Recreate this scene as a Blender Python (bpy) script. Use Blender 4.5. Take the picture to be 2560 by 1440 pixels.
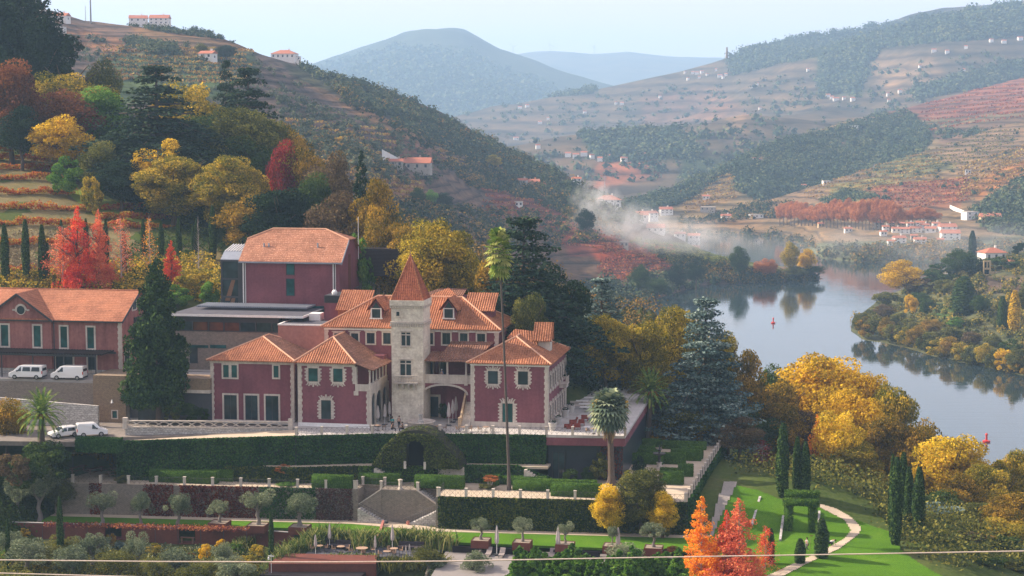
import bpy, math, random
import numpy as np
from mathutils import Vector, Matrix
for o in list(bpy.data.objects): bpy.data.objects.remove(o)
S = bpy.context.scene
COL = S.collection
FPX = 4500.0; CX = 1280.0; CY = 720.0; CAMZ = 80.0
PITCH = math.atan(420/4500)
cd = bpy.data.cameras.new('camera'); cam = bpy.data.objects.new('camera', cd); COL.objects.link(cam)
cam.location = (0, 0, CAMZ); cam.rotation_euler = (math.pi/2-PITCH, 0, 0)
cd.sensor_width = 36; cd.lens = 36*FPX/2560; cd.clip_start = 1; cd.clip_end = 40000
S.camera = cam
SUN_EL = math.radians(33); SUN_AZ = math.radians(-74)     # azimuth from +Y, clockwise positive
w = bpy.data.worlds.new('World'); S.world = w; w.use_nodes = True
nt = w.node_tree; bg = nt.nodes['Background']
sky = nt.nodes.new('ShaderNodeTexSky'); sky.sky_type = 'NISHITA'; sky.sun_disc = False
sky.sun_elevation = SUN_EL; sky.sun_rotation = SUN_AZ; sky.altitude = 100
sky.air_density = 1.0; sky.dust_density = 2.2; sky.ozone_density = 1.5
tcw = nt.nodes.new('ShaderNodeTexCoord'); mpw = nt.nodes.new('ShaderNodeMapping'); mpw.inputs['Scale'].default_value = (1, 1, 7)
nzw = nt.nodes.new('ShaderNodeTexNoise'); nzw.inputs['Scale'].default_value = 1.6; nzw.inputs['Detail'].default_value = 6; nzw.inputs['Roughness'].default_value = 0.55
crw = nt.nodes.new('ShaderNodeValToRGB'); crw.color_ramp.elements[0].position = 0.38; crw.color_ramp.elements[0].color = (0.3,0.3,0.3,1); crw.color_ramp.elements[1].position = 0.62; crw.color_ramp.elements[1].color = (0.95,0.95,0.95,1)
mxw = nt.nodes.new('ShaderNodeMix'); mxw.data_type = 'RGBA'; mxw.inputs[7].default_value = (4.1, 3.2, 3.05, 1)      # thin bright cloud
nt.links.new(tcw.outputs['Generated'], mpw.inputs[0]); nt.links.new(mpw.outputs[0], nzw.inputs['Vector']); nt.links.new(nzw.outputs[0], crw.inputs[0]); nt.links.new(crw.outputs[0], mxw.inputs[0]); nt.links.new(sky.outputs[0], mxw.inputs[6])
nt.links.new(mxw.outputs[2], bg.inputs[0]); bg.inputs[1].default_value = 0.15
sd = bpy.data.lights.new('sun', 'SUN'); sun = bpy.data.objects.new('sun', sd); COL.objects.link(sun)
sd.energy = 5.0; sd.angle = math.radians(0.53); sd.color = (1.0, 0.84, 0.66)
sv = Vector((math.sin(SUN_AZ)*math.cos(SUN_EL), math.cos(SUN_AZ)*math.cos(SUN_EL), math.sin(SUN_EL)))
sun.rotation_euler = sv.to_track_quat('Z', 'Y').to_euler(); sun.location = (0, 0, 300)
S.view_settings.view_transform = 'Standard'; S.view_settings.look = 'None'
S.view_settings.exposure = 1.08; S.view_settings.gamma = 1; S.view_settings.use_curve_mapping = False
R = random.Random(11); NR = np.random.default_rng(7)
cp, sp = math.cos(PITCH), math.sin(PITCH)
def ray(u, v):
    a = (u-CX)/FPX; b = (CY-v)/FPX
    dy = cp+b*sp
    return a/dy, (-sp+b*cp)/dy
def W(u, v, Y):
    a, b = ray(u, v); return Vector((a*Y, Y, CAMZ+b*Y))
def G(u, v, z):
    a, b = ray(u, v); Y = (z-CAMZ)/b; return Vector((a*Y, Y, z))
def proj(x, y, z):
    z = z-CAMZ; d = y*cp-z*sp; up = y*sp+z*cp
    return CX+FPX*x/d, CY-FPX*up/d
class Frame:
    def __init__(s, ox, oy, deg):
        s.o = (ox, oy); s.a = math.radians(deg); c, n = math.cos(s.a), math.sin(s.a)
        s.ex = (c, n); s.ey = (-n, c)
    def w(s, x, y, z=0):
        return Vector((s.o[0]+x*s.ex[0]+y*s.ey[0], s.o[1]+x*s.ex[1]+y*s.ey[1], z))
    def l(s, X, Y):
        dx, dy = X-s.o[0], Y-s.o[1]
        return dx*s.ex[0]+dy*s.ex[1], dx*s.ey[0]+dy*s.ey[1]
    def at(s, u, v, yl):            # pixel -> (x, z) on the upright plane y=yl
        a, b = ray(u, v)
        t = (yl+s.o[0]*s.ey[0]+s.o[1]*s.ey[1])/(a*s.ey[0]+s.ey[1])
        x, _ = s.l(a*t, t); return x, CAMZ+b*t
    def side(s, u, v, xl):          # pixel -> (y, z) on the upright plane x=xl
        a, b = ray(u, v)
        t = (xl+s.o[0]*s.ex[0]+s.o[1]*s.ex[1])/(a*s.ex[0]+s.ex[1])
        _, y = s.l(a*t, t); return y, CAMZ+b*t
    def g(s, u, v, z):
        p = G(u, v, z); return s.l(p.x, p.y)
ID = Frame(0, 0, 0)
ZT = 38.0                                    # manor terrace
p = G(1370, 1072, ZT)
M = Frame(p.x, p.y, -10)                     # the manor's own axes
def tag(o, label=None, cat=None, group=None, kind=None):
    if label: o['label'] = label
    if cat: o['category'] = cat
    if group: o['group'] = group
    if kind: o['kind'] = kind
    return o
BASE = {}
def root(name, fr, x, y, z, label, cat, group=None):
    o = bpy.data.objects.new(name, None); COL.objects.link(o); o.empty_display_size = 0.5
    o.location = fr.w(x, y, z); o.rotation_euler = (0, 0, fr.a)
    o['_b'] = 0; del o['_b']
    BASE[o] = (x, y, z)
    return tag(o, label, cat, group)
class MB:
    def __init__(s): s.v = []; s.f = []
    def add(s, vs, fs):
        n = len(s.v); s.v += [tuple(v) for v in vs]; s.f += [tuple(i+n for i in f) for f in fs]; return s
    def box(s, x0, x1, y0, y1, z0, z1):
        if x0 > x1: x0, x1 = x1, x0
        if y0 > y1: y0, y1 = y1, y0
        if z0 > z1: z0, z1 = z1, z0
        return s.add([(x0,y0,z0),(x1,y0,z0),(x1,y1,z0),(x0,y1,z0),(x0,y0,z1),(x1,y0,z1),(x1,y1,z1),(x0,y1,z1)],
            [(0,3,2,1),(4,5,6,7),(0,1,5,4),(1,2,6,5),(2,3,7,6),(3,0,4,7)])
    def hexa(s, b, t):              # bottom 4 and top 4 points (counter-clockwise)
        return s.add(list(b)+list(t), [(0,3,2,1),(4,5,6,7),(0,1,5,4),(1,2,6,5),(2,3,7,6),(3,0,4,7)])
    def prism(s, pts, axis, a, b):  # polygon pts in the two other axes, extruded along axis
        def mk(p, c):
            return (c, p[0], p[1]) if axis == 0 else (p[0], c, p[1]) if axis == 1 else (p[0], p[1], c)
        n = len(pts); vs = [mk(p, a) for p in pts]+[mk(p, b) for p in pts]
        fs = [tuple(range(n)), tuple(range(2*n-1, n-1, -1))]+[(i, i+n, (i+1) % n+n, (i+1) % n) for i in range(n)]
        return s.add(vs, fs)
    def tube(s, pts, rs, n=6, cap=True):
        pts = [Vector(p) for p in pts]
        if not isinstance(rs, (list, tuple)): rs = [rs]*len(pts)
        vs = []
        for i, p in enumerate(pts):
            d = (pts[min(i+1, len(pts)-1)]-pts[max(i-1, 0)]).normalized()
            h = Vector((1, 0, 0)) if abs(d.x) < 0.9 else Vector((0, 1, 0))
            a = d.cross(h).normalized(); b = d.cross(a)
            for k in range(n):
                t = 2*math.pi*k/n; vs.append(p+(a*math.cos(t)+b*math.sin(t))*rs[i])
        fs = []
        for i in range(len(pts)-1):
            for k in range(n):
                fs.append((i*n+k, i*n+(k+1) % n, (i+1)*n+(k+1) % n, (i+1)*n+k))
        if cap: fs += [tuple(range(n-1, -1, -1)), tuple((len(pts)-1)*n+k for k in range(n))]
        return s.add(vs, fs)
    def lathe(s, c, prof, n=16):    # prof: (r, z)
        vs = []
        for r, z in prof:
            for k in range(n):
                t = 2*math.pi*k/n; vs.append((c[0]+r*math.cos(t), c[1]+r*math.sin(t), c[2]+z))
        fs = []
        for i in range(len(prof)-1):
            for k in range(n): fs.append((i*n+k, i*n+(k+1) % n, (i+1)*n+(k+1) % n, (i+1)*n+k))
        fs += [tuple(range(n-1, -1, -1)), tuple((len(prof)-1)*n+k for k in range(n))]
        return s.add(vs, fs)
    def tiles(s, poly, period=0.34, amp=0.09, thick=0.12):   # corrugated tiled plane over a flat polygon
        P = [Vector(p) for p in poly]; n = Vector((0, 0, 0))
        for i in range(len(P)): n += (P[i]-P[0]).cross(P[(i+1) % len(P)]-P[0])
        n.normalize()
        if n.z < 0: n = -n
        dn = Vector((n.x*n.z, n.y*n.z, -(n.x**2+n.y**2))).normalized()   # down the slope
        ac = n.cross(dn).normalized()
        q = [((p-P[0]).dot(ac), (p-P[0]).dot(dn)) for p in P]
        u0 = min(a for a, b in q)+1e-4; u1 = max(a for a, b in q)-1e-4
        k = max(2, int((u1-u0)/(period/4))); rows = []
        for i in range(k+1):
            u = u0+(u1-u0)*i/k; hit = []
            for j in range(len(q)):
                (a, b), (c, d) = q[j], q[(j+1) % len(q)]
                if (a-u)*(c-u) <= 0 and abs(a-c) > 1e-9: hit.append(b+(d-b)*(u-a)/(c-a))
            if len(hit) < 2: continue
            off = amp*(0.5+0.5*math.sin(2*math.pi*u/period))
            rows.append([P[0]+ac*u+dn*min(hit)+n*off, P[0]+ac*u+dn*max(hit)+n*off])
        m = len(rows)
        vs = [r[0] for r in rows]+[r[1] for r in rows]+[r[1]-Vector((0,0,thick)) for r in rows]
        fs = [(i, i+1, m+i+1, m+i) for i in range(m-1)]+[(m+i, m+i+1, 2*m+i+1, 2*m+i) for i in range(m-1)]
        s.add(vs, fs)
        s.add([p-n*0.03 for p in P], [tuple(range(len(P)))])
        return s
    def build(s, name, mat, parent=None, fr=None, base=None, smooth=False):
        if parent is not None and base is None: base = BASE.get(parent, (0, 0, 0))
        if base is None: base = s.v[0] if s.v else (0, 0, 0)
        me = bpy.data.meshes.new(name)
        bx, by, bz = base
        me.from_pydata([(x-bx, y-by, z-bz) for x, y, z in s.v], [], s.f); me.materials.append(mat)
        if smooth: me.polygons.foreach_set('use_smooth', [True]*len(me.polygons))
        o = bpy.data.objects.new(name, me); COL.objects.link(o)
        if parent is not None: o.parent = parent; BASE[o] = base
        else:
            fr = fr or ID; o.location = fr.w(*base); o.rotation_euler = (0, 0, fr.a); BASE[o] = base
        return o
def dup(o, parent=None, **kw):
    c = o.copy(); COL.objects.link(c)
    if parent is not None: c.parent = parent
    BASE[c] = BASE.get(o, (0, 0, 0))
    for ch in o.children: dup(ch, c)
    for k, v in kw.items(): c[k] = v
    return c
def E0(name):
    r = bpy.data.objects.new(name, None); COL.objects.link(r); BASE[r] = (0,0,0); return r
_w = 'first second third fourth fifth sixth seventh eighth ninth tenth eleventh twelfth thirteenth fourteenth fifteenth sixteenth seventeenth eighteenth nineteenth'.split()
_t = {2:'twent',3:'thirt',4:'fort',5:'fift',6:'sixt',7:'sevent',8:'eight',9:'ninet'}
def nth(i):
    i += 1
    if i < 20: return _w[i-1]
    return _t[i//10]+('ieth' if i % 10 == 0 else 'y-'+_w[i % 10-1])
def npmesh(name, V, Fq, mats, tint=None, midx=None, smooth=False):
    me = bpy.data.meshes.new(name); n, m = len(V), len(Fq); k = Fq.shape[1]
    me.vertices.add(n); me.vertices.foreach_set('co', np.ascontiguousarray(V, dtype=np.float32).ravel())
    me.loops.add(m*k); me.loops.foreach_set('vertex_index', np.ascontiguousarray(Fq, dtype=np.int32).ravel())
    me.polygons.add(m); me.polygons.foreach_set('loop_start', np.arange(0, m*k, k, dtype=np.int32))
    me.polygons.foreach_set('loop_total', np.full(m, k, dtype=np.int32))
    for x in mats: me.materials.append(x)
    if midx is not None: me.polygons.foreach_set('material_index', midx.astype(np.int32))
    if smooth: me.polygons.foreach_set('use_smooth', np.ones(m, dtype=bool))
    if tint is not None:
        a = me.attributes.new('tint', 'FLOAT', 'FACE'); a.data.foreach_set('value', tint.astype(np.float32))
    me.update(calc_edges=True); return me
def leaves(P, N, size, jit=0.6, asp=0.75, up=0.0, rg=NR):
    """one quad per point P (n,3), facing roughly N"""
    n = len(P); r = rg.normal(size=(n, 3)); r /= np.linalg.norm(r, axis=1)[:, None]
    d = N*(1-jit)+r*jit; d[:, 2] += up; d /= np.linalg.norm(d, axis=1)[:, None]+1e-9
    h = rg.normal(size=(n, 3)); a = np.cross(d, h); a /= np.linalg.norm(a, axis=1)[:, None]+1e-9
    b = np.cross(d, a)
    s = (size*(0.6+0.8*rg.random(n)))[:, None] if np.isscalar(size) else (size*(0.6+0.8*rg.random(n)))[:, None]
    a = a*s*0.5; b = b*s*0.5*asp
    V = np.stack([P-a, P-b*1.0, P+a, P+b*1.0], axis=1).reshape(-1, 3)
    Q = np.arange(4*n).reshape(n, 4)
    t = np.clip(rg.random(n), 0, 1)
    return V, Q, t
def sph(n, rg=NR):
    r = rg.normal(size=(n, 3)); return r/np.linalg.norm(r, axis=1)[:, None]
def blobleaves(blobs, per, size, jit=0.55, up=0.0, asp=0.75, rg=NR, core=0.0):
    """blobs (k,6): cx cy cz rx ry rz"""
    B = np.asarray(blobs, float); k = len(B)
    area = (B[:, 3]*B[:, 4]+B[:, 3]*B[:, 5]+B[:, 4]*B[:, 5]); cnt = np.maximum(4, (per*k*area/area.sum())).astype(int)
    idx = np.repeat(np.arange(k), cnt); n = len(idx)
    d = sph(n, rg); rr = (0.72+0.36*rg.random(n))[:, None]
    P = B[idx, :3]+d*B[idx, 3:]*rr
    N = d/B[idx, 3:]; N /= np.linalg.norm(N, axis=1)[:, None]
    V, Q, t = leaves(P, N, size, jit, asp, up, rg)
    bt = rg.random(k)[idx]; t = np.clip(0.55*t+0.45*bt, 0, 1)
    if core > 0:
        o = np.array([(1,0,0),(0,1,0),(-1,0,0),(0,-1,0),(0,0,1),(0,0,-1)], float)
        cf = np.array([(0,1,4,4),(1,2,4,4),(2,3,4,4),(3,0,4,4),(1,0,5,5),(2,1,5,5),(3,2,5,5),(0,3,5,5)])
        # cores as quads: four vertical faces of an octahedron pair
        cf = np.array([(0,4,1,5),(1,4,2,5),(2,4,3,5),(3,4,0,5)])
        CV = (B[:, None, :3]+o[None]*B[:, None, 3:]*core).reshape(-1, 3)
        CF = (cf[None]+6*np.arange(k)[:, None, None]).reshape(-1, 4)+len(V)
        V = np.vstack([V, CV]); Q = np.vstack([Q, CF]); t = np.concatenate([t, np.full(len(CF), 0.3)])
    return V, Q, t
def joinnp(parts):
    Vs, Qs, Ts, Ms = [], [], [], []; n = 0
    for (V, Q, t, m) in parts:
        Vs.append(V); Qs.append(Q+n); Ts.append(t); Ms.append(np.full(len(Q), m)); n += len(V)
    return np.vstack(Vs), np.vstack(Qs), np.concatenate(Ts), np.concatenate(Ms)
def mbnp(mb, m=0, t=0.5):
    """MB with quads -> numpy quads (n-gons are fanned)"""
    q = []
    for f in mb.f:
        if len(f) == 4: q.append(f)
        else:
            for i in range(1, len(f)-1): q.append((f[0], f[i], f[i+1], f[i+1]))
    q4 = [x for x in q if x[2] != x[3]]
    return np.array(mb.v, float), np.array(q4, int).reshape(-1, 4), np.full(len(q4), t), m
_T = np.random.default_rng(3).random((64, 64, 16))
def vnoise(x, y, z=0.0):
    x, y, z = np.broadcast_arrays(np.asarray(x, float), np.asarray(y, float), np.asarray(z, float))
    xi, yi, zi = np.floor(x).astype(int), np.floor(y).astype(int), np.floor(z).astype(int)
    fx, fy, fz = x-xi, y-yi, z-zi; fx = fx*fx*(3-2*fx); fy = fy*fy*(3-2*fy); fz = fz*fz*(3-2*fz)
    def T(a, b, c): return _T[a % 64, b % 64, c % 16]
    r = 0
    for dz in (0, 1):
        wz = fz if dz else 1-fz
        r = r+wz*((T(xi, yi, zi+dz)*(1-fx)+T(xi+1, yi, zi+dz)*fx)*(1-fy)+(T(xi, yi+1, zi+dz)*(1-fx)+T(xi+1, yi+1, zi+dz)*fx)*fy)
    return r*2-1
def fbm(x, y, o=4):
    r, a = 0, 1.0
    for i in range(o): r = r+a*vnoise(x*2**i+7.3*i, y*2**i+3.1*i); a *= 0.5
    return r
def srgb(r, g, b):
    f = lambda c: c/12.92 if c <= 0.04045 else ((c+0.055)/1.055)**2.4
    return (f(r/255), f(g/255), f(b/255))
def node(nt, t, **kw):
    n = nt.nodes.new('ShaderNode'+t)
    for k, v in kw.items(): setattr(n, k, v)
    return n
def newmat(name):
    m = bpy.data.materials.new(name); m.use_nodes = True
    return m, m.node_tree, m.node_tree.nodes['Principled BSDF']
def ramp(nt, fac, stops):
    r = node(nt, 'ValToRGB'); e = r.color_ramp.elements
    while len(e) < len(stops): e.new(0.5)
    for i, (p, c) in enumerate(stops): e[i].position = p; e[i].color = (*c, 1)
    nt.links.new(fac, r.inputs[0]); return r.outputs[0]
def mixc(nt, fac, a, b, mode='MIX'):
    n = node(nt, 'Mix', data_type='RGBA', blend_type=mode)
    for s, x in ((0, fac), (6, a), (7, b)):
        if isinstance(x, (int, float)): n.inputs[s].default_value = x
        elif isinstance(x, tuple): n.inputs[s].default_value = (*x, 1)
        else: nt.links.new(x, n.inputs[s])
    return n.outputs[2]
def coords(nt, kind='Object'):
    return node(nt, 'TexCoord').outputs[kind]
def noise(nt, vec, scale, detail=4, rough=0.55, dim='3D'):
    n = node(nt, 'TexNoise'); n.inputs['Scale'].default_value = scale; n.inputs['Detail'].default_value = detail
    n.inputs['Roughness'].default_value = rough; nt.links.new(vec, n.inputs['Vector']); return n.outputs[0]
def bump(nt, h, bs, strength=0.3, dist=0.05):
    b = node(nt, 'Bump'); b.inputs['Strength'].default_value = strength; b.inputs['Distance'].default_value = dist
    nt.links.new(h, b.inputs['Height']); nt.links.new(b.outputs[0], bs.inputs['Normal'])
def mapping(nt, vec, scale=(1,1,1), rot=(0,0,0)):
    n = node(nt, 'Mapping'); n.inputs['Scale'].default_value = scale; n.inputs['Rotation'].default_value = rot
    nt.links.new(vec, n.inputs['Vector']); return n.outputs[0]
def plain(name, c, c2=None, scale=1.0, rough=0.7, bmp=0.15, metal=0.0, fine=8.0, lo=0.35, hi=0.65, stretch=(1,1,1)):
    m, nt, bs = newmat(name); bs.inputs['Roughness'].default_value = rough; bs.inputs['Metallic'].default_value = metal; bs.inputs['Specular IOR Level'].default_value = 0.5 if rough < .6 else 0.12
    v = mapping(nt, coords(nt), stretch)
    c2 = c2 or tuple(x*0.8 for x in c)
    n1 = noise(nt, v, scale, 6, 0.65); n2 = noise(nt, v, fine*scale, 3)
    c0 = ramp(nt, n1, [(lo, c2), (hi, c)])
    c0 = mixc(nt, 0.25, c0, ramp(nt, n2, [(0.3, tuple(x*0.6 for x in c)), (0.7, tuple(min(1, x*1.3) for x in c))]))
    nt.links.new(c0, bs.inputs['Base Color'])
    if bmp: bump(nt, n2, bs, bmp, 0.03)
    return m
def leafmat(name, cols, trans=0.3, rough=0.65, nscale=0.35, nstr=0.45):
    """cols: 3 colours; picked by the leaf's own random value and by slow noise"""
    m, nt, bs = newmat(name); bs.inputs['Roughness'].default_value = 0.8; bs.inputs['Specular IOR Level'].default_value = 0.03
    at = node(nt, 'Attribute', attribute_name='tint'); nz = noise(nt, coords(nt), nscale, 3)
    ad = node(nt, 'Math', operation='MULTIPLY_ADD'); nt.links.new(nz, ad.inputs[0]); ad.inputs[1].default_value = nstr*2; ad.inputs[2].default_value = -nstr
    sm = node(nt, 'Math', operation='ADD'); nt.links.new(ad.outputs[0], sm.inputs[0]); nt.links.new(at.outputs['Fac'], sm.inputs[1])
    c = ramp(nt, sm.outputs[0], [(0.12, cols[0]), (0.5, cols[1]), (0.88, cols[2])])
    nt.links.new(c, bs.inputs['Base Color'])
    tr = node(nt, 'BsdfTranslucent'); nt.links.new(c, tr.inputs[0]); mx = node(nt, 'MixShader'); mx.inputs[0].default_value = trans
    nt.links.new(bs.outputs[0], mx.inputs[1]); nt.links.new(tr.outputs[0], mx.inputs[2])
    nt.links.new(mx.outputs[0], nt.nodes['Material Output'].inputs[0]); return m
def stone(name, c, c2, mortar, w=0.5, h=0.22, bmp=0.5, blotch=None, irregular=0.12, msize=0.03):
    m, nt, bs = newmat(name); bs.inputs['Roughness'].default_value = 0.85
    tc = coords(nt); sx = node(nt, 'SeparateXYZ'); nt.links.new(tc, sx.inputs[0])
    a = node(nt, 'Math', operation='ADD'); nt.links.new(sx.outputs[0], a.inputs[0]); nt.links.new(sx.outputs[1], a.inputs[1])
    cb = node(nt, 'CombineXYZ'); nt.links.new(a.outputs[0], cb.inputs[0]); nt.links.new(sx.outputs[2], cb.inputs[1])
    dn = node(nt, 'TexNoise'); dn.inputs['Scale'].default_value = 1.6; nt.links.new(tc, dn.inputs['Vector'])
    v = mixc(nt, irregular, cb.outputs[0], dn.outputs[1], 'LINEAR_LIGHT')
    b = node(nt, 'TexBrick'); b.inputs['Scale'].default_value = 1; b.inputs['Brick Width'].default_value = w; b.inputs['Row Height'].default_value = h
    b.inputs['Mortar Size'].default_value = msize; b.inputs['Color1'].default_value = (*c, 1); b.inputs['Color2'].default_value = (*c2, 1)
    b.inputs['Mortar'].default_value = (*mortar, 1); b.offset = 0.5; nt.links.new(v, b.inputs['Vector'])
    n1 = noise(nt, tc, 0.6, 6, 0.7)
    col = mixc(nt, ramp(nt, n1, [(0.42, (0,0,0)), (0.62, (1,1,1))]), b.outputs[0], blotch or tuple(x*0.6 for x in c)) if blotch else b.outputs[0]
    col = mixc(nt, 0.35, col, ramp(nt, noise(nt, tc, 3.0, 5, 0.7), [(0.3, tuple(x*0.45 for x in c)), (0.7, tuple(min(1, x*1.5) for x in c))]))
    nt.links.new(col, bs.inputs['Base Color'])
    bump(nt, b.outputs[1], bs, -bmp if False else bmp, -0.04); return m
def glassmat(name, c=(0.015,0.025,0.03), rough=0.08):
    m, nt, bs = newmat(name); bs.inputs['Roughness'].default_value = rough
    n = noise(nt, coords(nt), 0.5, 2); nt.links.new(ramp(nt, n, [(0.4, c), (0.65, tuple(x*2.2 for x in c))]), bs.inputs['Base Color'])
    bs.inputs['Specular IOR Level'].default_value = 0.45; return m
def pip(u, v, poly):
    u = np.asarray(u); v = np.asarray(v); ins = np.zeros(u.shape, bool); n = len(poly)
    for i in range(n):
        (x1, y1), (x2, y2) = poly[i], poly[(i+1) % n]
        c = ((y1 > v) != (y2 > v)) & (u < (x2-x1)*(v-y1)/((y2-y1) or 1e-9)+x1)
        ins ^= c
    return ins
class Hill:
    def __init__(s, name, ridge, foot, nu, nt, amp, nsc, base, patches=(), bulge=0.0, step=0, back=(150, -40), mat=None, seed=0, edge=6.0):
        rid = np.array(ridge, float); ft = np.array(foot, float)
        us = np.linspace(rid[0, 0], rid[-1, 0], nu)
        vr = np.interp(us, rid[:, 0], rid[:, 1]); Yr = np.interp(us, rid[:, 0], rid[:, 2])
        vf = np.interp(us, ft[:, 0], ft[:, 1]); Yf = np.interp(us, ft[:, 0], ft[:, 2])
        ts = np.linspace(0, 1, nt); s.us = us; s.nt = nt
        zr = np.array([W(u, v, Y).z for u, v, Y in zip(us, vr, Yr)]); zf = np.array([W(u, v, Y).z for u, v, Y in zip(us, vf, Yf)])
        X = np.zeros((nu, nt)); Yg = np.zeros((nu, nt)); Z = np.zeros((nu, nt))
        for j, t in enumerate(ts):
            Yg[:, j] = Yf+(Yr-Yf)*t; Z[:, j] = zf+(zr-zf)*t+bulge*(zr-zf)*math.sin(math.pi*t)
        a = (us-CX)/FPX
        # keep x on the pixel column
        X = a[:, None]*(Yg*cp-(Z-CAMZ)*sp)
        fade = np.sin(np.pi*np.clip(ts, 0, 1))**0.5
        nz = fbm(X/nsc+seed, Yg/nsc+seed*1.7, 5)
        Z = Z+amp*nz*fade[None]
        Z[:, -1] += amp*0.12*fbm(X[:, -1]/(nsc*0.25)+seed, Yg[:, -1]/(nsc*0.25), 3)
        if step:
            q = Z/step; fr = q-np.floor(q); st = (np.floor(q)+np.clip((fr-0.15)/0.4, 0, 1))*step
            Z = Z+(st-Z)*0.5*np.minimum(1, fade*1.5)[None]
        s.X, s.Y, s.Z = X, Yg, Z
        z0 = Z-CAMZ; d = Yg*cp-z0*sp; s.U = CX+FPX*X/d; s.V = CY-FPX*(Yg*sp+z0*cp)/d
        # colours
        C = np.tile(np.array(base, float), (nu, nt, 1))
        du = edge*vnoise(X/(nsc*0.12), Yg/(nsc*0.12), 2.0); dv = edge*0.7*vnoise(X/(nsc*0.12)+9, Yg/(nsc*0.12), 5.0)
        for poly, col in patches:
            m = pip(s.U+du, s.V+dv, poly); C[m] = col
        for _ in range(2):
            C[1:-1] = (C[:-2]+C[1:-1]*2+C[2:])/4; C[:, 1:-1] = (C[:, :-2]+C[:, 1:-1]*2+C[:, 2:])/4
        bY = np.stack([Yg[:, -1]+back[0]*0.3, Yg[:, -1]+back[0], Yg[:, -1]+back[0]*3], 1)
        bZ = np.stack([Z[:, -1]+back[1]*0.2, Z[:, -1]+back[1], np.full(nu, -8.0)], 1)
        bX = X[:, -1:]*np.ones((1, 3))*bY/Yg[:, -1:]
        XX = np.hstack([X, bX]); YY = np.hstack([Yg, bY]); ZZ = np.hstack([Z, bZ]); n2 = nt+3
        fX = X[:, :1]; fz = np.full((nu, 1), -8.0)
        XX = np.hstack([fX*(Yg[:, :1]-8)/Yg[:, :1], XX]); YY = np.hstack([Yg[:, :1]-8, YY]); ZZ = np.hstack([Z[:, :1]-6, ZZ]); n2 += 1
        CC = np.concatenate([C[:, :1], C, C[:, -1:], C[:, -1:], C[:, -1:]], axis=1)
        V = np.stack([XX, YY, ZZ], -1).reshape(-1, 3)
        i, j = np.meshgrid(np.arange(nu-1), np.arange(n2-1), indexing='ij'); k = (i*n2+j).ravel()
        Q = np.stack([k, k+n2, k+n2+1, k+1], 1)
        c = V.mean(0); c[2] = 0
        me = npmesh(name, V-c, Q, [mat], smooth=True)
        at = me.color_attributes.new('col', 'FLOAT_COLOR', 'POINT')
        at.data.foreach_set('color', np.concatenate([CC.reshape(-1, 3), np.ones((len(V), 1))], 1).astype(np.float32).ravel())
        s.o = bpy.data.objects.new(name, me); COL.objects.link(s.o); s.o.location = c; tag(s.o, kind='structure')
    def hit(s, u, v):
        i = int(np.clip(np.searchsorted(s.us, u), 1, len(s.us)-1)); 
        if abs(s.us[i-1]-u) < abs(s.us[i]-u): i -= 1
        col = s.V[i]; 
        for j in range(s.nt-1):
            if (col[j]-v)*(col[j+1]-v) <= 0:
                f = (v-col[j])/((col[j+1]-col[j]) or 1e-9); f = min(max(f, 0), 1)
                Y = s.Y[i, j]+(s.Y[i, j+1]-s.Y[i, j])*f; Z = s.Z[i, j]+(s.Z[i, j+1]-s.Z[i, j])*f
                a = (u-CX)/FPX; return Vector((a*(Y*cp-(Z-CAMZ)*sp), Y, Z))
        return None
def hillmat(name, sc, stripe, dark=0.55):
    m, nt, bs = newmat(name); bs.inputs['Roughness'].default_value = 0.95; bs.inputs['Specular IOR Level'].default_value = 0.05
    at = node(nt, 'Attribute', attribute_name='col'); g = node(nt, 'NewGeometry').outputs['Position']
    n1 = noise(nt, g, sc, 6, 0.65); n2 = noise(nt, g, sc*9, 5, 0.7); at = type('A', (), {'outputs': {'Color': mixc(nt, 1.0, at.outputs['Color'], (0.66,0.68,0.74), 'MULTIPLY')}})
    c = mixc(nt, 0.8, at.outputs['Color'], ramp(nt, n1, [(0.3, (0.35, 0.42, 0.45)), (0.5, (0.9, 0.9, 0.9)), (0.7, (1.4, 1.15, 0.9))]), 'MULTIPLY')
    c = mixc(nt, 0.7, c, ramp(nt, n2, [(0.32, (0.3, 0.38, 0.35)), (0.5, (0.95, 0.95, 0.95)), (0.68, (1.5, 1.35, 1.15))]), 'MULTIPLY')
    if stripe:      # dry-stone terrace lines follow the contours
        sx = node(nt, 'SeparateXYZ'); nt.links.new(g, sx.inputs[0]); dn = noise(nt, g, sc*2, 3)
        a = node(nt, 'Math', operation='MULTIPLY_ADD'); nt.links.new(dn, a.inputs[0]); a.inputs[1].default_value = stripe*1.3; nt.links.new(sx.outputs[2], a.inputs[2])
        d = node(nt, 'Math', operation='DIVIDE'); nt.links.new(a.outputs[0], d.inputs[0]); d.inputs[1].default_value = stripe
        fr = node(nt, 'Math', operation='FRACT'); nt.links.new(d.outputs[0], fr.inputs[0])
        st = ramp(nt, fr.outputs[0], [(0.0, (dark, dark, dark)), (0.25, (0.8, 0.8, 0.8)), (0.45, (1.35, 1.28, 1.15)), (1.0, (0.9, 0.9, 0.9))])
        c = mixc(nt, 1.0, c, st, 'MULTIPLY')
    nt.links.new(c, bs.inputs['Base Color']); bump(nt, n2, bs, 0.6, 2.0); return m
def Yw(v, z=0.0): return (z-CAMZ)/ray(0, v)[1]
BROWN = (0.17, 0.105, 0.065); VRED = (0.24, 0.075, 0.05); VOR = (0.36, 0.17, 0.06); GRN = (0.045, 0.065, 0.03); OLV = (0.11, 0.12, 0.06); TAN = (0.25, 0.17, 0.10); GRASS = (0.10, 0.17, 0.04)
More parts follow.
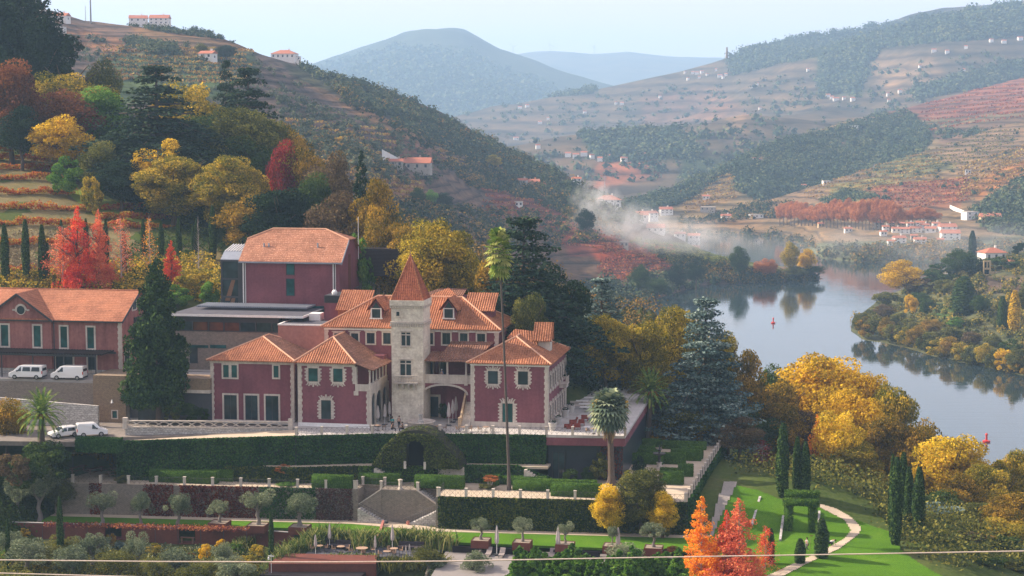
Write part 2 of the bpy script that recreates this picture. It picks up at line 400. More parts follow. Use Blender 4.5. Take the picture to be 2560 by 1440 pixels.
hm_near = hillmat('terraced_slope', 0.014, 3.8, 0.3); hm_mid = hillmat('terraced_slope_far', 0.008, 5.0, 0.35); hm_far = hillmat('mountain_slope', 0.004, 17, 0.4); hm_vfar = hillmat('distant_slope', 0.0009, 0)
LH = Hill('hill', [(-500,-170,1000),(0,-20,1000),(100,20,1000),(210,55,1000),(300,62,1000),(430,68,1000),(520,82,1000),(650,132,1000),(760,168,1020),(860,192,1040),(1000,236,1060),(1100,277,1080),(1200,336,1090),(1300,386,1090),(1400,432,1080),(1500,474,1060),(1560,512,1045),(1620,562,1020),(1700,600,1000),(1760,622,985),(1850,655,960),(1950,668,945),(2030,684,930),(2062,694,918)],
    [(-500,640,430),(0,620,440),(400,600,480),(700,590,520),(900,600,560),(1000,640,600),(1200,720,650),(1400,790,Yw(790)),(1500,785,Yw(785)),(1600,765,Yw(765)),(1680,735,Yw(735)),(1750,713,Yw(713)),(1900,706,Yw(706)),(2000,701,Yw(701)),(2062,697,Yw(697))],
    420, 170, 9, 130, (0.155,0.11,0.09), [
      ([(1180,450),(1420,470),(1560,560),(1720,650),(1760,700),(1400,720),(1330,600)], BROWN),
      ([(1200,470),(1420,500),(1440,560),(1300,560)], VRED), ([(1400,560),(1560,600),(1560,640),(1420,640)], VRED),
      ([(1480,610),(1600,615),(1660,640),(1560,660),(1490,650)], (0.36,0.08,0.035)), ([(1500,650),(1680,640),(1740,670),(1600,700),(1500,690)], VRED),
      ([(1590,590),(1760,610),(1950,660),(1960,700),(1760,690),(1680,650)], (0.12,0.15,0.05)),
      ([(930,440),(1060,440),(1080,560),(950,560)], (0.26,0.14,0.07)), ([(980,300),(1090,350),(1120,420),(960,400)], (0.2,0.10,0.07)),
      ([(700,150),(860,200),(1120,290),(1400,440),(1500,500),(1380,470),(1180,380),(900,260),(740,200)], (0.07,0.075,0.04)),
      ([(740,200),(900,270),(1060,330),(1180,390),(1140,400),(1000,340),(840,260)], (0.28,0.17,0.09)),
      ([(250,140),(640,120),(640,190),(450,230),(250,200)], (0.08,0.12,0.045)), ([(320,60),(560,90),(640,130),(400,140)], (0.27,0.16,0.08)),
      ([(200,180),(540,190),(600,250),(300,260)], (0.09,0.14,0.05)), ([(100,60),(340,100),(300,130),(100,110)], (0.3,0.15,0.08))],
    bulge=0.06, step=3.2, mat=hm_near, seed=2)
RB = Hill('near_bank', [(2128,815,690),(2140,795,720),(2200,748,790),(2300,705,800),(2400,676,800),(2440,655,800),(2560,628,800),(2760,600,800)],
    [(2128,826,Yw(826)),(2145,838,Yw(838)),(2160,850,Yw(850)),(2230,862,Yw(862)),(2330,890,Yw(890)),(2400,906,Yw(906)),(2560,940,Yw(940)),(2760,980,Yw(980))],
    140, 70, 1.5, 40, (0.12,0.13,0.06), [([(2440,690),(2560,690),(2560,740),(2420,730)], (0.16,0.11,0.08)), ([(2320,760),(2400,760),(2400,800),(2320,800)], GRASS)], back=(60,-14), mat=hm_near, seed=9, step=0)
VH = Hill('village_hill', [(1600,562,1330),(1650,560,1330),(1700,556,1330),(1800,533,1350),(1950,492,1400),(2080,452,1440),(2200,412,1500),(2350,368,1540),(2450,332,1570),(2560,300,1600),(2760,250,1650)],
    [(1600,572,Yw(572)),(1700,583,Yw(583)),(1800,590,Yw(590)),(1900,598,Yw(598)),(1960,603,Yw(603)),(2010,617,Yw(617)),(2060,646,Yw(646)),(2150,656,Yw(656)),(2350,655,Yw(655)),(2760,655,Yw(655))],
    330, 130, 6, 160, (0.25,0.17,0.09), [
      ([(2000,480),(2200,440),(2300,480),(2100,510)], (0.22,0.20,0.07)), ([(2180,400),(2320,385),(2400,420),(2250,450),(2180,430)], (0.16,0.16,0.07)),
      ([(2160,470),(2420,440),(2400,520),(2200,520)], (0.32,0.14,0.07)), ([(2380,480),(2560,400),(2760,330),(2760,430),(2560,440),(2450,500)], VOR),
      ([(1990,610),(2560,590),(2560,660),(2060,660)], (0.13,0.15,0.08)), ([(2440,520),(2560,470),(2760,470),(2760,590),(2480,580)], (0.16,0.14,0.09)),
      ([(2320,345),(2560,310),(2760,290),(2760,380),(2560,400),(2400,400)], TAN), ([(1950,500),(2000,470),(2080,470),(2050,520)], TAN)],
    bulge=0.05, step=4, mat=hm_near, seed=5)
MH = Hill('middle_hill', [(1520,520,1440),(1560,520,1460),(1600,503,1500),(1700,467,1520),(1800,424,1560),(1900,375,1620),(2000,338,1700),(2100,308,1830),(2200,284,1980),(2300,262,2080),(2400,236,2180),(2560,196,2300),(2760,150,2400)],
    [(1520,560,1390),(1700,560,1390),(1800,550,1395),(1950,515,1440),(2080,480,1480),(2200,440,1540),(2350,400,1580),(2560,330,1650),(2760,290,1700)],
    330, 130, 9, 220, (0.22,0.17,0.09), [
      ([(1840,400),(1960,350),(2100,320),(2260,270),(2330,330),(2310,400),(2200,430),(2060,470),(1900,500),(1840,470)], GRN),
      ([(2180,290),(2560,190),(2760,140),(2760,260),(2560,280),(2300,300)], (0.27,0.11,0.07)), ([(2300,330),(2560,290),(2760,260),(2760,330),(2400,380)], (0.17,0.11,0.07)),
      ([(2000,370),(2150,330),(2170,350),(2040,400)], (0.2,0.13,0.08)), ([(1820,405),(1960,350),(1960,365),(1860,425)], (0.35,0.24,0.10)),
      ([(1540,500),(1700,462),(1830,410),(1830,430),(1700,500),(1560,560)], (0.10,0.12,0.06)), ([(1890,380),(1950,385),(1940,410),(1870,410)], VRED),
      ([(1700,500),(1840,440),(1850,490),(1720,540)], (0.27,0.19,0.09))],
    bulge=0.04, step=5, mat=hm_mid, seed=13)
FH = Hill('far_mountain', [(1040,320,3300),(1150,286,3400),(1300,262,3500),(1400,240,3500),(1500,222,3500),(1600,200,3500),(1700,178,3500),(1780,155,3500),(1830,138,3520),(1880,110,3550),(1980,95,3600),(2100,85,3700),(2200,68,3800),(2300,35,3900),(2400,12,4000),(2560,-8,4000),(2800,-40,4000)],
    [(1040,500,1790),(1800,500,1790),(2200,470,1900),(2560,430,2100),(2800,420,2200)],
    360, 170, 75, 900, (0.13,0.10,0.065), [
      ([(1480,610),(1500,400),(1640,395),(1660,440),(1500,470)], (0.28,0.12,0.07)), ([(1450,330),(1700,330),(1730,400),(1500,400)], GRN),
      ([(1820,150),(1900,100),(2200,60),(2560,10),(2560,90),(2200,120),(2150,230),(2050,240),(2050,140),(1830,190)], GRN),
      ([(1700,380),(1840,400),(1850,440),(1700,460)], GRN), ([(1600,240),(1800,230),(1900,290),(1600,320)], (0.2,0.12,0.08)),
      ([(2180,150),(2330,140),(2360,200),(2200,230)], TAN), ([(2340,210),(2480,165),(2500,180),(2380,240)], (0.2,0.14,0.09)), ([(1820,300),(1860,280),(1870,380),(1840,380)], TAN)],
    bulge=0.10, back=(500,-100), mat=hm_far, seed=21, edge=14)
PH = Hill('forested_hill', [(640,230,6000),(760,175,6200),(800,162,6200),(850,150,6300),(900,132,6400),(960,118,6400),(1000,113,6400),(1050,113,6400),(1100,118,6400),(1160,126,6400),(1200,143,6400),(1250,170,6400),(1320,195,6300),(1380,215,6200),(1480,250,6100),(1600,290,6000)],
    [(640,330,4300),(1600,330,4300)], 240, 90, 90, 1300, (0.05,0.07,0.04), bulge=0.1, back=(900,-200), mat=hm_vfar, seed=33)
TH = Hill('windy_ridge', [(1100,165,9200),(1230,152,9300),(1290,146,9300),(1340,140,9300),(1380,138,9300),(1430,142,9300),(1480,146,9300),(1520,144,9300),(1570,141,9300),(1610,146,9300),(1660,151,9300),(1780,152,9300),(2000,155,9300)],
    [(1100,300,6800),(2000,300,6800)], 160, 60, 60, 1800, (0.12,0.12,0.08), bulge=0.25, back=(1500,-200), mat=hm_vfar, seed=41)
def watermat():
    m, nt, bs = newmat('river_water'); bs.inputs['Base Color'].default_value = (0.02, 0.035, 0.04, 1); bs.inputs['Roughness'].default_value = 0.03
    bs.inputs['IOR'].default_value = 1.33; bs.inputs['Specular IOR Level'].default_value = 1.0
    g = node(nt, 'NewGeometry').outputs['Position']; v = mapping(nt, g, (0.05, 0.4, 1))
    n = noise(nt, v, 1.0, 3); n2 = noise(nt, mapping(nt, g, (0.004, 0.02, 1)), 1.0, 2)
    mu = node(nt, 'Math', operation='MULTIPLY'); nt.links.new(n, mu.inputs[0]); nt.links.new(n2, mu.inputs[1])
    bump(nt, mu.outputs[0], bs, 0.22, 0.25)
    return m
mb = MB(); mb.add([(-6000,100,0),(9000,100,0),(9000,9000,0),(-6000,9000,0)], [(0,1,2,3)])
tag(mb.build('river', watermat(), base=(0,600,0)), kind='structure')
mb = MB(); mb.add([(-30000,-3000,-9),(30000,-3000,-9),(30000,30000,-9),(-30000,30000,-9)], [(0,1,2,3)])
tag(mb.build('ground', plain('valley_floor', (0.12,0.12,0.07), scale=0.01), base=(0,0,-9)), kind='structure')
GX = [-260,-150,-110,-75,-63,-45,-20,0,11,20,38,52,70,100,140,200,320]
GY = [-260,-200,-140,-95,-60,-38,-22,-12,-4,8,14,30,45,60,95,130,180,240,320,420]
GT = [ # one row per GY
 [70,72,74,75,75,75,75,75,75,75,75,74,72,68,60,50,30],
 [58,60,60,60,60,60,60,60,60,60,60,58,55,50,42,32,14],
 [46,46,45,45,45,45,45,45,45,45,44,42,40,34,28,20,6],
 [36,34,32,31,31,31,31,31,31,31,31,30,28,24,18,12,0],
 [34,30,26,24,23.4,23.4,21.5,23.6,23.6,23.6,24,23.5,22.5,19,13,7,-4],
 [36,32,28,28,24.6,24.6,22.5,25,25.6,25.6,26,25.5,22,15,13,6,-6],
 [38,35,31,31,25,25,25.5,27,27,27,27,26.4,21.5,13,12,4,-7],
 [40,38,35,36,25,27,27,27,27,27,27,26.8,21,12,11,2,-8],
 [46,42,37,37,35,30,30,30,30.8,30.5,28,27,20.5,11,10,0,-8],
 [52,47,43,37,37,37,37,37,30.8,30.5,31,26.6,19.5,9,8,-3,-8],
 [52,49,46,43,40.6,37,37,37,30.8,30.5,31,26.4,18,8,7,-4,-8],
 [58,55,52,50,48.8,47,43,39,30.8,30.5,25,19,12,6,1,-7,-8],
 [64,62,58,54,52.4,50,44,39,33,27,21,14,8,2,-2,-8,-8],
 [68,66,62,56,54,51,45,38,28,23,16,10,4,-1,-5,-8,-8],
 [76,74,68,59,56.2,52,46,38,33.5,15,9,4,0,-4,-7,-8,-8],
 [80,76,69,58,54.8,50,42,34,28,10,5,0,-4,-7,-8,-8,-8],
 [78,74,66,54,50,44,34,30,18,8,0,0,-6,-8,-8,-8,-8],
 [70,66,56,44,39.2,32,22,6,-1,-4,-6,-3,-8,-8,-8,-8,-8],
 [60,55,45,28,23.2,16,0,-6,-8,-8,-8,-8,-8,-8,-8,-8,-8],
 [50,45,38,8,4,-2,-8,-8,-8,-8,-8,-8,-8,-8,-8,-8,-8]]
GTa = np.array(GT, float)
def gz(X, Y, n=True):
    X = np.asarray(X, float); Y = np.asarray(Y, float)
    dx, dy = X-M.o[0], Y-M.o[1]; x = dx*M.ex[0]+dy*M.ex[1]; y = dx*M.ey[0]+dy*M.ey[1]
    i = np.clip(np.searchsorted(GX, x)-1, 0, len(GX)-2); j = np.clip(np.searchsorted(GY, y)-1, 0, len(GY)-2)
    gx, gy = np.array(GX, float), np.array(GY, float)
    fx = np.clip((x-gx[i])/(gx[i+1]-gx[i]), 0, 1); fy = np.clip((y-gy[j])/(gy[j+1]-gy[j]), 0, 1)
    z = (GTa[j, i]*(1-fx)+GTa[j, i+1]*fx)*(1-fy)+(GTa[j+1, i]*(1-fx)+GTa[j+1, i+1]*fx)*fy
    return z
xs = np.concatenate([np.arange(-260,-120,8), np.arange(-120,140,1.6), np.arange(140,322,6)]); ys = np.concatenate([np.arange(-260,-60,8), np.arange(-60,120,1.6), np.arange(120,422,6)])
XG, YG = np.meshgrid(xs, ys, indexing='ij'); WX = M.o[0]+XG*M.ex[0]+YG*M.ey[0]; WY = M.o[1]+XG*M.ex[1]+YG*M.ey[1]
ZG = gz(WX, WY)
flat = (XG > -80) & (XG < 60) & (YG > -45) & (YG < 45)
ZG = ZG+np.where(flat, 0.0, 0.5)*fbm(WX/9, WY/9, 3)
def groundmat():
    m, nt, bs = newmat('estate_soil'); bs.inputs['Specular IOR Level'].default_value = 0; bs.inputs['Roughness'].default_value = 0.95
    g = node(nt, 'NewGeometry').outputs['Position']
    c = ramp(nt, noise(nt, g, 0.08, 5, 0.6), [(0.35, (0.03,0.065,0.012)), (0.5, (0.055,0.09,0.02)), (0.65, (0.10,0.10,0.04))])
    c = mixc(nt, 0.5, c, ramp(nt, noise(nt, g, 1.5, 5, 0.7), [(0.3, (0.04,0.06,0.02)), (0.7, (0.13,0.14,0.05))]))
    nt.links.new(c, bs.inputs['Base Color']); bump(nt, noise(nt, g, 3, 4), bs, 0.5, 0.2); return m
V = np.stack([WX-M.o[0], WY-M.o[1], ZG], -1).reshape(-1, 3); n2 = len(ys)
i, j = np.meshgrid(np.arange(len(xs)-1), np.arange(n2-1), indexing='ij'); k = (i*n2+j).ravel()
me = npmesh('hillside_ground', V, np.stack([k, k+n2, k+n2+1, k+1], 1), [groundmat()], smooth=True)
o = bpy.data.objects.new('hillside_ground', me); COL.objects.link(o); o.location = (M.o[0], M.o[1], 0); tag(o, kind='structure')
pink = plain('rose_render', (0.225,0.082,0.10), (0.185,0.068,0.085), 0.25, 0.85, 0.1, fine=14)
def streaks(m, k=0.5):
    nt = m.node_tree; bs = nt.nodes['Principled BSDF']; old = bs.inputs['Base Color'].links[0].from_socket; tc = coords(nt)
    a = ramp(nt, noise(nt, mapping(nt, tc, (1.6,1.6,0.12)), 1.0, 6, 0.7), [(0.35,(0.62,0.6,0.62)),(0.55,(1,1,1)),(0.72,(1.16,1.12,1.1))]); b = ramp(nt, noise(nt, tc, 0.22, 4, 0.6), [(0.35,(0.8,0.78,0.8)),(0.65,(1.12,1.1,1.08))])
    nt.links.new(mixc(nt, k, mixc(nt, 0.8, old, b, 'MULTIPLY'), a, 'MULTIPLY'), bs.inputs['Base Color']); return m
streaks(pink, .25)
pink_old_lit = plain('lit_weathered_rose_render', (0.36,0.16,0.14), (0.27,0.11,0.10), 0.35, 0.9, 0.15, lo=0.3, hi=0.7)  # paler than the manor's rose: haze and light put into the colour
streaks(pink_old_lit, 0.7)
cream = plain('limestone_trim', (0.64,0.585,0.51), (0.50,0.45,0.39), 1.2, 0.8, 0.2)
towerst = stone('tower_limestone', (0.80,0.70,0.57), (0.70,0.61,0.50), (0.5,0.43,0.36), 0.9, 0.42, 0.25, blotch=(0.45,0.37,0.30), irregular=0.03, msize=0.012)
rubble = stone('schist_rubble', (0.30,0.25,0.20), (0.19,0.16,0.14), (0.12,0.10,0.085), 0.42, 0.14, 0.7)
rubble_brown = stone('brown_schist', (0.34,0.24,0.15), (0.22,0.16,0.11), (0.13,0.10,0.07), 0.38, 0.13, 0.7)
rubble_white = stone('lichened_rubble', (0.55,0.53,0.50), (0.28,0.26,0.24), (0.12,0.11,0.10), 0.5, 0.26, 0.8, irregular=0.2)
def tilemat(name, c, c2, c3, course=0.38, barrel=False):
    m, nt, bs = newmat(name); bs.inputs['Roughness'].default_value = 0.8; bs.inputs['Specular IOR Level'].default_value = .15
    tc = coords(nt); n1 = noise(nt, tc, 0.35, 6, 0.7); n2 = noise(nt, tc, 4.5, 3, 0.7)
    col = ramp(nt, n2, [(0.3, c2), (0.5, c), (0.7, c3)])
    col = mixc(nt, 0.6, col, ramp(nt, n1, [(0.38, (0.45,0.42,0.42)), (0.55, (1,1,1)), (0.7, (1.25,1.15,1.05))]), 'MULTIPLY')
    sx = node(nt, 'SeparateXYZ'); nt.links.new(tc, sx.inputs[0])
    if barrel:
        w = node(nt, 'TexNoise'); w.inputs['Scale'].default_value = 9; nt.links.new(mapping(nt, tc, (1,1,0.5)), w.inputs['Vector'])
        col = mixc(nt, 0.5, col, ramp(nt, w.outputs[0], [(0.35, (0.5,0.5,0.5)), (0.65, (1.3,1.25,1.2))]), 'MULTIPLY')
    d = node(nt, 'Math', operation='DIVIDE'); nt.links.new(sx.outputs[2], d.inputs[0]); d.inputs[1].default_value = course
    fr = node(nt, 'Math', operation='FRACT'); nt.links.new(d.outputs[0], fr.inputs[0])
    k = 0.35 if barrel else 0.7
    col = mixc(nt, k, col, ramp(nt, fr.outputs[0], [(0.0, (0.35,0.3,0.3)), (0.3, (1,1,1)), (1.0, (1.15,1.12,1.1))]), 'MULTIPLY')
    nt.links.new(col, bs.inputs['Base Color']); bump(nt, fr.outputs[0], bs, 0.5, 0.06); return m
streaks(cream, 0.6)
tile = tilemat('barrel_tiles', (0.36,0.145,0.07), (0.24,0.09,0.06), (0.56,0.27,0.16), 0.22, True)
tile_old_shaded = tilemat('lichened_and_shaded_tiles', (0.26,0.13,0.09), (0.14,0.08,0.06), (0.38,0.22,0.15), 0.22, True)  # darker tiles; on right-facing slopes this paints in the shade
tile_flat = tilemat('flat_tiles', (0.37,0.15,0.08), (0.29,0.11,0.06), (0.5,0.23,0.15), 0.21)
tile_pale = tilemat('mottled_flat_tiles', (0.34,0.15,0.085), (0.33,0.16,0.11), (0.66,0.37,0.26), 0.25)
ridge_m = plain('ridge_tiles', (0.66,0.38,0.25), (0.5,0.27,0.18), 2, 0.8)
glass = glassmat('window_glass'); glass_g = glassmat('green_glass', (0.012,0.05,0.05), 0.06); glass_refl = glassmat('painted_amber_reflection', (0.07,0.025,0.015), 0.1)  # the amber one carries a painted orange reflection
dark = plain('dark_metal', (0.035,0.037,0.045), scale=2, rough=0.5, bmp=0.05); zinc = plain('zinc', (0.25,0.28,0.33), (0.2,0.22,0.27), 1, 0.4, 0.05)
blackm = plain('black_slats', (0.022,0.018,0.022), scale=2, rough=0.6, bmp=0.05); white = plain('white_paint', (0.8,0.79,0.77), (0.68,0.67,0.65), 1.5, 0.6, 0.05)
slate = plain('bitumen_roof', (0.10,0.10,0.12), (0.07,0.07,0.085), 0.8, 0.8); wood = plain('brown_timber', (0.22,0.12,0.07), (0.14,0.08,0.05), 3, 0.7)
corten = plain('rusted_steel', (0.16,0.055,0.04), (0.11,0.04,0.032), 0.8, 0.75, 0.1); iron = plain('iron_rail', (0.09,0.085,0.085), scale=3, rough=0.6, bmp=0)
PX = lambda fr, y, r: (fr.at(r[0], r[1], y), fr.at(r[2], r[3], y))
def rect(fr, y, r):
    (x0, z1), (x1, z0) = fr.at(r[0], (r[1]), y), fr.at(r[2], r[3], y); return min(x0,x1), max(x0,x1), min(z0,z1), max(z0,z1)
def block(rt, name, m, x0, x1, y0, y1, z0, z1): return MB().box(x0,x1,y0,y1,z0,z1).build(name, m, rt)
def window(rt, x0, x1, z0, z1, y, style='plain', m=None, gm=None, sur=0.2, bars=1, name='window', sill=False, head=False, axis='y', sgn=-1):
    """opening of pane x0..x1; for axis x the wall plane is x=y and the window spans y"""
    m = m or cream; gm = gm or glass; f = MB(); g = MB(); h = MB()
    def bx(mb, a0, a1, d0, d1, c0, c1):
        if axis == 'y': mb.box(a0, a1, y+sgn*d0, y+sgn*d1, c0, c1)
        else: mb.box(y+sgn*d0, y+sgn*d1, a0, a1, c0, c1)
    s = sur
    if style == 'rustic':
        n = max(4, int((z1-z0+2*s)/0.3)); hh = (z1-z0)/n; k = 0
        for i in range(n):
            e = s*(1.25 if i % 2 else 0.85)
            for side in (-1, 1):
                a = x0 if side < 0 else x1
                bx(f, a, a+side*e, 0, 0.09, z0+i*hh+0.015, z0+(i+1)*hh-0.015)
        w = x1-x0
        for top in ((1, -1) if name != 'door' else (1,)):
            zc = z1 if top > 0 else z0
            bx(f, x0-s*0.4, x1+s*0.4, 0, 0.085, zc, zc+top*s*0.55)
            for q in range(-3, 4):
                a = (x0+x1)/2+q*w/6.2; b = (x0+x1)/2+q*w/4.2; L = s*(1.75 if q == 0 else (1.2 if q % 2 else 1.5))
                hw = w*0.065; pts = [(a-hw, zc+top*s*0.3), (a+hw, zc+top*s*0.3), (b+hw*1.1, zc+top*L), (b-hw*1.1, zc+top*L)]
                if axis == 'y': f.prism(pts, 1, y, y+sgn*(0.1+0.004*(q+3)))
                else: f.prism(pts, 0, y, y+sgn*(0.1+0.004*(q+3)))
    else:
        bx(f, x0-s, x0, 0, 0.08, z0-s, z1+s); bx(f, x1, x1+s, 0, 0.08, z0-s, z1+s)
        bx(f, x0, x1, 0, 0.078, z1, z1+s)
        if not name == 'door': bx(f, x0, x1, 0, 0.078, z0-s, z0)
    if head: bx(f, x0-s*1.7, x1+s*1.7, 0, 0.2, z1+s+0.02, z1+s+0.14)
    if sill: bx(f, x0-s*1.4, x1+s*1.4, 0, 0.16, z0-s-0.12, z0-s-0.01)
    w = f.build(name, m, rt)
    bx(g, x0+0.002, x1-0.002, -0.05, 0.012, z0+0.002, z1-0.002); g.build('pane', gm, w)
    for i in range(1, bars+1):
        c = x0+(x1-x0)*i/(bars+1); bx(h, c-0.03, c+0.03, 0.013, 0.04, z0, z1)
    bx(h, x0, x0+0.05, 0.013, 0.04, z0, z1); bx(h, x1-0.05, x1, 0.013, 0.04, z0, z1); bx(h, x0+0.05, x1-0.05, 0.013, 0.038, z1-0.06, z1)
    bx(h, x0+0.05, x1-0.05, 0.013, 0.038, z0, z0+0.06)
    h.build('casement', dark, w); return w
def quoins(rt, x, y, z0, z1, sx, m=None, h=0.42, w=0.55, n='quoin', ydir=1, alt=0):
    """corner stones at (x,y): face along x towards sx, and along y towards ydir"""
    mb = MB(); k = int((z1-z0)/h)+1; hh = (z1-z0)/k
    for i in range(k):
        a = w*(1.0 if (i+alt) % 2 else 0.82); b = w*(0.82 if (i+alt) % 2 else 1.0)
        mb.box(x-sx*0.06, x+sx*a, y-ydir*0.06, y+ydir*b, z0+i*hh+0.008, z0+(i+1)*hh-0.008)
    return mb.build(n, m or cream, rt)
def ridges(rt, segs, r=0.13, m=None, n='ridge_tiles'):
    mb = MB()
    for a, b in segs: mb.tube([a, b], r, 6)
    return mb.build(n, m or ridge_m, rt)
def hip(rt, x0, x1, y0, y1, ze, zr, oh, m, m2=None, along='y', h0=True, h1=True, hd=None, name='roof', ra=None):
    """hipped roof; ridge along y or x. h0/h1: hipped at the low/high end"""
    a0, a1, b0, b1 = x0-oh, x1+oh, y0-oh, y1+oh; ze = ze-0.05
    if along == 'y':
        c = (a0+a1)/2; d = hd or (a1-a0)/2
        f = Vector((c, b0+(d if h0 else 0), zr)); g = Vector((c, b1-(d if h1 else 0), zr))
    else:
        c = (b0+b1)/2; d = hd or (b1-b0)/2
        f = Vector((a0+(d if h0 else 0), c, zr)); g = Vector((a1-(d if h1 else 0), c, zr))
    A, B, C_, D = Vector((a0,b0,ze)), Vector((a1,b0,ze)), Vector((a1,b1,ze)), Vector((a0,b1,ze))
    mb = MB(); m2b = MB()
    if along == 'y':
        if h0: mb.tiles([A, B, f])
        if h1: mb.tiles([C_, D, g])
        (m2b if m2 else mb).tiles([B, C_, g, f]); mb.tiles([D, A, f, g])
        seg = [(f, g)]+([(A, f), (B, f)] if h0 else [])+([(C_, g), (D, g)] if h1 else [])
    else:
        mb.tiles([A, B, g, f]); mb.tiles([C_, D, f, g])
        if h0: mb.tiles([D, A, f])
        if h1: (m2b if m2 else mb).tiles([B, C_, g])
        seg = [(f, g)]+([(A, f), (D, f)] if h0 else [])+([(B, g), (C_, g)] if h1 else [])
    up = Vector((0,0,0.05)); o = mb.build(name, m, rt)
    if m2: m2b.build(name, m2, rt)
    ridges(o, [(a+up, b+up) for a, b in seg]); 
    MB().box(a0+0.1, a1-0.1, b0+0.1, b1-0.1, ze-0.16, ze-0.1).build('soffit', cream, rt)
    return f, g
def archpts(x0, x1, z0, zs, rise=None, n=12):
    r = (x1-x0)/2; rise = rise or r
    return [(x0, z0), (x1, z0)]+[((x0+x1)/2+r*math.cos(t), zs+rise*math.sin(t)) for t in [math.pi*i/n for i in range(n+1)]]
def archring(x0, x1, z0, zs, w, rise=None, n=12):
    """list of quads around an arch, jambs included"""
    r = (x1-x0)/2; rise = rise or r; c = (x0+x1)/2; out = [[(x0-w,z0),(x0,z0),(x0,zs),(x0-w,zs)], [(x1,z0),(x1+w,z0),(x1+w,zs),(x1,zs)]]
    for i in range(n):
        a, b = math.pi*i/n, math.pi*(i+1)/n
        out.append([(c+r*math.cos(a), zs+rise*math.sin(a)), (c+(r+w)*math.cos(a), zs+(rise+w)*math.sin(a)), (c+(r+w)*math.cos(b), zs+(rise+w)*math.sin(b)), (c+r*math.cos(b), zs+rise*math.sin(b))])
    return out
rw = root('manor_wing', M, -5.35, 8.5, ZT, 'rose manor wing with rusticated white windows and a leaning chimney, right of the stone tower', 'building', 'wings of the rose manor house')
xl, xr_, zt, ze = -10.7, 0.0, 38.0, 46.95
block(rw, 'wall', pink, xl, xr_, 0, 17, zt, ze); MB().box(xl-0.05, xr_+0.05, -0.05, 17.05, zt, zt+0.75).build('plinth', cream, rw)
block(rw, 'cornice', white, xl-0.12, xr_+0.12, -0.12, 17.12, ze-0.45, ze)
for x, sx, y, yd in ((xl, 1, 0, 1), (xr_, -1, 0, 1), (xr_, -1, 17, -1)): quoins(rw, x, y, zt+0.75, ze-0.45, sx, ydir=yd)
for r in ((1220,927,1245,960), (1295,928,1320,962)):
    x0, x1, z0, z1 = rect(M, 0, r); window(rw, x0, x1, z0, z1, 0, 'rustic', sur=0.42, bars=0)
x0, x1, z0, z1 = rect(M, 0, (1256,1008,1282,1073)); window(rw, x0, x1, zt+0.1, z1, 0, 'rustic', sur=0.48, name='door', gm=glass_g)
for i in range(7):
    y = 1.8+i*2.25
    window(rw, y-0.45, y+0.45, 43.2, 45.2, xr_, 'rustic', sur=0.33, bars=0, axis='x', sgn=1)
    window(rw, y-0.45, y+0.45, 38.9, 41.0, xr_, 'rustic', sur=0.33, bars=0, axis='x', sgn=1)
mb = MB().box(0.0, 1.1, 10.3, 12.6, 42.55, 42.75).box(0.0, 1.0, 10.4, 12.5, 42.1, 42.55)
for i in range(9): mb.box(1.02, 1.07, 10.35+i*0.27, 10.4+i*0.27, 42.75, 43.6)
mb.box(1.0, 1.09, 10.3, 12.6, 43.6, 43.68); mb.build('balcony', cream, rw)
f, g = hip(rw, xl, xr_, 0, 17, ze, 49.9, 0.55, tile, None, 'y', hd=6.0)
x, z = M.at(1385, 880, 8)
ch = MB().box(-3.0, -0.9, 7.4, 9.4, 46.9, 49.2).build('chimney', cream, rw)
MB().tiles([(-3.3,6.9,49.2), (-0.6,6.9,49.2), (-0.6,9.0,51.6), (-3.3,9.0,51.6)]).box(-3.3,-0.6,9.0,9.2,49.2,51.6).build('chimney_cap', tile, ch)
MB().tiles([(-7.0,7.0,49.5), (-2.6,7.0,48.2), (-2.6,9.0,50.2), (-6.2,9.0,50.2)]).build('roof', tile, rw)
lk = MB().box(-15.5, -10.7, 6, 17, zt, 47.2).build('rear_wall', pink, rw)
MB().tiles([(-16,3,46.9), (-10.6,3,46.9), (-7.5,10,50.4), (-14,10,50.4)]).build('roof', tile_old_shaded, rw)
mc = root('manor_house', M, -20, 13, ZT, 'two-storey rose manor body with a hipped tile roof and two dormers behind the stone tower', 'building')
x0c, zc = M.at(812, 814, 7); x1c, _ = M.at(1245, 820, 7); ze = zc-0.05
block(mc, 'wall', pink, x0c, x1c, 7, 19, zt, ze); block(mc, 'cornice', white, x0c-0.1, x1c+0.1, 6.88, 19.1, ze-0.5, ze)
for x, sx in ((x0c, 1), (x1c, -1)): quoins(mc, x, 7, 43, ze-0.5, sx)
for r in ((836,833,853,860),(878,833,896,860),(917,832,937,859),(958,832,977,860),(1063,832,1083,861),(1106,832,1126,861),(1150,833,1169,862),(1193,834,1213,863)):
    a, b, c, d = rect(M, 7, r); window(mc, a, b, c, d, 7, sur=0.2, head=True)
zr = M.at(1000, 741, 13)[1]
f, g = hip(mc, x0c, x1c, 7, 19, ze, zr, 0.5, tile, None, 'x', hd=6.8)
def rz(y): return ze+(zr-ze)*(y-6.5)/6.5
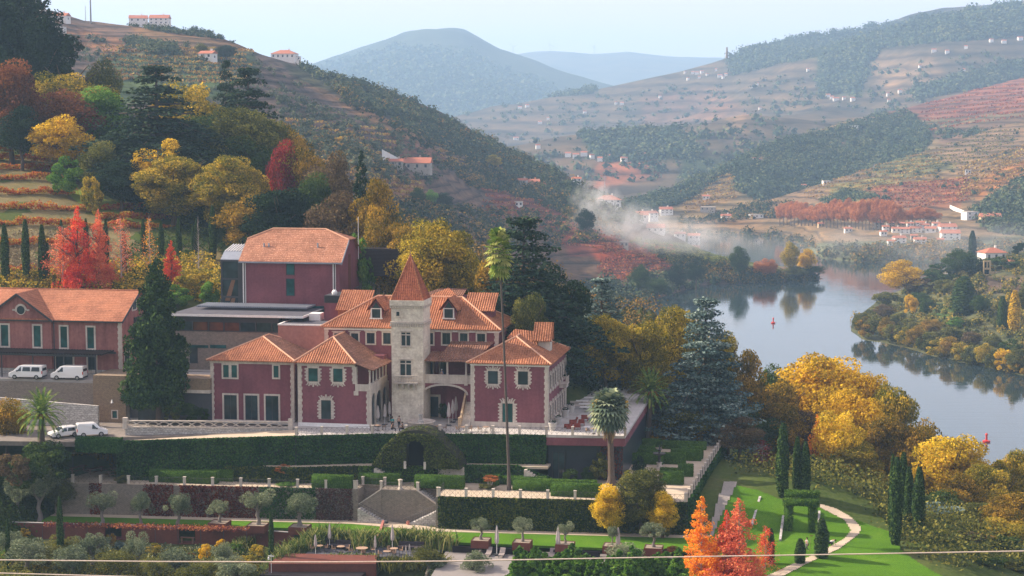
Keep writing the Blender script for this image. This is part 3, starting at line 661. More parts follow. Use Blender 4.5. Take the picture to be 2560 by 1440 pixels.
for u in (942, 1123):           # dormers with steep little gables
    xd, zd = M.at(u, 792, 8.6); d = MB(); d.box(xd-0.85, xd+0.85, 8.3, 11.5, rz(8.3)-0.3, zd+1.3); dm = d.build('dormer', pink, mc)
    MB().box(xd-0.6, xd+0.6, 8.24, 8.3, zd-0.1, zd+1.25).prism([(xd-0.6,zd+1.25),(xd+0.6,zd+1.25),(xd,zd+2.2)], 1, 8.24, 8.3).build('dormer_window', glass, dm)
    MB().box(xd-0.95, xd+0.95, 8.15, 8.3, zd-0.3, zd-0.12).box(xd-0.8,xd-0.62,8.2,8.3,zd-0.1,zd+1.3).box(xd+0.62,xd+0.8,8.2,8.3,zd-0.1,zd+1.3).box(xd-0.62,xd+0.62,8.2,8.3,zd+1.15,zd+1.28).build('dormer_frame', white, dm)
    z1, z2 = zd+1.0, zd+2.75
    MB().tiles([(xd-1.35,7.8,z1), (xd,7.8,z2), (xd,13,z2), (xd-1.35,10.6,z1)], amp=0.04).tiles([(xd+1.35,7.8,z1), (xd,7.8,z2), (xd,13,z2), (xd+1.35,10.6,z1)], amp=0.04).build('dormer_roof', tile, dm)
    MB().prism([(xd-0.8,zd+1.3),(xd+0.8,zd+1.3),(xd,zd+2.45)], 1, 8.32, 8.5).build('dormer_gable', pink, dm)
a0, z1 = M.at(843, 773, 12); a1, z2 = M.at(925, 746, 12)
MB().tiles([(a0,11,z1), (a1,11,z1), (a1,15,z2+0.9), (a0,15,z2+0.9)]).box(a0+0.3,a1,11.3,15,z1-2,z1-0.05).build('roof', tile, mc)
a0, z1 = M.at(1178, 776, 11); a1, z2 = M.at(1237, 748, 11)
MB().tiles([(a0-1,10.5,z1), (a1,10.5,z1), (a1,14,z2+0.6), (a0-1,14,z2+0.6)]).build('roof', tile, mc); block(mc, 'wall', pink, a0, a1-0.4, 10.8, 14, z1-3, z1-0.05)
bh = root('rear_lodge', M, -14, 30, 38, 'low rear lodge whose stepped tile roofs show just over the manor ridge', 'building')
a0, z1 = M.at(1055, 742, 26); a1, z2 = M.at(1168, 722, 30)
block(bh, 'wall', pink, a0, a1, 26, 34, 38, z1-0.3)
MB().tiles([(a0-1,25.5,z1), (a1,25.5,z1), (a1,30,z2), (a0+2,30,z2)]).build('roof', tile_old_shaded, bh)
MB().tiles([(a0+1,25,z1+0.1), (a0+6,25,z1+0.1), (a0+3.5,29,z2+0.2)]).build('roof', tile, bh)
tw = root('stone_tower', M, -19.8, 3.6, ZT, 'square pale stone tower with a steep red tiled spire and a small balcony', 'tower')
tx0 = M.at(979, 900, 1.5)[0]; tx1 = M.at(1058, 900, 1.5)[0]; ty0, ty1 = 1.5, 1.5+(tx1-tx0); tc = (tx0+tx1)/2
ztop = M.at(1018, 751, 1.5)[1]
block(tw, 'shaft', towerst, tx0, tx1, ty0, ty1, zt, ztop)
MB().box(tx0-0.2, tx1+0.2, ty0-0.2, ty1+0.2, ztop-0.75, ztop).build('parapet', towerst, tw)
for zz, st in ((ztop-0.95, 0.36), (M.at(1018, 812, 1.5)[1]-0.1, 0.34)):
    k = int((tx1-tx0+0.3)/st); mb = MB()
    for i in range(k+1):
        q = tx0-0.1+i*(tx1-tx0+0.2)/k; mb.box(q-0.09, q+0.09, ty0-0.16, ty0, zz-0.15, zz+0.2)
        q = ty0-0.1+i*(tx1-tx0+0.2)/k; mb.box(tx1, tx1+0.16, q-0.09, q+0.09, zz-0.15, zz+0.2)
    mb.build('corbels', cream, tw)

zz = M.at(1018, 807, 1.5)[1]; MB().box(tx0-0.14, tx1+0.14, ty0-0.14, ty1+0.14, zz-0.12, zz+0.12).build('string_course', cream, tw)
zz = M.at(1018, 935, 1.5)[1]
ap = M.at(1019, 636, ty0+2); e = 0.05; C4 = [Vector((tx0-e,ty0-e,ztop)), Vector((tx1+e,ty0-e,ztop)), Vector((tx1+e,ty1+e,ztop)), Vector((tx0-e,ty1+e,ztop))]
A = Vector((tc, (ty0+ty1)/2, ap[1])); mb = MB()
for i in range(4): mb.tiles([C4[i], C4[(i+1) % 4], A], period=0.3, amp=0.045)
spi = mb.build('spire', tilemat('spire_tiles', (0.38,0.115,0.06), (0.26,0.08,0.05), (0.47,0.17,0.09), 0.4, True), tw)
ridges(spi, [(c+Vector((0,0,0.03)), A) for c in C4], 0.08, tile); MB().tube([A, A+Vector((0,0,1.5))], 0.025, 4).build('finial', iron, spi)
for r, hd, tr in (((1004,831,1026,864), 1, 837), ((1001,901,1028,940), 1, 909)):
    a, b, c, d = rect(M, ty0, r); w_ = window(tw, a, b, c, d, ty0, sur=0.12, m=cream, bars=0, head=True, sill=True)
    q = M.at(1015, tr, ty0)[1]; MB().box((a+b)/2-0.08, (a+b)/2+0.08, ty0-0.07, ty0-0.01, c, d).box(a, (a+b)/2-0.08, ty0-0.07, ty0-0.01, q-0.07, q+0.07).box((a+b)/2+0.08, b, ty0-0.07, ty0-0.01, q-0.07, q+0.07).build('mullion', cream, w_)
a, b, c, d = rect(M, ty0, (991,779,999,790)); window(tw, a, b, c, d, ty0, sur=0.1, bars=0, sill=True)
zb = M.at(1013, 958, ty0-0.9)[1]; xb0, xb1 = M.at(983, 950, ty0-0.9)[0], M.at(1043, 950, ty0-0.9)[0]
bal = MB().box(xb0, xb1, ty0-0.95, ty0, zb-0.1, zb+0.1).box(xb0, xb1, ty0-0.95, ty0-0.8, zb+0.95, zb+1.08).build('balcony', cream, tw)
mb = MB()
for i in range(15): mb.lathe((xb0+0.08+i*(xb1-xb0-0.16)/14, ty0-0.87, zb+0.1), [(0.05,0),(0.08,0.2),(0.04,0.5),(0.06,0.85)], 6)
mb.build('balusters', cream, bal); mb = MB()
for q in (0.15, 0.38, 0.62, 0.85):
    for k in range(3): mb.box(xb0+(xb1-xb0)*q-0.11, xb0+(xb1-xb0)*q+0.11, ty0-0.8+0.25*k, ty0, zb-0.4-0.28*k, zb-0.12-0.28*k)
mb.build('brackets', cream, bal)
po = root('arched_porch', M, -14.2, 4.0, ZT, 'open upper porch with pale columns over a wide arch beside the tower', 'porch')
px0, px1, pyf = tx1, xl, 2.6
zp1, zp2 = M.at(1110, 957, pyf)[1], M.at(1110, 939, pyf)[1]; zr0 = M.at(1110, 901, pyf)[1]
MB().box(px0, px1, pyf, pyf+0.3, zp1, zp2).box(px0, px1, pyf-0.06, pyf+0.36, zp2, zp2+0.12).box(px0, px1, pyf-0.06, pyf, zp1-0.1, zp1).build('parapet', cream, po)
block(po, 'floor', cream, px0, px1, pyf+0.3, 7, zp1-0.3, zp1)
ax0, az = M.at(1058, 985, pyf); ax1 = M.at(1166, 985, pyf)[0]; apk = M.at(1112, 964, pyf)[1]
mb = MB(); n = 14; rise = apk-az; pts = []
for i in range(n+1):
    t = math.pi*i/n; pts.append(((ax0+ax1)/2-(ax1-ax0)/2*math.cos(t), az+rise*math.sin(t)))
for i in range(n): mb.hexa([(pts[i][0],pyf+0.02,pts[i][1]),(pts[i+1][0],pyf+0.02,pts[i+1][1]),(pts[i+1][0],pyf+0.5,pts[i+1][1]),(pts[i][0],pyf+0.5,pts[i][1])], [(pts[i][0],pyf+0.02,zp1-0.1),(pts[i+1][0],pyf+0.02,zp1-0.1),(pts[i+1][0],pyf+0.5,zp1-0.1),(pts[i][0],pyf+0.5,zp1-0.1)])
mb.box(px0-0.02, ax0, pyf+0.02, pyf+0.5, zt, zp1-0.1); mb.box(ax1, px1, pyf+0.02, pyf+0.5, zt, zp1-0.1); mb.build('wall', pink, po)
mb = MB()
for q in archring(ax0, ax1, az-0.5, az, 0.28, rise, 14)[2:]: mb.prism(q, 1, pyf-0.06, pyf+0.1)
mb.build('arch', cream, po)
mb = MB()
for u in (1058, 1118, 1165):
    mb = MB(); x = M.at(u, 920, pyf)[0]; mb.lathe((x, pyf+0.15, zp2+0.12), [(0.2,0),(0.2,0.12),(0.15,0.2),(0.13,(zr0-zp2)-0.45),(0.2,(zr0-zp2)-0.3),(0.2,(zr0-zp2)-0.12)], 10)
    mb.box(x-0.24, x+0.24, pyf-0.1, pyf+0.38, zp1-0.3, zp2+0.13); mb.build('column', cream, po)
for r in ((1062,905,1082,938), (1101,905,1117,938), (1145,905,1165,938)):
    a, b, c, d = rect(M, 7, r); window(po, a, b, zp1, d, 6.98, name='door', sur=0.22)
zb_ = M.at(1110, 879, 7)[1]; MB().tiles([(px0,pyf-0.5,zr0-0.05), (px1+0.4,pyf-0.5,zr0-0.05), (px1+0.4,7,zb_), (px0,7,zb_)]).build('roof', tile_old_shaded, po)
a, b, c, d = rect(M, 6.5, (1066,992,1095,1040)); window(po, a, b, zt+0.05, d, 6.9, name='door', sur=0.3)
st = MB(); n = 26; sx0, sx1 = M.at(1150, 1060, -0.3)[0], xl-0.06; ys0, ys1 = -0.9, 5.8
for i in range(n):
    st.box(sx0+0.25, sx1, ys0+(ys1-ys0)*i/n, ys1, zt+(zp1-zt)*i/n, zt+(zp1-zt)*(i+1)/n)
sto = st.build('steps', cream, po)
mb = MB(); s0, s1 = sx0, sx0+0.25
mb.hexa([(s0,ys0,zt),(s1,ys0,zt),(s1,ys1,zt),(s0,ys1,zt)], [(s0,ys0,zt+1.0),(s1,ys0,zt+1.0),(s1,ys1,zp1+1.0),(s0,ys1,zp1+1.0)]); mb.box(s0-0.1,s1+0.05,ys0-0.35,ys0,zt,zt+1.4)
mb.build('stair_wall', stone('ochre_stone', (0.5,0.36,0.22), (0.42,0.30,0.19), (0.3,0.22,0.15), 0.7, 0.35, 0.3), sto)
lw = root('manor_wing', M, -28.8, 2.2, ZT, 'rose manor wing with an arcaded stone loggia on its right side, left of the tower', 'building', 'wings of the rose manor house')
yf = -3.6; x0, x1 = M.at(746, 1000, yf)[0], M.at(926, 1000, yf)[0]; ze = M.at(830, 905, yf)[1]-0.1; xb = M.at(886, 930, yf)[0]; yb = 7.0
zp = M.at(905, 978, yf)[1]; zpt = M.at(905, 961, yf)[1]
block(lw, 'wall', pink, x0, x1-0.4, yf, yb, zt, zp); block(lw, 'wall', pink, x0, xb, yf, yb, zp, ze); block(lw, 'rear_wall', pink, xb, x1-0.25, yb-2.0, yb, zp, ze)
block(lw, 'inner_wall', pink, xb, xb+0.3, yf+0.6, yb-2, zp, ze)
block(lw, 'plinth', white, x0-0.06, x1+0.02, yf-0.06, yf+0.3, zt-0.6, zt+0.5)
block(lw, 'cornice', cream, x0-0.12, xb+0.1, yf-0.12, yf+0.2, ze-0.5, ze)
quoins(lw, x0, yf, zt+0.5, ze-0.5, 1, w=0.6); quoins(lw, x1, yf, zt+0.5, zp-0.02, -1, w=0.6); quoins(lw, xb+0.25, yf, zpt+0.02, ze-0.5, -1, w=0.6)
for r in ((771,920,795,954), (833,921,857,955)):
    a, b, c, d = rect(M, yf, r); window(lw, a, b, c, d, yf, 'rustic', sur=0.42, bars=0, gm=glass_g)
a, b, c, d = rect(M, yf, (803,1000,828,1048)); window(lw, a, b, c, d, yf, 'rustic', sur=0.45, bars=0, name='door')
MB().box(xb+0.1, x1, yf-0.04, yf+0.3, zp, zpt).box(x1-0.3, x1+0.05, yf+0.3, yb-1, zp, zpt).box(xb-0.1,xb+0.55,yf-0.1,yf+0.2,zp-0.6,zp).build('parapet', cream, lw)
mb = MB(); hc = ze-0.85-zpt
for i in range(6):
    mb = MB(); y = yf+0.2+i*(yb-1.6-yf)/5; mb.lathe((x1-0.12, y, zpt), [(0.18,0),(0.18,0.12),(0.13,0.2),(0.115,hc-0.4),(0.2,hc-0.25),(0.2,hc-0.05)], 10); mb.build('column', cream, lw)
yy = [yf+0.8, yf+2.9, yf+3.3, yf+6.6, yf+7.1, yf+9.2]
mb = MB(); ac = []
for k in range(3):
    a, b = yy[2*k], yy[2*k+1]; rr = (b-a)/2; zs = zp-0.5-rr; ac.append((a, b, zs))
    mb.prism(archpts(a, b, zt+0.1, zs), 0, x1-0.38, x1-0.2)
ar = MB().box(x1-0.4, x1, yf+0.3, yy[0], zt, zp).box(x1-0.4, x1, yy[1], yy[2], zt, zp).box(x1-0.4, x1, yy[3], yy[4], zt, zp).box(x1-0.4, x1, yy[5], yb, zt, zp)
for a, b, zs in ac:
    r = (b-a)/2; c = (a+b)/2; n = 10
    for i in range(n):
        t0, t1 = math.pi*i/n, math.pi*(i+1)/n
        p0, p1 = (c+r*math.cos(t0), zs+r*math.sin(t0)), (c+r*math.cos(t1), zs+r*math.sin(t1))
        ar.prism([p0, (p0[0], zp), (p1[0], zp), p1], 0, x1-0.4, x1)
aro = ar.build('arcade', cream, lw); mb.build('arch_glazing', glass, aro)
xm = (x0+xb)/2; zrg = M.at(833, 843, yf+4.6)[1]; f1 = Vector((M.at(833,843,yf+4.6)[0], yf+4.6, zrg)); g1 = Vector((f1.x, yb+2, zrg)); o_ = 0.55
A, B = Vector((x0-o_, yf-o_, ze)), Vector((xb+o_*0.6, yf-o_, ze)); E_ = Vector((x1+o_, yb+2, ze-0.9)); D = Vector((x0-o_, yb+2, ze)); C2 = Vector((x1+o_, yf+0.2, ze-0.9))
mb = MB(); mb.tiles([A, B, f1]); mb.tiles([D, A, f1, g1]); r1 = mb.build('roof', tile, lw)
MB().tiles([B, Vector((xb+0.35,yb+2,ze)), g1, f1]).tiles([Vector((xb+0.2,yf-0.6,ze+0.05)), Vector((x1+0.5,yf-0.3,ze-0.9)), Vector((x1+0.55,yb-0.5,ze-0.95)), Vector((xb+0.2,yb-0.5,ze+0.05))]).build('roof', tile_old_shaded, lw)  # right slope in the darker tiles, its shade set by colour
ridges(r1, [(A+Vector((0,0,.06)), f1+Vector((0,0,.06))), (B+Vector((0,0,.06)), f1+Vector((0,0,.06))), (f1+Vector((0,0,.06)), g1+Vector((0,0,.06)))])
lb = root('manor_wing', M, -41.6, 4, ZT, 'plain rose manor wing with three tall glazed doors, leftmost of the manor', 'building', 'wings of the rose manor house')
yf = -1.0; x0, x1 = M.at(528, 1000, yf)[0], M.at(735, 1000, yf)[0]; ze = M.at(630, 899, yf)[1]-0.1; zb0 = 38.0
block(lb, 'wall', pink, x0, x1, yf, 10, zb0, ze); block(lb, 'cornice', cream, x0-0.12, x1+0.12, yf-0.12, 10.1, ze-0.5, ze); block(lb, 'plinth', cream, x0-0.04, x1+0.04, yf-0.05, yf+0.2, zb0-0.3, zb0+0.15)
quoins(lb, x0, yf, zb0+0.15, ze-0.5, 1, w=0.5); quoins(lb, x1, yf, zb0+0.15, ze-0.5, -1, w=0.5)
a, b, c, d = rect(M, yf, (558,912,593,944)); w_ = window(lb, a, b, c, d, yf, sur=0.22, bars=0, gm=glass_g); MB().box((a+b)/2-0.2, (a+b)/2+0.2, yf-0.07, yf, c, d).build('mullion', cream, w_)
a, b, c, d = rect(M, yf, (684,914,697,944)); window(lb, a, b, c, d, yf, sur=0.22, bars=0, gm=glass_g)
for r in ((560,987,593,1050), (613,988,645,1050), (664,989,697,1050)):
    a, b, c, d = rect(M, yf, r); window(lb, a, b, zb0+0.16, d, yf, sur=0.24, name='door')
f, g = hip(lb, x0, x1, yf, 12, ze, M.at(652, 841, 4.5)[1], 0.5, tile, tile_old_shaded, 'y', hd=5.7, h1=True)  # second tile material paints the right slope's shade
MB().box(x1+0.02, M.at(746,1000,-1)[0]-0.05, 1.0, 9, zb0, ze-0.4).build('glass_link', glass, lb)
lo = root('long_building', M, -80, 11, 43.4, 'long rose building with a front gable and round window above the parked vans, far left', 'building')
y0 = 4.0; zb = 43.2; xR = M.at(303, 900, y0)[0]; xL = -105; ze = M.at(200, 796, y0)[1]; zr = M.at(200, 724, y0+6.5)[1]; y1 = y0+13
block(lo, 'wall', pink_old_lit, xL, xR, y0, y1, zb, ze); block(lo, 'plinth', rubble_white, xL, xR+0.04, y0-0.05, y0+0.3, zb-0.4, zb+0.75)
MB().prism([(y0, ze), (y1, ze), ((y0+y1)/2, zr-0.1)], 0, xR-0.3, xR).build('gable_wall', pink_old_lit, lo)
quoins(lo, xR, y0, zb+0.75, ze-0.1, -1, w=0.45)
for r in ((2,812,22,865), (84,814,103,867), (151,816,169,869), (218,818,236,871)):
    a, b, c, d = rect(M, y0, r); window(lo, a, b, c, d, y0, sur=0.24, bars=0, gm=glass_g)
for r, nm in (((0,888,22,922),'window'), ((86,888,105,926),'window'), ((140,890,183,934),'door'), ((220,890,240,928),'window')):
    a, b, c, d = rect(M, y0, r); window(lo, a, b, c, d, y0, sur=0.24, bars=1, name=nm)
o_ = 0.5; ym = (y0+y1)/2
mb = MB(); sl = (zr-ze)/(ym-y0)
mb.tiles([(xL,y0-o_,ze-sl*o_), (xR+o_,y0-o_,ze-sl*o_), (xR+o_,ym,zr), (xL,ym,zr)], period=0.3, amp=0.015).tiles([(xL,y1+o_,ze-sl*o_), (xR+o_,y1+o_,ze-sl*o_), (xR+o_,ym,zr), (xL,ym,zr)], period=0.3, amp=0.015)
ro = mb.build('roof', tile_flat, lo); ridges(ro, [((xL,ym,zr+0.03),(xR+o_,ym,zr+0.03))], 0.1, tile_flat)
MB().hexa([(xR+o_-0.02,y0-o_,ze-sl*o_-0.3),(xR+o_+0.06,y0-o_,ze-sl*o_-0.3),(xR+o_+0.06,ym,zr-0.3),(xR+o_-0.02,ym,zr-0.3)],[(xR+o_-0.02,y0-o_,ze-sl*o_+0.05),(xR+o_+0.06,y0-o_,ze-sl*o_+0.05),(xR+o_+0.06,ym,zr+0.05),(xR+o_-0.02,ym,zr+0.05)]).box(xL,xR+o_,y0-o_-0.1,y0-o_,ze-sl*o_-0.22,ze-sl*o_-0.04).build('bargeboard', dark, lo)
gx0, gx1 = M.at(-35, 795, y0)[0], M.at(130, 795, y0)[0]; gz0 = ze-0.1; gm_ = (gx0+gx1)/2; gzt = M.at(47, 733, y0-0.3)[1]
MB().prism([(gx0,gz0-0.1),(gx1,gz0-0.1),(gm_,gzt-0.25)], 1, y0-0.25, y0+0.2).box(gx0,gx1,y0-0.25,y0-0.002,zb+0.76,gz0-0.1).build('gable_wall', pink_old_lit, lo)
for i, r in enumerate(((2,812,22,865), (84,814,103,867))):
    a, b, c, d = rect(M, y0-0.25, r); window(lo, a, b, c, d, y0-0.25, sur=0.24, bars=0, gm=glass_g)
gs = (gzt-gz0)/(gx1-gm_); yq = y0+(gzt-ze)/sl
MB().tiles([(gx1+0.4,y0-0.7,gz0-0.4*gs), (gm_,y0-0.7,gzt), (gm_,yq,gzt), (gx1+0.4,y0,gz0-0.4*gs)], period=0.3, amp=0.015).tiles([(gx0-0.4,y0-0.7,gz0-0.4*gs), (gm_,y0-0.7,gzt), (gm_,yq,gzt), (gx0-0.4,y0,gz0-0.4*gs)], period=0.3, amp=0.015).build('roof', tile_flat, lo)
for s_ in (-1, 1):
    e = gx1+0.4 if s_ > 0 else gx0-0.4
    MB().prism([(e,gz0-0.4*gs-0.3),(e,gz0-0.4*gs+0.04),(gm_,gzt+0.04),(gm_,gzt-0.3)], 1, y0-0.78, y0-0.7).build('bargeboard', dark, lo)
cx_, cz_ = M.at(52, 775, y0-0.3); mb = MB(); g_ = MB()
g_.prism([(cx_+0.62*math.cos(t), cz_+0.62*math.sin(t)) for t in [2*math.pi*i/20 for i in range(20)]], 1, y0-0.32, y0-0.2)
for i in range(20):
    a, b = 2*math.pi*i/20, 2*math.pi*(i+1)/20
    w0 = 0.72 if math.sin(a) < -0.1 else 0.9
    mb.prism([(cx_+0.62*math.cos(a),cz_+0.62*math.sin(a)),(cx_+w0*math.cos(a),cz_+w0*math.sin(a)),(cx_+w0*math.cos(b),cz_+w0*math.sin(b)),(cx_+0.62*math.cos(b),cz_+0.62*math.sin(b))], 1, y0-0.36, y0-0.24)
mb.box(cx_-1.3,cx_-0.9,y0-0.35,y0-0.24,cz_-0.12,cz_+0.12).box(cx_+0.9,cx_+1.3,y0-0.35,y0-0.24,cz_-0.12,cz_+0.12)
rwn = mb.build('round_window', cream, lo); g_.build('pane', glass, rwn)
window(lo, y0+4.6, y0+6.0, ze+0.9, ze+2.3, xR, sur=0.2, axis='x', sgn=1)
window(lo, y0+1.2, y0+3.0, zb+0.1, zb+3.1, xR, sur=0.2, axis='x', sgn=1, name='door'); block(lo, 'glazed_bay', dark, xR, xR+0.25, y0+5, y0+12, ze-5, ze-0.3)
MB().tube([(M.at(134,800,y0-0.3)[0], y0-0.3, ze-0.3), (M.at(134,800,y0-0.3)[0], y0-0.3, zb)], 0.08, 6).build('downpipe', dark, lo)
pg = root('slatted_canopy', M, -76, 1.5, 43.2, 'dark corrugated canopy on thin posts over the two parked vans', 'canopy')
a0 = -105; a1 = M.at(283, 886, 2.5)[0]; zc = M.at(150, 884, 0.5)[1]; mb = MB()
for i in range(int((a1-a0)/0.42)): mb.box(a0+i*0.42, a0+i*0.42+0.16, -0.6, 4.0, zc+0.02, zc+0.22)
mb.build('slats', blackm, pg); MB().box(a0, a1-1.5, -0.2, 0.0, zc-0.3, zc).box(a0, a1, 3.4, 3.6, zc-0.25, zc).build('beam', dark, pg)
for u in (5, 83, 160, 240): x = M.at(u, 940, -0.1)[0]; MB().tube([(x,-0.1,43.0), (x,-0.1,zc-0.3)], 0.09, 6).build('post', dark, pg)
tb = root('tall_block', M, -48, 30, 44, 'tall rose block with a clipped tile roof and almost no windows, behind the manor', 'building')
y0 = 24.0; x0, x1 = M.at(607, 700, y0)[0], M.at(848, 700, y0)[0]; zb = 40; ze = M.at(700, 648, y0)[1]; y1 = y0+12; ym = y0+6
zr = M.at(740, 572, ym)[1]; s_ = (zr-ze)/6
block(tb, 'wall', pink, x0, x1, y0, y1, zb, ze)
zk = M.at(866, 600, y0+3.6)[1]; yk = y0+(zk-ze)/s_
MB().prism([(y0,ze),(y1,ze),(y1-(yk-y0),zk-0.1),(yk,zk-0.1)], 0, x1-0.3, x1).build('gable_wall', pink, tb); MB().prism([(y0,ze),(y1,ze),(y1-(yk-y0),zk-0.1),(yk,zk-0.1)], 0, x0, x0+0.3).build('gable_wall', pink, tb)
o_ = 0.5; hx = x0+(M.at(683,572,ym)[0]-x0); hx1 = M.at(815,572,ym)[0]
Fz = ze-s_*o_
mb = MB()
mb.tiles([(x0-o_,y0-o_,Fz),(x1+o_,y0-o_,Fz),(x1+o_,yk,zk),(hx1,ym,zr),(hx,ym,zr),(x0-o_,yk,zk)], period=0.33, amp=0.02)
mb.tiles([(x0-o_,y1+o_,Fz),(x1+o_,y1+o_,Fz),(x1+o_,2*ym-yk,zk),(hx1,ym,zr),(hx,ym,zr),(x0-o_,2*ym-yk,zk)], period=0.33, amp=0.02)
mb.tiles([(x1+o_,yk,zk),(x1+o_,2*ym-yk,zk),(hx1,ym,zr)]).tiles([(x0-o_,yk,zk),(x0-o_,2*ym-yk,zk),(hx,ym,zr)])
ro = mb.build('roof', tile_pale, tb); ridges(ro, [((hx,ym,zr+.03),(hx1,ym,zr+.03)),((hx1,ym,zr+.03),(x1+o_,yk,zk+.03)),((hx,ym,zr+.03),(x0-o_,yk,zk+.03))], 0.12)
MB().box(x0-o_,x1+o_,y0-o_-0.1,y0-o_,Fz-0.25,Fz-0.02).hexa([(x1+o_,y0-o_,Fz-0.4),(x1+o_+0.1,y0-o_,Fz-0.4),(x1+o_+0.1,yk,zk-0.4),(x1+o_,yk,zk-0.4)],[(x1+o_,y0-o_,Fz+0.04),(x1+o_+0.1,y0-o_,Fz+0.04),(x1+o_+0.1,yk,zk+0.04),(x1+o_,yk,zk+0.04)]).build('gutter', zinc, tb)
for u in (663, 675, 797):
    x, z = M.at(u, 610, y0+3); MB().tube([(x,y0+2.4,z-0.9),(x,y0+2.4,z+0.2)], 0.13, 8).build('vent_pipe', zinc, ro)
for r in ((716,653,736,687), (716,697,736,739)):
    a, b, c, d = rect(M, y0, r); window(tb, a, b, c, d, y0, sur=0.06, bars=0, m=dark, gm=glass_g)
for u in (611, 836):
    x = M.at(u, 700, y0)[0]; MB().box(x-0.25, x+0.25, y0-0.06, y0+0.2, zb, ze-0.1).build('corner_strip', white, tb); MB().tube([(x+0.05,y0-0.15,zb),(x+0.05,y0-0.15,ze-0.2)], 0.09, 6).build('downpipe', dark, tb)
a, b, c, d = rect(M, y0, (632,762,810,772)); MB().box(a, b, y0-0.06, y0+0.1, c-1, d).build('window_band', glass_g, tb)
dr = MB().box(x1, x1+0.05, y0+5.2, y0+6.6, ze-5.2, ze+0.5).build('door', corten, tb)
mb = MB().box(x1, x1+1.2, y0+4.6, y0+8.8, ze-6.0, ze-5.8)
for i in range(15): mb.box(x1+1.15, x1+1.18, y0+4.6+i*0.3, y0+4.63+i*0.3, ze-5.8, ze-4.7)
mb.box(x1+1.13, x1+1.2, y0+4.6, y0+8.8, ze-4.7, ze-4.62).build('balcony', dark, tb)
for i in range(3): MB().box(x1, x1+0.06, y0+1.4+i*2.4, y0+1.65+i*2.4, ze-9.5+i*0.9, ze-6.5-i*0.2).build('slit_window', white, tb)
gs_ = root('glazed_stair', M, -63.5, 27, 40, 'narrow glazed stair tower in a dark frame, against the tall block', 'stair tower')
y0 = 24.6; a0 = M.at(552, 700, y0)[0]; a1 = x0-0.05; zt_ = M.at(560, 650, y0)[1]
MB().box(a0+0.1,a1,y0+0.1,y0+6,40,zt_-0.1).build('glazing', glass, gs_)
mb = MB(); aw = a1-a0
for q in (0, 0.75): mb.box(a0+aw*q, a0+aw*q+(0.25 if q == 0 else aw*0.25), y0, y0+0.3, 40, zt_)
for q in (0, 0.36, 0.72): zz = zt_-(zt_-M.at(560,775,y0)[1])*q; mb.box(a0+0.25, a0+aw*0.75, y0, y0+0.28, zz-0.25, zz)
mb.box(a0,a0+0.2,y0+0.3,y0+6,zt_-0.3,zt_).build('frame', dark, gs_)
for q in (0.36, 0.72):
    zz = zt_-(zt_-M.at(560,775,y0)[1])*q
    MB().hexa([(a0+0.6,y0+0.6,zz-3.5),(a0+1.4,y0+0.6,zz-3.5),(a0+2.3,y0+0.6,zz-0.3),(a0+1.7,y0+0.6,zz-0.3)],[(a0+0.6,y0+0.05,zz-3.5),(a0+1.4,y0+0.05,zz-3.5),(a0+2.3,y0+0.05,zz-0.3),(a0+1.7,y0+0.05,zz-0.3)]).build('stair_flight', wood, gs_)
mb = MB().hexa([(a0,y0,zt_),(a1,y0,zt_),(a1,y0+1.8,zt_+1.1),(a0,y0+1.8,zt_+1.1)],[(a0,y0,zt_+0.1),(a1,y0,zt_+0.1),(a1,y0+1.8,zt_+1.2),(a0,y0+1.8,zt_+1.2)]); mb.hexa([(a0,y0+1.8,zt_+1.1),(a1,y0+1.8,zt_+1.1),(a1,y0+6,zt_+1.9),(a0,y0+6,zt_+1.9)],[(a0,y0+1.8,zt_+1.22),(a1,y0+1.8,zt_+1.22),(a1,y0+6,zt_+2.0),(a0,y0+6,zt_+2.0)]).build('roof', zinc, gs_)
mb = MB()
for i in range(9): x = a0+0.1+i*(aw-0.2)/8; mb.hexa([(x,y0+1.8,zt_+1.2),(x+0.07,y0+1.8,zt_+1.2),(x+0.07,y0+6,zt_+1.98),(x,y0+6,zt_+1.98)],[(x,y0+1.8,zt_+1.34),(x+0.07,y0+1.8,zt_+1.34),(x+0.07,y0+6,zt_+2.12),(x,y0+6,zt_+2.12)])
mb.build('roof_ribs', white, gs_)
bb = root('slatted_box', M, -22, 38, 42, 'black slatted box building raised on a stone pier behind the tiled spire', 'building')
y0 = 36.0; a0, z1 = M.at(886, 622, y0); a1, z0 = M.at(1050, 692, y0); a2 = M.at(1012, 700, y0)[0]
block(bb, 'body', blackm, a0, a1-0.3, y0+0.1, y0+7, z0, z1); block(bb, 'body', blackm, a2, a1-0.3, y0+0.1, y0+7, 42, z0)
mb = MB(); n = int((z1-z0)/0.22)
for i in range(n): mb.box(a0, a1, y0-0.06, y0+0.1, z0+i*0.22, z0+i*0.22+0.11)
for i in range(int((z0-42)/0.22)): mb.box(a2, a1, y0-0.06, y0+0.1, 42+i*0.22, 42+i*0.22+0.11)
mb.build('slats', plain('dark_slats', (0.06,0.045,0.05), scale=3, rough=0.6), bb); block(bb, 'parapet', dark, M.at(1008,618,y0)[0], a1+0.1, y0-0.1, y0+7, z1, z1+0.5)
MB().box(a0+0.2, M.at(922,700,y0)[0], y0+1.5, y0+4, 40, z0).build('stone_pier', rubble_white, bb)
x, z = M.at(896, 632, 34); tag(MB().tube([(x,34,z-1),(x,34,M.at(896,542,34)[1])], 0.05, 5).build('flagpole', white, None, M), 'thin bare white flagpole standing beside the black slatted box', 'flagpole')
ml = root('modern_link', M, -50, 16, 38, 'low modern building of dark glazing and schist under a flat metal roof', 'building')
y0 = 12.0; a0 = M.at(440, 800, y0)[0]; a1 = M.at(697, 800, y0)[0]; zg1 = M.at(600, 790, y0)[1]; zg0 = M.at(600, 830, y0)[1]
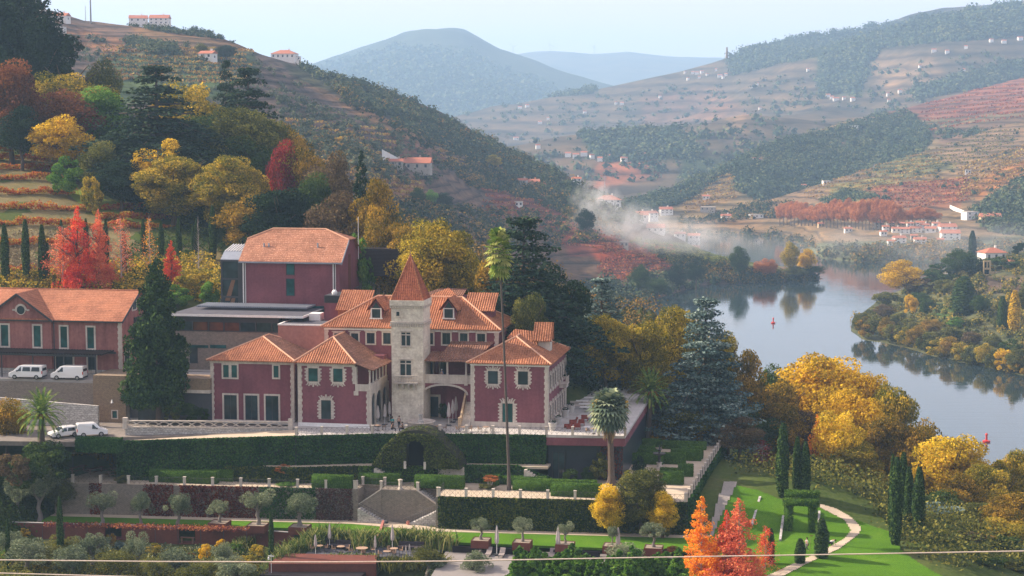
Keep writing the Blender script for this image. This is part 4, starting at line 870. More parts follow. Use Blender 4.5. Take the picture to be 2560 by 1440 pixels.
block(ml, 'wall', rubble, a0-2, a1+3, y0+0.1, y0+10, 38, zg0); MB().box(a0,a1,y0+0.12,y0+9,zg0,zg1-0.1).build('glazing', glass, ml)
mb = MB()
for u in (481, 521, 560, 600, 639, 679): x = M.at(u, 810, y0)[0]; mb.box(x-0.09, x+0.09, y0, y0+0.12, zg0, zg1)
mb.box(a0,a1,y0,y0+0.11,zg0,zg0+0.12).box(a0,a1,y0+0.02,y0+0.1,zg0+1.4,zg1).build('mullions', dark, ml)
for u0, u1 in ((483,519),(523,558),(562,598)):
    p0, p1 = M.at(u0, 815, y0+0.1)[0], M.at(u1, 815, y0+0.1)[0]; MB().box(p0,p1,y0+0.08,y0+0.12,zg0+0.14,zg0+1.35).build('painted_reflection', glass_refl, ml)  # orange reflections in the dark glazing, painted as amber panels
xe = M.at(757, 790, y0-0.5)[0]
MB().box(a0-1, xe, y0-0.7, y0+11.5, zg1, zg1+0.12).build('roof', slate, ml); MB().box(a0-1, xe, y0-0.78, y0-0.7, zg1-0.1, zg1+0.22).box(xe,xe+0.1,y0-0.78,y0+3,zg1-0.1,zg1+0.22).build('fascia', white, ml)
mb = MB()
for i in range(60): x = M.at(500,775,y0+8)[0]+i*0.29; mb.box(x, x+0.12, y0+6.5, y0+11.4, zg1+0.5, zg1+0.75)
mb.build('roof_ribs', zinc, ml)
for u0, v0, u1, v1 in ((467,862,520,870),(525,862,565,871)):
    a, b, c, d = rect(M, y0, (u0,v0,u1,v1)); MB().box(a,b,y0,y0+0.2,c,d).build('slot_window', glass_g, ml)
a, b, c, d = rect(M, y0, (474,868,494,908)); MB().box(a,b,y0,y0+0.2,c,d).build('doorway', glass, ml)
pf = root('flat_annex', M, -29, 12, 38, 'plain rose annex with a flat grey roof between the link and the manor', 'building')
y0 = 8.0; a0, z1 = M.at(695, 813, y0); a1 = M.at(813, 813, y0)[0]
block(pf, 'wall', plain('salmon_render', (0.42,0.20,0.16), (0.33,0.15,0.125), 0.3, 0.9, lo=0.3, hi=0.7), a0, a1, y0, y0+9, 38, z1); block(pf, 'roof', slate, a0+0.2, a1, y0+0.2, y0+8.9, z1+0.01, z1+0.08)
MB().box(a0-0.05,a1,y0-0.05,y0+0.2,z1,z1+0.2).box(a0-0.05,a0+0.2,y0+0.2,y0+9,z1,z1+0.2).build('coping', white, pf)
a, b, c, d = rect(M, y0+8, (782,780,810,798)); block(pf, 'rooflight', white, a, b, y0+6, y0+8, z1, d)
a0, z1 = M.at(811, 757, 14); a1 = M.at(880, 757, 14)[0]
block(pf, 'upper_wall', pink, a0, a1, 14, 20, 45, z1); mb = MB().box(a0,a1,14.1,19.8,z1,z1+1.1)
for i in range(6): mb.box(a0-0.06,a1+0.06,13.95,14.1,z1+0.05+i*0.18,z1+0.15+i*0.18)
mb.build('louvre_box', dark, pf); MB().lathe((a0+1.0,16,z1+1.1),[(0.4,0),(0.45,0.3),(0.3,0.55),(0.15,0.65)],10).build('roof_vent', white, pf)
IVY = leafmat('ivy_green', [(0.014,0.05,0.014), (0.028,0.085,0.02), (0.07,0.14,0.03)], 0.2, 0.5, 0.3, 0.8)
IVYY = leafmat('ivy_yellow_green', [(0.014,0.04,0.012), (0.045,0.075,0.015), (0.13,0.14,0.02)], 0.2, 0.5, 0.22, 0.7)
IVYR = leafmat('red_creeper', [(0.07,0.012,0.012), (0.13,0.025,0.02), (0.22,0.06,0.03)], 0.25, 0.6, 0.3, 0.6)
HEDGE = leafmat('box_hedge', [(0.03,0.075,0.012), (0.06,0.13,0.02), (0.13,0.22,0.03)], 0.15, 0.6, 0.4, 0.4)
gravel = plain('pale_gravel', (0.50,0.42,0.32), (0.38,0.31,0.23), 0.5, 0.95, 0.3, fine=12)
def paving():
    m, nt, bs = newmat('stone_paving'); bs.inputs['Roughness'].default_value = 0.75
    tc = coords(nt); b = node(nt, 'TexBrick'); b.inputs['Scale'].default_value = 1; b.inputs['Brick Width'].default_value = 1.2; b.inputs['Row Height'].default_value = 0.8; b.inputs['Mortar Size'].default_value = 0.02
    b.inputs['Color1'].default_value = (0.46,0.44,0.42,1); b.inputs['Color2'].default_value = (0.38,0.365,0.35,1); b.inputs['Mortar'].default_value = (0.2,0.19,0.18,1); nt.links.new(tc, b.inputs['Vector'])
    nt.links.new(mixc(nt, 0.4, b.outputs[0], ramp(nt, noise(nt, tc, 0.4, 5), [(0.35,(0.33,0.31,0.29)),(0.65,(0.55,0.53,0.5))])), bs.inputs['Base Color']); return m
pave = paving()
def slab(name, pts, z, m, t=0.5, kind='structure'):
    mb = MB(); mb.prism(pts, 2, z-t, z); return tag(mb.build(name, m, None, M, base=(pts[0][0], pts[0][1], z)), kind=kind)
EDGE = [(-32.3,-11.2),(-22.7,-7.9),(-13.8,-6.1),(0.5,-4.7),(11,-3.8)]
ter = slab('terrace', EDGE+[(11,40),(-60,40),(-60,-1.2),(-36,-1.2),(-34.5,-5),(-32.3,-9.5)], ZT, pave, 0.35)
slab('upper_yard', [(-110,-1.4),(-62.3,-1.4),(-60.2,0.5),(-48,1.5),(-48,20),(-110,20)], 43.2, pave, 0.4)
slab('lower_yard', [(-80,-20),(-57,-18),(-55.5,-13.5),(-36,-7.5),(-34.5,-1.0),(-48,1.2),(-80,1.2)], 37.5, plain('worn_yard', (0.22,0.19,0.17),(0.14,0.125,0.11),0.3,0.95,0.2), 0.6)
slab('parterre', [(-64,-17.4),(-23.2,-14.6),(-23.2,-11.6),(-11.6,-11.6),(-11.6,-17.2),(20,-15.2),(22.3,30),(0,34),(0,-5),(-35,-6),(-62,-9)], 31.8, gravel, 0.35)
slab('walkway', [(-46,-10),(-33,-12.6),(-22.7,-9.6),(-13.8,-7.9),(1,-6.6),(1,-4),(-35,-6)], 34.0, gravel, 0.3)
slab('garden_path', [(-64,-18.9),(-23.2,-16.6),(-11.6,-19.0),(20,-17.0),(23.2,-15),(20,-15),(-11.6,-17),(-23,-13),(-64,-17)], 27.62, gravel, 0.3)
def grassmat(name, c1, c2, c3, stripes=0.0):
    m, nt, bs = newmat(name); bs.inputs['Roughness'].default_value = 0.9; bs.inputs['Specular IOR Level'].default_value = 0
    g = node(nt, 'NewGeometry').outputs['Position']; c = ramp(nt, noise(nt, g, 0.25, 4), [(0.3, c1), (0.55, c2), (0.75, c3)])
    c = mixc(nt, 0.45, c, ramp(nt, noise(nt, g, 5, 4, 0.75), [(0.3, tuple(x*0.55 for x in c1)), (0.7, tuple(x*1.35 for x in c3))]))
    if stripes:
        w = node(nt, 'TexWave'); w.inputs['Scale'].default_value = stripes; w.inputs['Distortion'].default_value = 1.5; w.inputs['Detail'].default_value = 2
        nt.links.new(mapping(nt, g, (1,1,1), (0,0,0.5)), w.inputs['Vector']); c = mixc(nt, 0.35, c, ramp(nt, w.outputs[0], [(0.3,(0.8,0.85,0.8)),(0.7,(1.2,1.15,1.2))]), 'MULTIPLY')
    nt.links.new(c, bs.inputs['Base Color']); bump(nt, noise(nt, g, 9, 4, 0.8), bs, 0.5, 0.08); return m
lawn_m = grassmat('mown_grass', (0.04,0.11,0.010), (0.065,0.16,0.014), (0.11,0.21,0.022), 1.3)
slab('lawn', [(-64,-21.6),(-25,-20.2),(-16,-21),(-16,-24.5),(22,-24.0),(23,-16.8),(20,-17.1),(-11.6,-19.1),(-23.2,-16.7),(-64,-19)], 27.6, lawn_m, 0.3)
LG = slab('garden_soil', [(-70,-60),(-32,-60),(-29,-34.5),(-16,-33),(-16,-21.5),(-25,-20.6),(-70,-22)], 25.4, grassmat('herb_bed_soil', (0.05,0.07,0.02), (0.10,0.08,0.045), (0.06,0.09,0.025)), 0.3)
def region(name, poly, m, lift, cell=0.3, bb=(20,80,-50,34), kind='structure', labels=None):
    x = np.arange(bb[0], bb[1], cell); y = np.arange(bb[2], bb[3], cell); X, Y = np.meshgrid(x, y, indexing='ij')
    wx = M.o[0]+X*M.ex[0]+Y*M.ey[0]; wy = M.o[1]+X*M.ex[1]+Y*M.ey[1]; Z = gz(wx, wy)+lift; n2 = len(y)
    zz = Z-CAMZ; d = wy*cp-zz*sp; U = CX+FPX*wx/d; Vv = CY-FPX*(wy*sp+zz*cp)/d
    i, j = np.meshgrid(np.arange(len(x)-1), np.arange(n2-1), indexing='ij'); k = (i*n2+j).ravel()
    ins = pip(U, Vv, poly).ravel(); k = k[ins[k] & ins[k+1] & ins[k+n2] & ins[k+n2+1]]
    Q = np.stack([k, k+n2, k+n2+1, k+1], 1); V = np.stack([wx, wy, Z], -1).reshape(-1, 3)
    us, inv = np.unique(Q, return_inverse=True); V = V[us]; Q = inv.reshape(Q.shape); c = V.mean(0)
    o = bpy.data.objects.new(name, npmesh(name, V-c, Q, [m], smooth=True)); COL.objects.link(o); o.location = c
    return tag(o, kind=kind)
region('lawn', [(1836,1210),(1900,1225),(1960,1250),(2040,1262),(2230,1330),(2260,1380),(2330,1425),(2420,1470),(1700,1470),(1760,1330),(1810,1250)], lawn_m, 0.3)
region('vineyard_soil', [(-40,375),(130,385),(200,440),(420,520),(560,570),(560,700),(-40,712)], grassmat('dry_terrace_grass', (0.07,0.08,0.03), (0.17,0.14,0.07), (0.26,0.21,0.11)), 0.12, 0.8, (-140,-50,30,140))
region('path', [(1930,1432),(1990,1404),(2050,1378),(2110,1345),(2125,1325),(2110,1300),(2070,1280),(2047,1268),(2050,1258),(2090,1270),(2130,1292),(2155,1318),(2150,1335),(2100,1372),(2030,1404),(1960,1440),(1900,1470),(1860,1460)], gravel, 0.36, 0.2)
region('path', [(1808,1203),(1846,1203),(1830,1240),(1800,1300),(1785,1340),(1770,1340),(1785,1270)], plain('worn_path', (0.30,0.27,0.24),(0.22,0.2,0.18),0.6,0.95), 0.36, 0.25)
def facepts(segs, dens, off=0.06, depth=0.18, rg=NR):
    P, N = [], []
    for (a, b) in segs:      # a,b: (x,y,zbot,ztop)
        L = math.hypot(b[0]-a[0], b[1]-a[1]); ha = ((a[3]-a[2])+(b[3]-b[2]))/2; n = int(L*ha*dens)
        t = rg.random(n); s = rg.random(n)
        x = a[0]+(b[0]-a[0])*t; y = a[1]+(b[1]-a[1])*t; zb = a[2]+(b[2]-a[2])*t; zt_ = a[3]+(b[3]-a[3])*t
        nx, ny = (b[1]-a[1])/L, -(b[0]-a[0])/L; o = off+depth*rg.random(n)*(0.4+0.6*(vnoise(x*0.8, zb*0.7+s*3)+1))
        P.append(np.stack([x+nx*o, y+ny*o, zb+(zt_-zb)*s+0.08*rg.random(n)], 1)); N.append(np.tile([nx, ny, 0.15], (n, 1)))
    return np.vstack(P), np.vstack(N)
def npobj(name, V, Q, t, m, fr, base, parent=None, midx=None):
    V = V-np.array(base); ms = m if isinstance(m, list) else [m]
    o = bpy.data.objects.new(name, npmesh(name, V, Q, ms, t, midx)); COL.objects.link(o)
    if parent is not None: o.parent = parent
    else: o.location = fr.w(*base); o.rotation_euler = (0, 0, fr.a)
    BASE[o] = base; return o
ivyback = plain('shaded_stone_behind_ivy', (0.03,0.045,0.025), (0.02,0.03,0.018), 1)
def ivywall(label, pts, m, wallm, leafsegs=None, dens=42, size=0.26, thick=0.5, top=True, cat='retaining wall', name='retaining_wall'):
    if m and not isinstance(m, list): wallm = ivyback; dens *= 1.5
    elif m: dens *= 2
    mb = MB()
    for a, b in zip(pts, pts[1:]):
        L = math.hypot(b[0]-a[0], b[1]-a[1]); nx, ny = -(b[1]-a[1])/L*thick, (b[0]-a[0])/L*thick
        mb.hexa([(a[0],a[1],a[2]),(b[0],b[1],b[2]),(b[0]+nx,b[1]+ny,b[2]),(a[0]+nx,a[1]+ny,a[2])], [(a[0],a[1],a[3]),(b[0],b[1],b[3]),(b[0]+nx,b[1]+ny,b[3]),(a[0]+nx,a[1]+ny,a[3])])
    o = tag(mb.build(name, wallm, None, M, base=(pts[0][0], pts[0][1], pts[0][2])), label, cat)
    if m:
        for mm, segs in (m if isinstance(m, list) else [(m, leafsegs or list(zip(pts, pts[1:])))]):
            P, N = facepts(segs, dens)
            if top:
                T, TN = [], []
                for a, b in segs:
                    L = math.hypot(b[0]-a[0], b[1]-a[1]); n = int(L*14); t = NR.random(n); T.append(np.stack([a[0]+(b[0]-a[0])*t, a[1]+(b[1]-a[1])*t+0.25*NR.random(n)-0.1, a[3]+(b[3]-a[3])*t+0.06*NR.random(n)], 1)); TN.append(np.tile([0,-0.2,1.0], (n,1)))
                P = np.vstack([P]+T); N = np.vstack([N]+TN)
            V, Q, t = leaves(P, N, size, 0.5)
            npobj('ivy', V, Q, t, mm, M, BASE[o], o)
    return o
def sub(a, b, t0, t1): f = lambda t: tuple(a[i]+(b[i]-a[i])*t for i in range(4)); return (f(t0), f(t1))
E3 = [(x, y-0.05, 33.9, 37.95) for x, y in EDGE[:4]]
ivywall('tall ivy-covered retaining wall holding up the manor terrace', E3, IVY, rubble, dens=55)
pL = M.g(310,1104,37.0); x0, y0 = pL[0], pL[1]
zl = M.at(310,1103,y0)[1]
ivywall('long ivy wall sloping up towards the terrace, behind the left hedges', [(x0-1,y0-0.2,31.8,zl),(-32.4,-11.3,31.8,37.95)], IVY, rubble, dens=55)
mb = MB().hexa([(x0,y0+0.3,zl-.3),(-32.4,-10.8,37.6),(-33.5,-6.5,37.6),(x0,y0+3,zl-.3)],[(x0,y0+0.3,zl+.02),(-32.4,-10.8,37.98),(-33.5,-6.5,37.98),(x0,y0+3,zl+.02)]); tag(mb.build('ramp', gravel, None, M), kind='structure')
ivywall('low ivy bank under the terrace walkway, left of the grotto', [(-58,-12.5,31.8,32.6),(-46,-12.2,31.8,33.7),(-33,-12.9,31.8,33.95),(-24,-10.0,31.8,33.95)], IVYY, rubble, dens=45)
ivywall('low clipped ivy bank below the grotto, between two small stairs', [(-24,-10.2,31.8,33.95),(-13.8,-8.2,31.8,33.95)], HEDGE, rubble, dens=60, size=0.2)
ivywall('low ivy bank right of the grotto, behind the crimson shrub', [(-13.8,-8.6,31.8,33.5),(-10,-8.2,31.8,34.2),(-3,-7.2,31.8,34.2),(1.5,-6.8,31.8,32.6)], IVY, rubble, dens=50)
rt_ = root('terrace_pavilion', M, 5.6, -3, 33, 'dark glazed pavilion with a rose fascia tucked under the right end of the terrace', 'pavilion')
MB().hexa([(0.5,-4.72,36.6),(11,-3.85,36.6),(11,30,36.6),(0.5,30,36.6)],[(0.5,-4.72,37.64),(11,-3.85,37.64),(11,30,37.64),(0.5,30,37.64)]).build('fascia', pink, rt_)
MB().hexa([(0.6,-3.6,31.8),(10.6,-2.8,31.8),(10.6,28,31.8),(0.6,28,31.8)],[(0.6,-3.6,36.59),(10.6,-2.8,36.59),(10.6,28,36.59),(0.6,28,36.59)]).build('glazing', plain('navy_cladding', (0.02,0.028,0.045), scale=1, rough=0.35, bmp=0), rt_)
a, b, c, d = rect(M, -3.4, (1383,1130,1412,1182)); MB().box(a,b,-3.75,-3.5,31.9,d).build('door', glass, rt_); mb = MB()
for q in (a-0.06, (a+b)/2-0.04, b-0.02): mb.box(q,q+0.08,-3.8,-3.6,31.9,d+0.1)
mb.build('door_frame', dark, rt_)
V, Q, t = leaves(*facepts([((7.2,-3.4,31.8,36.6),(10.6,-3.0,31.8,36.6))], 40), 0.2, 0.5); npobj('creeper', V, Q, t, IVYR, M, BASE[rt_], rt_)
a, b = (-64,-17.5,27.4,31.75), (-23.2,-14.7,27.4,31.75)
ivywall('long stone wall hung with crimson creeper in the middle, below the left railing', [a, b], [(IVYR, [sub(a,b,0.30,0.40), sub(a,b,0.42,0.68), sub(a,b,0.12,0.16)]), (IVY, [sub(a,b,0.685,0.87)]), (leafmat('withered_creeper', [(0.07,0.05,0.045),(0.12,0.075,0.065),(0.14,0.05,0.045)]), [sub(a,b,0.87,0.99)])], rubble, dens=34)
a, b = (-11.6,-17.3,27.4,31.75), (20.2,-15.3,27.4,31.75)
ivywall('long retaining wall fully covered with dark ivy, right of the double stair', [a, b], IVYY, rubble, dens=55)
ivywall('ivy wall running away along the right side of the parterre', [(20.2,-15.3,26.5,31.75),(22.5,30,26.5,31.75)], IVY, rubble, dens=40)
ds = root('double_stair', M, -17.4, -14, 27.6, 'double stone stair folding down from the parterre around a rubble wall', 'stair')
MB().box(-23.2,-11.6,-11.6,-11.2,27.4,31.75).build('rear_wall', rubble, ds)
MB().box(-23.2,-22.9,-14.7,-11.6,27.4,31.75).build('side_wall', rubble, ds); MB().box(-11.9,-11.6,-17.3,-11.6,27.4,31.75).build('side_wall', rubble, ds)
MB().box(-19.9,-15.0,-14.4,-11.6,27.4,31.78).build('landing', rubble, ds)
for s_ in (-1, 1):
    c = -17.4; mb = MB(); n = 11
    for i in range(n):      # upper flight, outwards
        a = c+s_*(2.5+i*0.27); mb.box(a, a+s_*0.27, -13.2, -11.6, 27.5, 31.7-(i+1)*0.19)
    mb.box(c+s_*(2.5+n*0.27), c+s_*5.6, -14.4, -11.6, 27.5, 31.7-n*0.19)
    for i in range(n):      # lower flight, inwards
        a = c+s_*(5.3-(n-i)*0.0-i*0.36); mb.box(a, a-s_*0.36, -15.8, -14.4-0.02*i, 27.5, 29.6-(i+1)*0.18)
    mb.build('flight', cream if False else rubble_white, ds)
    mb = MB(); a = c+s_*2.4; b = c+s_*5.5; mb.hexa([(a,-14.5,27.4),(b,-14.5,27.4),(b,-14.3,27.4),(a,-14.3,27.4)],[(a,-14.5,31.8),(b,-14.5,29.7),(b,-14.3,29.7),(a,-14.3,31.8)])
    mb.build('parapet', rubble, ds); MB().hexa([(a,-14.56,31.8),(b,-14.56,29.7),(b,-14.24,29.7),(a,-14.24,31.8)],[(a,-14.56,31.95),(b,-14.56,29.85),(b,-14.24,29.85),(a,-14.24,31.95)]).build('coping', cream, ds)
    mb = MB(); d = c+s_*1.3; mb.tube([(d,-15.85,28.5),(b,-15.85,30.5)], .03, 4)
    for i in range(16): q = i/15; mb.tube([(d+(b-d)*q,-15.85,27.6+2*q),(d+(b-d)*q,-15.85,28.5+2*q)], .015, 3)
    mb.build('handrail', iron, ds)
def hedge(x0, x1, y0, y1, z0, z1, label, group, m=HEDGE, dens=120, size=0.13, name='hedge'):
    if x0 > x1: x0, x1 = x1, x0
    segs = [((x0,y0,z0,z1),(x1,y0,z0,z1)), ((x1,y0,z0,z1),(x1,y1,z0,z1)), ((x0,y1,z0,z1),(x0,y0,z0,z1))]
    P, N = facepts(segs, dens, 0.0, 0.05); n = int((x1-x0)*(y1-y0)*dens)
    T = np.stack([x0+(x1-x0)*NR.random(n), y0+(y1-y0)*NR.random(n), z1+0.04*NR.random(n)], 1)
    P = np.vstack([P, T]); N = np.vstack([N, np.tile([0,0,1.0], (n,1))]); V, Q, t = leaves(P, N, size, 0.4)
    bx = mbnp(MB().box(x0+.03,x1-.03,y0+.03,y1,z0,z1-.02), 0, 0.45)
    V, Q, t, mi = joinnp([(V, Q, t, 0), bx]); return tag(npobj(name, V, Q, t, m, M, ((x0+x1)/2, (y0+y1)/2, z0)), label, 'hedge', group)
HD = [(373,541,1178,1208,1.3,'lowest left clipped hedge directly behind the railing, near the picnic tables'),
 (433,581,1173,1202,1.2,'clipped hedge standing just behind the lowest left hedge'),
 (573,770,1170,1199,1.2,'long clipped hedge behind the orange multi-stem shrub'),
 (771,829,1172,1196,1.2,'short dark hedge at the right end of the long hedge'),
 (779,879,1190,1221,1.2,'square hedge at the railing left of the double stair'),
 (896,999,1185,1212,1.2,'clipped hedge just behind the top of the double stair'),
 (888,984,1178,1196,1.0,'low hedge line behind the hedge above the double stair'),
 (1036,1158,1191,1222,1.2,'clipped hedge right of the double stair pedestal'),
 (1208,1246,1189,1214,1.2,'small hedge behind the orange shrub left of the tall palm'),
 (1245,1364,1192,1213,1.0,'thin hedge behind the foot of the tall palm'),
 (1281,1490,1201,1230,1.2,'long hedge just right of the foot of the tall palm'),
 (1377,1502,1211,1243,1.2,'front hedge at the railing, right of the tall palm')]
for u0, u1, vt, vb, dp, lab in HD:
    uc = (u0+u1)/2; y = M.g(uc, vb, 31.8)[1]; zt_ = M.at(uc, vt, y)[1]
    hedge(M.at(u0, vb, y)[0], M.at(u1, vb, y)[0], y, y+dp, 31.8, zt_, lab, 'clipped hedges of the parterre')
HR = [(1627,1742,1092,1103),(1597,1652,1099,1118),(1655,1765,1105,1124),(1560,1637,1115,1128),(1587,1650,1124,1137),(1702,1757,1119,1147),(1677,1752,1125,1152),(1655,1713,1134,1161),(1560,1657,1136,1161),(1558,1600,1131,1140),(1695,1732,1162,1192),(1648,1708,1180,1212),(1650,1693,1172,1183),(1538,1570,1157,1172),(1538,1570,1178,1190)]
ordn = ['farthest','second','third','fourth','fifth','sixth','seventh','eighth','ninth','tenth','eleventh','twelfth','thirteenth','fourteenth','fifteenth']
HRL = ['farthest long hedge of the side parterre', 'dark hedge right behind the date palm foot, side parterre', 'long hedge second from the back of the side parterre', 'hedge just right of the shaggy palm trunk, upper side parterre', 'low hedge behind the iron fountain of the side parterre', 'hedge next to the pale gravel walk, upper right of the side parterre', 'hedge left of the gravel walk, overlapping the one at its back', 'tall square hedge right of the iron fountain', 'long hedge left of the iron fountain', 'thin low hedge in the shade at the left edge of the side parterre', 'square block hedge standing alone near the side railing', 'nearest big hedge of the side parterre, above the glossy tree', 'low hedge under the foot of the iron fountain', 'small hedge beside the shaggy palm trunk, lower one of a pair', 'lowest small hedge beside the shaggy palm trunk']
for (u0, u1, vt, vb), lab in zip(HR, HRL):
    uc = (u0+u1)/2; y = M.g(uc, vb, 31.8)[1]; zt_ = M.at(uc, vt, y)[1]
    hedge(M.at(u0, vb, y)[0], M.at(u1, vb, y)[0], y, y+1.1, 31.8, zt_, lab, 'hedges of the side parterre', dens=90)
y_ = M.g(250,1110,37.4)[1]; hedge(M.at(196,1120,y_)[0], M.at(306,1110,y_)[0], y_-1, y_+.3, 36.4, 38.3, 'ivy-covered hedge at the edge of the lower yard, below the small delivery van', None, IVY, 60, .24)
def railing(label, pts, h=0.95, step=3.7, bars=True, posts=True, group='iron railings', pm=cream, pr=0.16):
    a, b = Vector(pts[0]), Vector(pts[-1]); rt = root('railing', M, a.x, a.y, a.z, label, 'railing', group); rb = MB(); k = 0
    for p, q in zip(pts, pts[1:]):
        p, q = Vector(p), Vector(q); L = (q-p).length; n = max(1, round(L/step)); d = (q-p)/n
        for i in range(n+1):
            c = p+d*i
            if posts and (i < n or q == b): MB().box(c.x-pr, c.x+pr, c.y-pr, c.y+pr, c.z, c.z+h+0.1).box(c.x-pr-.04, c.x+pr+.04, c.y-pr-.04, c.y+pr+.04, c.z+h+0.1, c.z+h+0.18).build('post', pm, rt)
            if i < n:
                e = c+d; up = Vector((0,0,h)); lo_ = Vector((0,0,0.1)); r = 0.018
                rb.tube([c+up, e+up], r, 4, False)
                m_ = 5
                for j in range(m_):
                    s0, s1 = c+d*(j/m_), c+d*((j+1)/m_)
                    if bars: rb.tube([s0+lo_, s1+up*0.95], r*0.8, 3, False).tube([s1+lo_, s0+up*0.95], r*0.8, 3, False)
                    rb.tube([s1, s1+up], r*0.8, 3, False)
    rb.build('rail', iron, rt); return rt
railing('iron railing with stone posts along the left half of the parterre edge', [(-61.5,-17.1,31.8),(-23.4,-14.5,31.8)])
railing('iron railing with stone posts along the right half of the parterre edge', [(-11.5,-17.1,31.8),(20.0,-15.1,31.8)])
railing('iron railing with stone posts down the far right side of the parterre', [(20.1,-14.9,31.8),(22.2,29,31.8)], step=2.6)
railing('iron railing around the top of the double stair', [(-23.2,-14.4,31.8),(-23.0,-11.8,31.8),(-20,-11.8,31.8),(-19.9,-14.2,31.8),(-15,-14.2,31.8),(-15,-11.8,31.8),(-11.8,-11.8,31.8),(-11.7,-16.9,31.8)], step=3.5)
railing('iron railing along the terrace edge in front of the manor', [(x, y+0.1, 38.02) for x, y in EDGE])
p0, p1 = (-56.0,-12.2), (-34.6,-6.2); zt0 = M.at(312,1069,p0[1])[1]; zt1 = M.at(722,1071,p1[1])[1]
ivywall('rubble wall with pale lichened stones, carrying the interlaced balustrade', [(p0[0],p0[1],36.5,zt0),(p1[0],p1[1],36.5,zt1)], None, rubble_white, cat='wall', name='stone_wall')
bl = root('balustrade', M, -45, -9, 38, 'white interlaced stone balustrade on the rubble wall, left of the manor', 'balustrade'); mb = MB(); n = 15; a, b = Vector((*p0, zt0)), Vector((*p1, zt1)); H = 0.85
for s_ in (-1, 1):
    pts = []
    for i in range(n*8+1):
        t = i/(n*8); c = a+(b-a)*t; pts.append(c+Vector((0, 0.1+0.05*s_, 0.12+H*0.42+s_*0.31*math.sin(math.pi*n*t))))
    mb.tube(pts, 0.075, 5)
mb.build('interlace', cream, bl); mb = MB()
for z_ in (0.0, H): mb.hexa([(a.x,a.y-.05,a.z+z_),(b.x,b.y-.05,b.z+z_),(b.x,b.y+.3,b.z+z_),(a.x,a.y+.3,a.z+z_)],[(a.x,a.y-.05,a.z+z_+.13),(b.x,b.y-.05,b.z+z_+.13),(b.x,b.y+.3,b.z+z_+.13),(a.x,a.y+.3,a.z+z_+.13)])
mb.build('coping', cream, bl); mb = MB()
for c in (a, b): mb.box(c.x-0.3,c.x+0.3,c.y-0.15,c.y+0.4,c.z-0.2,c.z+1.35)
mb.build('piers', cream, bl)
y_ = -1.5; a_ = M.at(235,1040,y_)[0]; zt_ = M.at(120,953,y_)[1]
w1 = ivywall('old schist retaining wall under the upper parked vans', [(-110,y_,36.5,zt_),(a_,y_,36.5,zt_-0.15)], None, rubble, cat='retaining wall')
a2, zz = M.at(232,938,-2.6); b2 = M.at(313,938,-2.6)[0]
bst = tag(MB().box(a2,b2,-2.6,3.9,37.0,zz).build('stone_bastion', rubble_brown, None, M, base=(a2,-2.6,37)), 'square brown schist bastion with a small window below the long building', 'wall')
xw0,xw1,zw0,zw1 = rect(M,-2.6,(281,1027,293,1045)); window(bst, xw0,xw1,zw0,zw1,-2.6, gm=glass_g, sur=0.15, bars=0)
x, z = M.at(281,1018-83,-2.7); MB().lathe((M.at(281,1000,-2.7)[0],-2.85,M.at(281,1000,-2.7)[1]-3.0+2.6),[(0.05,0.5),(0.2,0.0)],8).build('wall_lamp', white, bst)
gr = root('garage_front', M, -53, -1, 37.5, 'dark recessed ground floor under a brown schist band, behind the big conifer', 'building')
a, z1 = M.at(313,938,-1.8); b = M.at(528,940,-1.8)[0]; z2 = M.at(500,975,-1.8)[1]; z3 = M.at(500,983,-1.8)[1]
MB().box(a,b-0.2,-1.8,2,z2,z1-0.2).build('stone_band', rubble_brown, gr); MB().box(a,b-0.2,-1.9,-1.3,z3,z2).box(a-0.05,a+0.35,-2.3,-1.3,37.0,z1-0.4).build('lintel', cream, gr)
MB().box(a+0.4,b-0.2,-1.2,2,37,z3-0.02).build('recess', plain('grey_panels', (0.07,0.07,0.08), scale=1, rough=0.5), gr)
a3, b3, c3, d3 = rect(M,-1.2,(345,1010,420,1050)); MB().box(a3,b3,-1.25,-1.0,37.4,d3).build('door', glass, gr)
MB().box(a,b-0.2,-1.85,-1.78,z1+0.75,z1+0.8).build('guard_rail', dark, gr)
ivywall('low rubble wall stepping down beside the date palm, left of the red gas bottles', [(-84,-6.5,36.5,41.6),(M.at(245,1060,-6.5)[0],-6.5,36.5,M.at(245,1015,-6.5)[1])], None, rubble_white, cat='wall', name='stone_wall')
yg = -10.2; gp = [(928,1152),(958,1118),(985,1092),(1005,1080),(1025,1076),(1045,1075),(1065,1079),(1090,1092),(1115,1118),(1142,1145),(1152,1153)]
gt = root('ivy_grotto', M, -17.5, yg, 34, 'ivy-covered mound with a dark arched grotto in the terrace wall', 'grotto')
pts = [M.at(u, v, yg) for u, v in gp]; hx0, hz = M.at(1016,1118,yg); hx1 = M.at(1060,1118,yg)[0]
hole = archpts(hx0, hx1, 33.95, hz, 0.9, 10)
mb = MB(); cz = 34.0
ring = [(hx0,34.0)]+[(p[0], p[1]) for p in hole[2:]][::-1]+[(hx1,34.0)]
outer = [(pts[0][0], 34.0)]+pts[1:-1]+[(pts[-1][0], 34.0)]
def resample(ps, n):
    d = [0]
    for a, b in zip(ps, ps[1:]): d.append(d[-1]+math.hypot(b[0]-a[0], b[1]-a[1]))
    return [(float(np.interp(t, d, [p[0] for p in ps])), float(np.interp(t, d, [p[1] for p in ps]))) for t in np.linspace(0, d[-1], n)]
ro_, ri_ = resample(outer, 24), resample(ring, 24)
for i in range(23): mb.hexa([(ro_[i][0],yg,ro_[i][1]),(ro_[i+1][0],yg,ro_[i+1][1]),(ro_[i+1][0],yg+5,ro_[i+1][1]),(ro_[i][0],yg+5,ro_[i][1])],[(ri_[i][0],yg,ri_[i][1]),(ri_[i+1][0],yg,ri_[i+1][1]),(ri_[i+1][0],yg+5,ri_[i+1][1]),(ri_[i][0],yg+5,ri_[i][1])])
